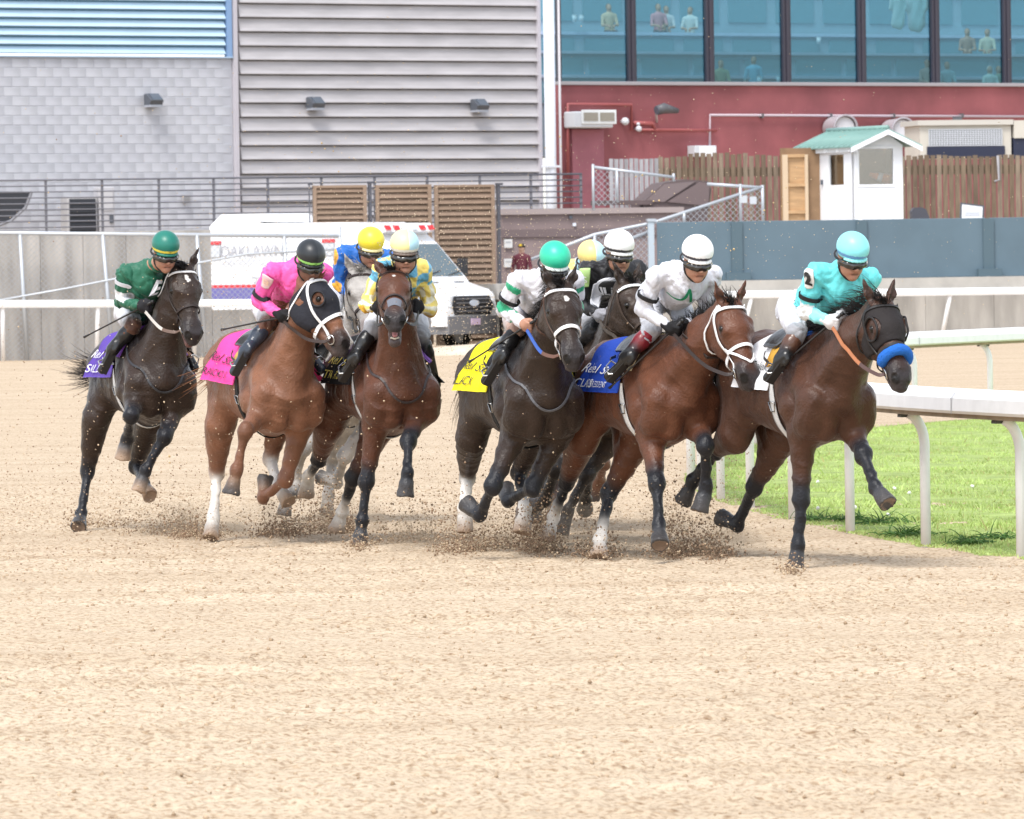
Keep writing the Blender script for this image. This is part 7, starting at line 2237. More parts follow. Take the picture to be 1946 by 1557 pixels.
def build_jockey(key, H):
    J = JOCKEYS[key]; fr = H.fr
    up = fr.up
    P = {k: np.array(v, float) for k, v in GEN.items()}
    for k, px in J['px'].items():
        P[k] = fr.at_depth_of(px, P[k] + np.array(J.get('dx', {}).get(k, (0, 0, 0))))
    for a, b in (('shR', 'shL'), ('elR', 'elL'), ('haR', 'haL'), ('knR', 'knL'), ('anR', 'anL'), ('toR', 'toL')):
        if a in J['px'] and b not in J['px']:
            P[b] = P[a] * np.array([1, -1, 1])
    for k in ('knR', 'anR', 'toR', 'knL', 'anL', 'toL'):          # legs lie on the saddlecloth, not in it
        for _ in range(30):
            if H.trunk_c.eval(P[k][None], True)[0] > 0.095: break
            P[k] = P[k] + (nrm(fr.cam - P[k]) * 0.02 if k in J['px'] and k[-1] == 'R' else np.array([0, 0.015 if k[-1] == 'L' else -0.015, 0]))
    wr = {s: P['el' + s] + (P['ha' + s] - P['el' + s]) * (1 - 0.055 / max(np.linalg.norm(P['ha' + s] - P['el' + s]), 0.1)) for s in 'RL'}
    mw = fr.M
    sk = np.array(J.get('skin', SKIN))
    hel = P['helm']
    fwd = nrm(np.array([1.0, 0, 0]) + up * J.get('nod', -0.30) + np.array([0, J.get('turn', 0.0), 0]))
    lat = nrm(np.cross(up, fwd)); hup = np.cross(fwd, lat)
    tl = math.radians(J.get('tilt', 0)); lat, hup = lat * math.cos(tl) + hup * math.sin(tl), hup * math.cos(tl) - lat * math.sin(tl)
    hc = hel - hup * 0.094 - fwd * 0.005
    def hp(a, b, c): return hc + fwd * a + lat * b + hup * c
    hax = np.stack([fwd, lat, hup])
    chest = (P['shR'] + P['shL']) / 2
    hip = P['hip']
    neck0 = chest + up * 0.045 + np.array([0.02, 0, 0])
    # ---------------- body: one continuous figure
    b = Field()
    b.ball(hp(-0.01, 0, 0.03), (0.098, 0.078, 0.095), sk, 0.02, axes=hax)
    b.cone(hp(0.03, 0, -0.035), hp(0.055, 0, -0.085), 0.058, 0.036, sk, 0.03)
    b.cone(hp(0.03, -0.03, -0.05), hp(0.03, 0.03, -0.05), 0.044, 0.044, sk, 0.03)
    b.cone(hp(0.082, 0, 0.012), hp(0.108, 0, -0.024), 0.010, 0.015, sk, 0.014)
    b.cone(hp(0.10, -0.010, -0.028), hp(0.10, 0.010, -0.028), 0.009, 0.009, sk * 0.9, 0.01)
    b.cone(hp(0.080, -0.035, 0.024), hp(0.080, 0.035, 0.024), 0.012, 0.012, sk * 0.85, 0.015)
    b.cone(hp(0.086, -0.018, -0.056), hp(0.086, 0.018, -0.056), 0.009, 0.009, sk * np.array([0.85, 0.55, 0.55]), 0.008)
    b.cone(hp(0.090, -0.019, -0.0625), hp(0.090, 0.019, -0.0625), 0.0035, 0.0035, sk * 0.25, 0.004, sub=True)
    b.ball(hp(0.072, 0, -0.088), 0.02, sk, 0.02)
    for sg in (-1, 1):
        b.cone(hp(0.055, sg * 0.042, -0.025), hp(0.07, sg * 0.03, -0.045), 0.022, 0.018, sk, 0.02)
        b.ball(hp(-0.01, sg * 0.078, -0.01), (0.018, 0.008, 0.028), sk, 0.008, axes=hax)
        b.ball(hp(0.082, sg * 0.031, 0.006), 0.012, (0.5, 0.45, 0.4), 0.005)
    b.cone(hp(-0.015, 0, -0.05), neck0, 0.052, 0.058, sk, 0.03)
    b.cone(neck0, chest, 0.05, 0.075, sk, 0.03)
    b.cone(chest, hip, 0.08, 0.08, sk, 0.04)
    b.cone(P['shR'], P['shL'], 0.04, 0.04, sk, 0.03)
    for s in 'RL':
        b.cone(P['sh' + s], P['el' + s], 0.036, 0.030, sk, 0.03)
        b.cone(P['el' + s], wr[s], 0.030, 0.024, sk, 0.02)
        hp0 = hip + np.array([0, -0.09 if s == 'R' else 0.09, -0.02])
        b.cone(hp0, P['kn' + s], 0.06, 0.042, sk, 0.03)
        b.cone(P['kn' + s], P['an' + s], 0.036, 0.026, sk, 0.03)
        b.cone(P['an' + s], P['to' + s], 0.03, 0.022, sk, 0.02)
        hand_field(b, wr[s], P['ha' + s], P['el' + s], np.array([0, 1.0 if s == 'R' else -1.0, 0.15]), sk)
    body = field_obj('person', b, 0.0065, M_SKIN, mw=mw, smooth=1)
    tag(body, J['label'], 'person', 'jockeys riding in the race')
    # ---------------- jacket
    j = Field()
    c0 = np.array(J['jacket'])
    sl = np.array(J.get('sleeve', J['jacket'])); cu = np.array(J.get('cuff', J.get('sleeve', J['jacket'])))
    spine = nrm(np.cross(np.array([0, 1.0, 0]), chest - hip))
    if spine[2] < 0: spine = -spine
    mid = chest * 0.55 + hip * 0.45
    j.cone(chest - up * 0.02, mid, 0.116, 0.118, c0, 0.06, flat=(0, 1, 0), fk=0.88)
    j.cone(mid, hip + np.array([0.06, 0, 0.02]), 0.118, 0.116, c0, 0.06, flat=(0, 1, 0), fk=0.92)
    j.cone(chest - up * 0.075 + np.array([0.0, 0, 0]), mid - up * 0.07, 0.108, 0.106, c0, 0.05, flat=(0, 1, 0), fk=0.88)
    j.ball(mid + spine * 0.045, (0.16, 0.13, 0.10), c0, 0.06)
    j.cone(P['shR'], P['shL'], 0.066, 0.066, c0, 0.05)
    nk = neck0 + (hp(-0.015, 0, -0.06) - neck0) * 0.55
    j.cone(chest, neck0, 0.095, 0.070, c0, 0.04)
    j.cone(neck0, nk, 0.070, 0.060, np.array(J.get('collar', c0)), 0.02)
    for s in 'RL':
        m = P['sh' + s] * 0.5 + P['el' + s] * 0.5
        j.cone(P['sh' + s], m, 0.064, 0.057, np.array(J.get('upper', sl)), 0.04)
        j.cone(m, P['el' + s], 0.057, 0.050, sl, 0.03)
        j.cone(P['el' + s], wr[s], 0.050, 0.034, cu, 0.025)
    ph = RNG.uniform(0, 6.28, 4)
    dirA = nrm(P['elR'] - P['shR'])
    def wob(X):
        q = X.astype(np.float64)
        w1 = np.sin(q @ np.array([11., 22, 17]) + ph[0]); w2 = np.sin(q @ np.array([26., 12, -21]) + ph[3])
        return (-0.004 + 0.0065 * np.sin(q @ np.array([38., 9, 20]) + 2.5 * w1 + ph[1])
                + 0.0080 * (1 - np.abs(np.sin(q @ np.array([-22., 48, 40]) + 2.2 * w2 + 1.5 * w1 + ph[2])))
                + 0.0050 * (1 - np.abs(np.sin(q @ np.array([70., -25, 30]) + 3 * w1))))
    cf = J.get('pattern')
    def colfn(V, Cc):
        if cf is None: return Cc
        return cf(V, Cc, P, wr, H)
    jac = field_obj('jacket', j, 0.0080, M_SILK, body, wob=wob, colfn=colfn, smooth=1)
    H.jfield = j
    # ---------------- breeches
    br = Field(); bc = np.array(J.get('breeches', (0.60, 0.61, 0.66)))
    kb = np.array(J.get('knee', bc))
    br.ball(hip + np.array([-0.03, 0, -0.01]), (0.15, 0.165, 0.13), bc, 0.05)
    bt = Field(); bcol = np.array(J.get('boot', (0.012, 0.012, 0.013)))
    for s in 'RL':
        hp0 = hip + np.array([0, -0.095 if s == 'R' else 0.095, -0.02])
        kn, an, to = P['kn' + s], P['an' + s], P['to' + s]
        m = hp0 * 0.3 + kn * 0.7
        br.cone(hp0, m, 0.095, 0.072, bc, 0.04)
        br.cone(m, kn, 0.070, 0.060, kb, 0.03)
        br.cone(kn, kn * 0.72 + an * 0.28, 0.060, 0.054, np.array(J.get('shin', kb)), 0.02)
    field_obj('breeches', br, 0.0085, M_SILK, body, wob=wob, smooth=1)
    for s in 'RL':
        kn, an, to = P['kn' + s], P['an' + s], P['to' + s]
        bt = Field()
        bt.cone(kn * 0.76 + an * 0.24, kn * 0.60 + an * 0.40, 0.058, 0.057, np.array(J.get('boot_top', bcol)), 0.01)
        bt.cone(kn * 0.60 + an * 0.40, an, 0.057, 0.043, bcol, 0.015)
        hd_ = nrm(to - an)
        sole = nrm(np.cross(np.array([0, 1.0, 0]), hd_))
        if sole[2] > 0: sole = -sole
        heel = an - hd_ * 0.045 + sole * 0.025
        bt.cone(an, heel, 0.042, 0.036, bcol, 0.03)
        bt.cone(heel, to + hd_ * 0.05, 0.036, 0.036, bcol, 0.03, flat=sole, fk=1.15)
        bt.cone(heel + sole * 0.028, heel + sole * 0.034 + hd_ * 0.03, 0.024, 0.024, bcol * 0.7, 0.006)
        field_obj('boot', bt, 0.008, M_BOOT, body, smooth=1)
        sl_ = MB(); fw_ = hd_; sd_ = nrm(np.cross(sole, fw_)); cc = heel * 0.5 + (to + hd_ * 0.05) * 0.5 + sole * 0.032
        Ms = np.stack([fw_, sd_, sole], 1)
        sl_.box(cc, (np.linalg.norm(to + hd_ * 0.10 - heel) * 0.94, 0.062, 0.012), Ms, 0.005)
        sl_.build('sole', M_SOLE, body)
        # stirrup iron and leather belong to the horse's saddle
        if J.get('iron_' + s, True):
            st = H.obj
            q = to + sole * 0.034 - hd_ * 0.01
            yv = np.array([0, 1.0, 0])
            lp = [q + yv * 0.055, q - yv * 0.055, q - yv * 0.05 - sole * 0.07, q - sole * 0.125, q + yv * 0.05 - sole * 0.07, q + yv * 0.055]
            MB().tube(lp, 0.0065, 6, cap=False).build('stirrup_iron', M_STEEL, st, True)
            top = drape(H, np.array([0.02]), np.array([-0.9 if s == 'R' else 0.9]), 0.07)[0]
            Pp = catmull([top, (top + q - sole * 0.125) / 2 + np.array([0, -0.02 if s == 'R' else 0.02, 0]), q - sole * 0.125], 5)
            v, f_ = ribbon(Pp, np.tile(np.array([0, -1.0 if s == 'R' else 1.0, 0]), (len(Pp), 1)), 0.02, 0.005)
            mesh_obj('stirrup_leather', v, f_, M_BOOT_B, st)
    # ---------------- gloves
    if J.get('glove') is not None:
        for s in 'RL':
            gf = Field()
            hand_field(gf, wr[s] - nrm(P['ha' + s] - P['el' + s]) * 0.02, P['ha' + s], P['el' + s], np.array([0, 1.0 if s == 'R' else -1.0, 0.15]), J['glove'])
            field_obj('glove', gf, 0.0055, M_CLOTH, body, inflate=0.0035, smooth=1)
    # ---------------- helmet
    hf = Field(); h1 = np.array(J['helmet'])
    hf.ball(hel, (0.124, 0.104, 0.102), h1, 0.01, axes=hax)
    rim = np.array(J.get('rim', h1)); band = np.array(J.get('band', h1))
    h2 = np.array(J.get('helmet2', h1))
    def clip(X):
        Y = X - hel.astype(np.float32)
        return -(Y @ hup) - 0.062 - 0.03 * np.clip(-(Y @ fwd) / 0.13, 0, 1)
    def hcol(V, Cc):
        z = (V - hel) @ hup; y = (V - hel) @ lat
        out = np.broadcast_to(h1, Cc.shape).copy()
        out[y > J.get('split', 0.012)] = h2
        z0 = -0.030
        out[(z < z0 + 0.008) & (z > z0 - 0.012)] = band
        out[z <= z0 - 0.012] = rim
        return out
    helm = field_obj('helmet', hf, 0.006, M_HELM, body, clip=clip, smooth=1, colfn=hcol)
    pf = Field()
    for a0, a1 in zip(np.linspace(-1.0, 1.0, 8)[:-1], np.linspace(-1.0, 1.0, 8)[1:]):
        pf.cone(hel + fwd * 0.110 * math.cos(a0) + lat * 0.091 * math.sin(a0) - hup * 0.058, hel + fwd * 0.110 * math.cos(a1) + lat * 0.091 * math.sin(a1) - hup * 0.058, 0.010, 0.010, rim, 0.01)
    field_obj('helmet_rim', pf, 0.0055, M_HELM, helm, smooth=1)
    # goggles
    gf = Field(); gc = np.array(J.get('lens', (0.02, 0.018, 0.016)))
    pts = [hp(0.035, -0.083, 0.004), hp(0.078, -0.055, 0.002), hp(0.097, -0.024, -0.002), hp(0.099, 0.0, 0.004), hp(0.097, 0.024, -0.002), hp(0.078, 0.055, 0.002), hp(0.035, 0.083, 0.004)]
    for q0, q1 in zip(pts[:-1], pts[1:]): gf.cone(q0, q1, 0.0235, 0.0235, gc, 0.012)
    gog = field_obj('goggles', gf, 0.0055, M_LENS, body, smooth=1)
    stp = [hp(0.04, -0.087, 0.012), hp(-0.03, -0.10, 0.02), hp(-0.10, -0.065, 0.03), hp(-0.118, 0, 0.03), hp(-0.10, 0.065, 0.03), hp(-0.03, 0.10, 0.02), hp(0.04, 0.087, 0.012)]
    MB().tube(catmull(stp, 3), 0.008, 6).build('goggle_strap', M_BLACKP, gog, True)
    for sg in (-1, 1):
        MB().tube([hp(0.058, sg * 0.078, 0.010), hp(0.066, sg * 0.084, 0.010)], 0.011, 10).build('strap_stud', pbr('brass_stud', (0.55, 0.38, 0.14), rough=0.35, metal=0.8), gog)
    ch = [hp(0.0, -0.085, -0.01), hp(0.02, -0.078, -0.06), hp(0.05, -0.04, -0.105), hp(0.06, 0, -0.115), hp(0.05, 0.04, -0.105), hp(0.02, 0.078, -0.06), hp(0.0, 0.085, -0.01)]
    MB().tube(catmull(ch, 3), 0.0065, 6).build('chin_strap', M_BLACKP, helm, True)
    if J.get('helmet_text'):
        ex, ey = lat, hup
        decal_text('helmet_number', hf, J['helmet_text'], 0.022, hel + fwd * 0.122 - hup * 0.031, ex, ey, (0.02, 0.02, 0.02), helm, off=0.002)
    # arm band with number
    ex, ey = fr.R.T @ _cx, fr.R.T @ _cy
    for d in J.get('decals', []):
        fl = {'j': j, 'b': br}[d.get('on', 'j')]
        if d['t'] == 'stroke':
            Q = catmull(fl.project(np.array([hit(fr, fl, p) for p in d['pts']]), 0.016), 4)
            N = fl.grad(Q, 0.01); T = np.gradient(Q, axis=0); B = np.cross(T, N); B /= np.linalg.norm(B, axis=1, keepdims=True) + 1e-9
            w_ = np.interp(np.linspace(0, 1, len(Q)), np.linspace(0, 1, len(d['w'])), d['w'])[:, None] / 2
            V_ = np.concatenate([fl.project(Q + B * w_, 0.017, 3), fl.project(Q - B * w_, 0.017, 3)]); n_ = len(Q)
            mesh_obj(d['name'], V_, [(i, i + 1, n_ + i + 1, n_ + i) for i in range(n_ - 1)], flat_mat(d['col'], 0.6, 'print'), jac)
            continue
        c = hit(fr, fl, d['px'])
        an = math.radians(d.get('rot', 0)); e1 = ex * math.cos(an) + ey * math.sin(an); e2 = ey * math.cos(an) - ex * math.sin(an)
        if d['t'] == 'patch':
            decal(d['name'], fl, c, e1, e2, d['w'], d['h'], d['col'], jac, off=d.get('off', 0.008) + 0.008, round_=d.get('round', 0.0))
        else:
            decal_text(d['name'], fl, d['text'], d['size'], c, e1, e2, d['col'], jac, off=d.get('off', 0.012) + 0.014, **d.get('kw', {}))
    if J.get('armband') is not None:
        sh, el = P['shR'], P['elR']
        u = nrm(el - sh); c = sh + (el - sh) * J.get('band_at', 0.62)
        e1 = nrm(np.cross(u, np.array([0, 0, 1.0]) + 0.1)); e2 = np.cross(u, e1)
        ring = j.project(np.array([c + (e1 * math.cos(a) + e2 * math.sin(a)) * 0.07 for a in np.linspace(0, 6.283, 19)]), 0.012)
        N = j.grad(ring)
        v, f_ = ribbon(ring, N, 0.028, 0.007)
        mesh_obj('arm_strap', v, f_, flat_mat(J['armband'], 0.6, 'arm_strap'), jac)
    # ---------------- reins (horse's) and whip
    tk = TACK[key]
    for s in 'RL':
        a = getattr(H, 'bit' + s); z = P['ha' + s] - np.array([0, 0, 0.02])
        m1 = a * 0.55 + z * 0.45 + np.array([0, -0.03 if s == 'R' else 0.03, -0.05])
        Pp = catmull([a, a * 0.8 + m1 * 0.2 + np.array([0, -0.02 if s == 'R' else 0.02, -0.015]), m1, z], 6)
        dpt = H.body.eval(Pp, True)
        Pp = Pp + H.body.grad(Pp, 0.02) * np.maximum(0.012 - dpt, 0)[:, None]
        nn = np.tile(nrm(np.array([0, -1.0 if s == 'R' else 1.0, 0.3])), (len(Pp), 1))
        k = int(len(Pp) * 0.62)
        rr = empty_part('rein', H.obj)
        for nm, seg, colr in (('rein_strap', Pp[:k + 1], tk['rein2']), ('rein_grip', Pp[k:], tk['rein'])):
            v, f_ = ribbon(seg, nn[:len(seg)], 0.024, 0.006)
            mesh_obj(nm, v, f_, flat_mat(colr, 0.55, 'rein'), rr)
    if J.get('whip'):
        a = P['haR'] - nrm(P['haR'] - P['elR']) * 0.0
        e = fr.taylor(a, J['whip'], 0.70, J.get('whip_near', False))
        g = a + nrm(a - e) * 0.10
        w = MB().tube([g, a, a * 0.97 + e * 0.03, a * 0.75 + e * 0.25, e * 0.9 + a * 0.1, e], [0.011, 0.012, 0.009, 0.007, 0.006, 0.011], 8).build('riding_crop', M_WHIP, None, True, mw=mw)
        tag(w, J['whip_label'], 'riding crop', 'crops held by the jockeys')
        MB().tube([g - nrm(g - a) * 0.0, g + nrm(g - a) * 0.02], 0.014, 8).build('handle_cap', M_BLACKP, w, True)
    return body

M_SOLE = pbr('boot_sole', (0.018, 0.016, 0.015), rough=0.6)
M_BOOT_B = pbr('strap_leather', (0.02, 0.016, 0.015), rough=0.45)

# ---- silks patterns (woven into the cloth)
def pat_A(V, C, P, wr, H):
    t = ((V - P['elR']) @ nrm(wr['R'] - P['elR'])); 
    d = np.linalg.norm(V - P['elR'], axis=1)
    m = (d < 0.085) & (V[:, 1] < P['shR'][1] + 0.02)
    C[m] = (0.72, 0.75, 0.77)
    low = (V[:, 0] < 0.16) & (V[:, 1] < 0.6)
    C[low] = (0.60, 0.62, 0.66)
    return C
def pat_C(V, C, P, wr, H):
    for s in 'RL':
        u = nrm(P['el' + s] - P['sh' + s]); t = (V - P['sh' + s]) @ u
        r = np.linalg.norm((V - P['sh' + s]) - t[:, None] * u, axis=1)
        m = (t > 0.02) & (r < 0.085) & (np.abs(V[:, 1]) > 0.17) & (np.sin(t * 42) + 0.6 * np.sin(V[:, 0] * 40) > 0.25)
        C[m] = (0.02, 0.33, 0.17)
        u2 = nrm(wr[s] - P['el' + s]); t2 = (V - P['el' + s]) @ u2
        r2 = np.linalg.norm((V - P['el' + s]) - t2[:, None] * u2, axis=1)
        m = (t2 > 0.0) & (t2 < 0.14) & (r2 < 0.075) & (np.sin(t2 * 60) + 0.8 * np.sin(V[:, 2] * 50) > 0.7)
        C[m] = (0.02, 0.33, 0.17)
    return C
def pat_D(V, C, P, wr, H):
    blue = np.array((0.13, 0.42, 0.62)); yel = np.array((0.85, 0.66, 0.16)); wht = np.array((0.80, 0.76, 0.62))
    chk = (np.sin(V[:, 1] * 34) * np.sin(V[:, 2] * 34 + V[:, 0] * 20)) > 0
    C[:] = np.where(chk[:, None], blue, yel)
    for s in 'RL':
        sh, el, w = P['sh' + s], P['el' + s], wr[s]
        for a, b in ((sh, el), (el, w)):
            u = nrm(b - a); L = np.linalg.norm(b - a); t = (V - a) @ u
            e1 = nrm(np.cross(u, np.array([0.3, 0.2, 1.0]))); e2 = np.cross(u, e1)
            q = V - a - t[:, None] * u; r = np.linalg.norm(q, axis=1)
            ang = np.arctan2(q @ e2, q @ e1)
            m = (t > (0.11 if a is sh else -0.03)) & (t < L + 0.03) & (r < 0.085)
            st = np.sin(ang * 5) > 0
            C[m] = np.where(st[m][:, None], yel, wht)
        d = np.linalg.norm(V - el - np.array([0, 0, -0.03]), axis=1)
        C[d < 0.062] = (0.72, 0.42, 0.04)
    return C
def pat_F(V, C, P, wr, H):
    u = nrm(P['elR'] - P['shR']); L = np.linalg.norm(P['elR'] - P['shR'])
    for s in 'RL':
        u = nrm(P['el' + s] - P['sh' + s]); t = (V - P['sh' + s]) @ u
        r = np.linalg.norm((V - P['sh' + s]) - t[:, None] * u, axis=1)
        C[(np.abs(t - L * 0.75) < 0.035) & (r < 0.09) & (np.abs(V[:, 1]) > 0.14)] = (0.70, 0.72, 0.76)
    return C
def pat_G(V, C, P, wr, H):
    m = (np.sin(V[:, 1] * 21 + 1) + np.sin(V[:, 2] * 26 + 2) + np.sin(V[:, 0] * 24)) > 1.35
    C[m] = (0.72, 0.36, 0.03)
    return C
def pat_I(V, C, P, wr, H):
    m = np.sin(V[:, 1] * 40 + V[:, 0] * 18) > 0
    C[:] = np.where(m[:, None], np.array((0.82, 0.66, 0.24)), np.array((0.30, 0.55, 0.68)))
    return C

BRN = (0.16, 0.065, 0.035); BLK = (0.012, 0.012, 0.014); WHT = (0.60, 0.61, 0.66)
JOCKEYS = {
 'A': dict(label='jockey in turquoise silks with number 2 armband on the leading horse', jacket=(0.13, 0.63, 0.67), cuff=(0.26, 0.70, 0.75), helmet=(0.24, 0.70, 0.76), band=(0.12, 0.30, 0.58), rim=(0.28, 0.74, 0.78),
           glove=(0.68, 0.68, 0.70), knee=WHT, shin=BLK, boot_top=BRN, pattern=pat_A, armband=BLK, lens=(0.09, 0.07, 0.05), nod=-0.34, turn=0.02,
           px=dict(helm=(1621, 470), shR=(1551, 520), shL=(1652, 530), elR=(1531, 592), haR=(1580, 614), haL=(1604, 606), hip=(1527, 585), knR=(1516, 632), anR=(1484, 684), toR=(1468, 706)),
           decals=[dict(t='patch', name='number_patch', px=(1536, 531), w=0.085, h=0.125, col=(0.74, 0.73, 0.70), rot=-6, round=0.5),
                   dict(t='text', name='number', text='2', size=0.098, px=(1538, 531), col=(0.02, 0.02, 0.02), rot=-6, kw=dict(bold=0.006)),
                   dict(t='text', name='breeches_print', text='JEFF RUBY', size=0.055, px=(1516, 573), col=(0.02, 0.02, 0.03), rot=-78, on='j', off=0.008)],
           whip=(1452, 722), whip_label='dark crop held by the jockey in turquoise'),
 'B': dict(label='jockey in white silks with green chest emblem and black gloves', jacket=(0.62, 0.63, 0.69), helmet=(0.86, 0.86, 0.87), band=(0.05, 0.05, 0.07), rim=(0.86, 0.86, 0.87),
           glove=BLK, knee=(0.40, 0.41, 0.45), shin=(0.40, 0.41, 0.45), boot_top=(0.33, 0.015, 0.03), armband=BLK, nod=-0.34,
           px=dict(helm=(1326, 475), shR=(1248, 525), shL=(1352, 525), elR=(1221, 588), haR=(1278, 627), haL=(1300, 622), elL=(1338, 600), hip=(1262, 556), knR=(1238, 628), anR=(1190, 680), toR=(1166, 706)),
           decals=[dict(t='stroke', name='chest_emblem', pts=[(1270, 552), (1282, 563), (1294, 567), (1303, 562), (1309, 549), (1311, 558), (1311, 571)], w=[0.006, 0.012, 0.018, 0.022, 0.010, 0.022, 0.018], col=(0.01, 0.20, 0.09)),
                   dict(t='text', name='sleeve_print', text='JEFF', size=0.075, px=(1320, 590), col=(0.02, 0.02, 0.03), rot=75)],
           helmet_text='', whip=(1158, 738), whip_label='black crop held by the jockey in white'),
 'C': dict(label='jockey in white silks with green sleeve diamonds and green helmet', jacket=(0.62, 0.62, 0.67), helmet=(0.03, 0.52, 0.32), band=(0.03, 0.52, 0.32), rim=(0.78, 0.85, 0.82),
           knee=(0.42, 0.28, 0.22), shin=(0.30, 0.17, 0.12), boot_top=BLK, armband=BLK, pattern=pat_C, nod=-0.42, turn=0.05,
           px=dict(helm=(1055, 487), shR=(985, 535), shL=(1090, 535), elR=(957, 590), haR=(1000, 620), hip=(1002, 575), knR=(980, 628), anR=(950, 680), toR=(930, 712)),
           whip=(892, 688), whip_label='crop lying along the yellow saddlecloth'),
 'D': dict(label='jockey in blue and yellow checks behind the open-mouthed horse', jacket=(0.13, 0.42, 0.62), helmet=(0.84, 0.76, 0.36), helmet2=(0.45, 0.70, 0.82), band=(0.80, 0.78, 0.70), rim=(0.16, 0.12, 0.10), split=0.02,
           glove=BLK, knee=WHT, shin=BLK, pattern=pat_D, nod=-0.22, turn=-0.10, lens=(0.05, 0.04, 0.035),
           px=dict(helm=(769, 463), shR=(728, 508), shL=(803, 512), elR=(697, 580), elL=(818, 588), haR=(718, 586), haL=(796, 584), hip=(757, 570), knR=(706, 628), knL=(792, 632), anR=(672, 682), toR=(656, 706), anL=(806, 730), toL=(809, 768)),
           dx=dict(elR=(0.0, 0, 0), elL=(0, 0, 0))),
 'E': dict(label='jockey in pink silks with black helmet and lime band', jacket=(0.82, 0.10, 0.38), helmet=(0.018, 0.021, 0.025), band=(0.35, 0.78, 0.20), rim=(0.018, 0.021, 0.025), helmet2=(0.03, 0.034, 0.038),
           glove=BLK, knee=BLK, shin=BRN, boot=(0.03, 0.04, 0.06), armband=BLK, band_at=0.8, skin=(0.20, 0.10, 0.07), nod=-0.40, turn=0.05, helmet_text='10',
           px=dict(helm=(591, 482), shR=(519, 518), shL=(613, 520), elR=(491, 572), haR=(537, 603), hip=(525, 575), knR=(510, 615), anR=(466, 668), toR=(451, 695)),
           decals=[dict(t='patch', name='number_patch', px=(507, 535), w=0.075, h=0.115, col=(0.72, 0.50, 0.52), rot=-20, round=0.5),
                   dict(t='text', name='number', text='8', size=0.085, px=(507, 535), col=(0.80, 0.55, 0.40), rot=-20)],
           whip=(421, 627), whip_label='thin crop held by the jockey in pink'),
 'F': dict(label='jockey in dark green silks and green helmet with yellow band', jacket=(0.012, 0.115, 0.065), helmet=(0.010, 0.16, 0.12), band=(0.80, 0.68, 0.08), rim=(0.010, 0.16, 0.12),
           glove=(0.02, 0.02, 0.024), knee=BLK, shin=BRN, armband=(0.55, 0.56, 0.6), band_at=0.3, pattern=pat_F, nod=-0.34, turn=0.08, helmet_text='10',
           px=dict(helm=(315, 464), shR=(240, 520), shL=(312, 526), elR=(231, 572), haR=(272, 583), hip=(263, 588), knR=(253, 620), anR=(214, 664), toR=(200, 692)),
           decals=[dict(t='text', name='chest_emblem', text='E', size=0.16, px=(292, 549), col=(0.70, 0.72, 0.76), rot=-4, kw=dict(shear=0.3, bold=0.006))],
           whip=(160, 641), whip_label='long crop held by the jockey in dark green'),
 'G': dict(label='jockey in royal blue and orange silks with yellow helmet', jacket=(0.015, 0.13, 0.48), helmet=(0.82, 0.68, 0.05), band=(0.80, 0.66, 0.06), rim=(0.84, 0.76, 0.40), glove=BLK, pattern=pat_G, nod=-0.34, lens=(0.30, 0.26, 0.22),
           px=dict(helm=(705, 456), shR=(654, 484), shL=(735, 490), elR=(645, 540), haR=(672, 570), hip=(668, 545))),
 'H': dict(label='jockey in black silks with white chest panel and white helmet', jacket=(0.012, 0.012, 0.015), helmet=(0.86, 0.86, 0.87), band=(0.05, 0.05, 0.06), rim=(0.80, 0.80, 0.80), glove=(0.30, 0.30, 0.33), knee=BLK, nod=-0.24, turn=0.04,
           px=dict(helm=(1177, 463), shR=(1117, 515), shL=(1212, 515), elR=(1107, 580), haR=(1140, 602), haL=(1166, 598), elL=(1208, 585), hip=(1148, 575), knR=(1128, 630)),
           decals=[dict(t='patch', name='chest_panel', px=(1152, 552), w=0.21, h=0.18, col=(0.62, 0.63, 0.68), rot=10, round=0.4),
                   dict(t='patch', name='chest_disc', px=(1157, 552), w=0.15, h=0.15, col=(0.012, 0.012, 0.015), rot=0, round=1.0, off=0.011),
                   dict(t='text', name='chest_letters', text='JLR', size=0.09, px=(1159, 552), col=(0.62, 0.63, 0.68), rot=0, off=0.015, kw=dict(bold=0.004)),
                   dict(t='patch', name='number_patch', px=(1112, 529), w=0.06, h=0.13, col=(0.42, 0.62, 0.24), rot=0),
                   dict(t='text', name='number', text='5', size=0.075, px=(1112, 530), col=(0.75, 0.78, 0.72), rot=0)]),
 'I': dict(label='jockey mostly hidden, in yellow and pale blue silks and helmet', jacket=(0.82, 0.66, 0.24), helmet=(0.85, 0.68, 0.24), helmet2=(0.45, 0.68, 0.80), band=(0.85, 0.7, 0.3), rim=(0.85, 0.75, 0.45), glove=BLK, pattern=pat_I, split=0.0,
           px=dict(helm=(1124, 482), shR=(1088, 512), shL=(1165, 515), elR=(1070, 565), haR=(1095, 590), hip=(1095, 560))),
}
# ------------------------------------------------------------------ the field
FIELD = {}
for _k in 'AFBCEDHGI':
    FIELD[_k] = build_horse(_k)
    build_jockey(_k, FIELD[_k])

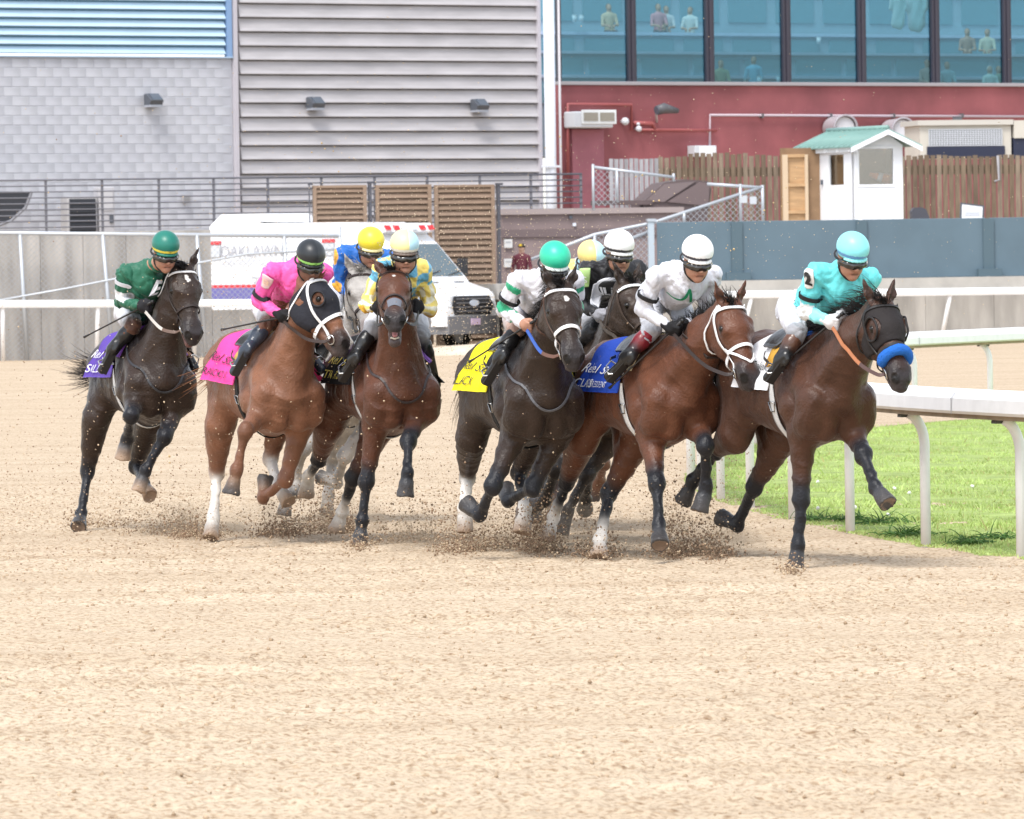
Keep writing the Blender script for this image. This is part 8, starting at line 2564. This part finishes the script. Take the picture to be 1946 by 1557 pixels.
# ------------------------------------------------------------------ earth thrown up by the hooves
def thrown_earth():
    r = np.random.default_rng(21)
    P, R, C = [], [], []
    dark, tan = np.array((0.29, 0.20, 0.135)), np.array((0.50, 0.385, 0.265))
    # splashes: photograph column, row of the ground, depth of the hoof, width, height, count, share of damp earth
    for px, py, w, h, n, dk in [(205, 1000, 60, 0.05, 250, 0.4), (330, 1012, 90, 0.08, 800, 0.6), (360, 1020, 45, 0.07, 600, 0.75), (540, 1018, 60, 0.09, 1100, 0.8), (620, 1008, 55, 0.14, 900, 0.7), (655, 1012, 30, 0.12, 800, 0.8),
                                (790, 1030, 90, 0.10, 800, 0.5), (880, 1050, 60, 0.12, 1200, 0.7), (960, 1040, 60, 0.12, 700, 0.6), (1030, 1052, 40, 0.16, 1700, 0.8), (1050, 1030, 18, 0.22, 900, 0.6), (1140, 1056, 45, 0.10, 900, 0.7),
                                (1300, 1058, 60, 0.10, 1500, 0.75), (1360, 1062, 40, 0.08, 1100, 0.85), (1285, 1000, 30, 0.30, 120, 0.5), (1505, 1088, 25, 0.03, 200, 0.5), (150, 1000, 22, 0.04, 200, 0.5), (400, 1022, 25, 0.05, 350, 0.6), (683, 1042, 22, 0.04, 300, 0.6), (1265, 1000, 40, 0.35, 160, 0.4)]:
        n = int(n * 2.2); h = h * 1.5
        g = ground_at(px, py); s = FPX / g[1]
        x = g[0] + r.normal(0, w / s * 0.55, n); y = g[1] + r.normal(0.1, 0.30, n)
        z = r.exponential(h, n) * r.uniform(0.1, 1, n)
        x = x - z * 0.35 * r.uniform(0, 1, n)
        P.append(np.stack([x, y, z], 1)); R.append(0.0025 + 0.010 * r.uniform(0, 1, n) ** 3)
        t = (r.uniform(0, 1, n) > dk)[:, None]
        C.append(np.where(t, tan, dark) * r.uniform(0.7, 1.2, (n, 1)))
    # thin shower hanging in the air behind and among the leaders
    n = 16000
    x = r.uniform(-5.2, 2.0, n); y = r.uniform(41.0, 58, n); z = r.exponential(0.42, n)
    P.append(np.stack([x, y, z], 1)); R.append(0.0022 + 0.007 * r.uniform(0, 1, n) ** 3)
    C.append(np.where((r.uniform(0, 1, n) > 0.55)[:, None], tan, dark) * r.uniform(0.8, 1.25, (n, 1)))
    n = 12000
    x = -0.7 + r.normal(0, 1.1, n); y = r.uniform(46, 62, n); z = np.abs(r.normal(1.5, 0.7, n))
    P.append(np.stack([x, y, z], 1)); R.append(0.0022 + 0.0050 * r.uniform(0, 1, n) ** 2)
    C.append(np.array((0.52, 0.42, 0.31)) * r.uniform(0.8, 1.3, (n, 1)))
    n = 2600
    x = r.normal(0.2, 2.6, n); y = r.uniform(46, 64, n); z = np.abs(r.normal(2.0, 0.9, n))
    P.append(np.stack([x, y, z], 1)); R.append(0.0022 + 0.005 * r.uniform(0, 1, n) ** 3)
    C.append(np.array((0.56, 0.44, 0.31)) * r.uniform(0.7, 1.3, (n, 1)))
    # a few bigger clods high up
    big = [(1205, 330), (1185, 380), (1258, 385), (1500, 345), (1495, 378), (1475, 400), (1240, 360), (1050, 262), (1072, 293), (620, 285), (630, 305), (603, 277), (1395, 470), (1390, 480), (300, 855), (310, 870)]
    for px, py in big:
        for k in range(2):
            p = at(px + r.normal(0, 9), py + r.normal(0, 9), r.uniform(44, 52)); P.append(p[None]); R.append(np.array([r.uniform(0.007, 0.013)])); C.append(np.array([[0.55, 0.40, 0.22]]))
    clods('thrown_earth', np.concatenate(P), np.concatenate(R), M_CLOD, r, 'loose earth and grit kicked up by the galloping hooves', 'dirt', np.concatenate(C))
thrown_earth()

# ------------------------------------------------------------------ dust hanging behind the hooves
def dust():
    f = Field()
    for px, py, rx, rz in ((340, 1010, 0.45, 0.22), (560, 1005, 0.5, 0.34), (650, 1000, 0.35, 0.34), (850, 1035, 0.5, 0.30), (1040, 1030, 0.35, 0.48), (1140, 1040, 0.3, 0.3), (1300, 1045, 0.45, 0.34), (1380, 1052, 0.3, 0.22)):
        g = ground_at(px, py + 8)
        f.ball((g[0], g[1] + 0.25, 0.04), (rx, 0.7, rz), k=0.15)
    D, l, ax = f.grid(0.06)
    V, F = surface_nets(D, l, 0.06, 1)
    m = bpy.data.materials.new('dust_air'); m.use_nodes = True
    nt = m.node_tree; nt.nodes.clear()
    out = nt.nodes.new('ShaderNodeOutputMaterial'); v = nt.nodes.new('ShaderNodeVolumePrincipled')
    v.inputs['Color'].default_value = (0.72, 0.56, 0.40, 1)
    tc = nt.nodes.new('ShaderNodeTexCoord'); n = nt.nodes.new('ShaderNodeTexNoise'); n.inputs['Scale'].default_value = 4.5; n.inputs['Detail'].default_value = 4
    mr = nt.nodes.new('ShaderNodeMapRange'); mr.inputs[1].default_value = 0.48; mr.inputs[2].default_value = 0.75; mr.inputs[3].default_value = 0.0; mr.inputs[4].default_value = 2.6
    nt.links.new(tc.outputs['Object'], n.inputs['Vector']); nt.links.new(n.outputs['Fac'], mr.inputs[0])
    sx = nt.nodes.new('ShaderNodeSeparateXYZ'); nt.links.new(tc.outputs['Object'], sx.inputs[0])
    fz = nt.nodes.new('ShaderNodeMapRange'); fz.inputs[1].default_value = 0.0; fz.inputs[2].default_value = 0.40; fz.inputs[3].default_value = 1.0; fz.inputs[4].default_value = 0.0
    nt.links.new(sx.outputs[2], fz.inputs[0])
    mu = nt.nodes.new('ShaderNodeMath'); mu.operation = 'MULTIPLY'; nt.links.new(mr.outputs[0], mu.inputs[0]); nt.links.new(fz.outputs[0], mu.inputs[1])
    nt.links.new(mu.outputs[0], v.inputs['Density']); nt.links.new(v.outputs[0], out.inputs['Volume'])
    o = mesh_obj('dust', V, F, m, None, True)
    tag(o, 'low brown dust hanging around the hooves', 'dust', kind='stuff')
dust()
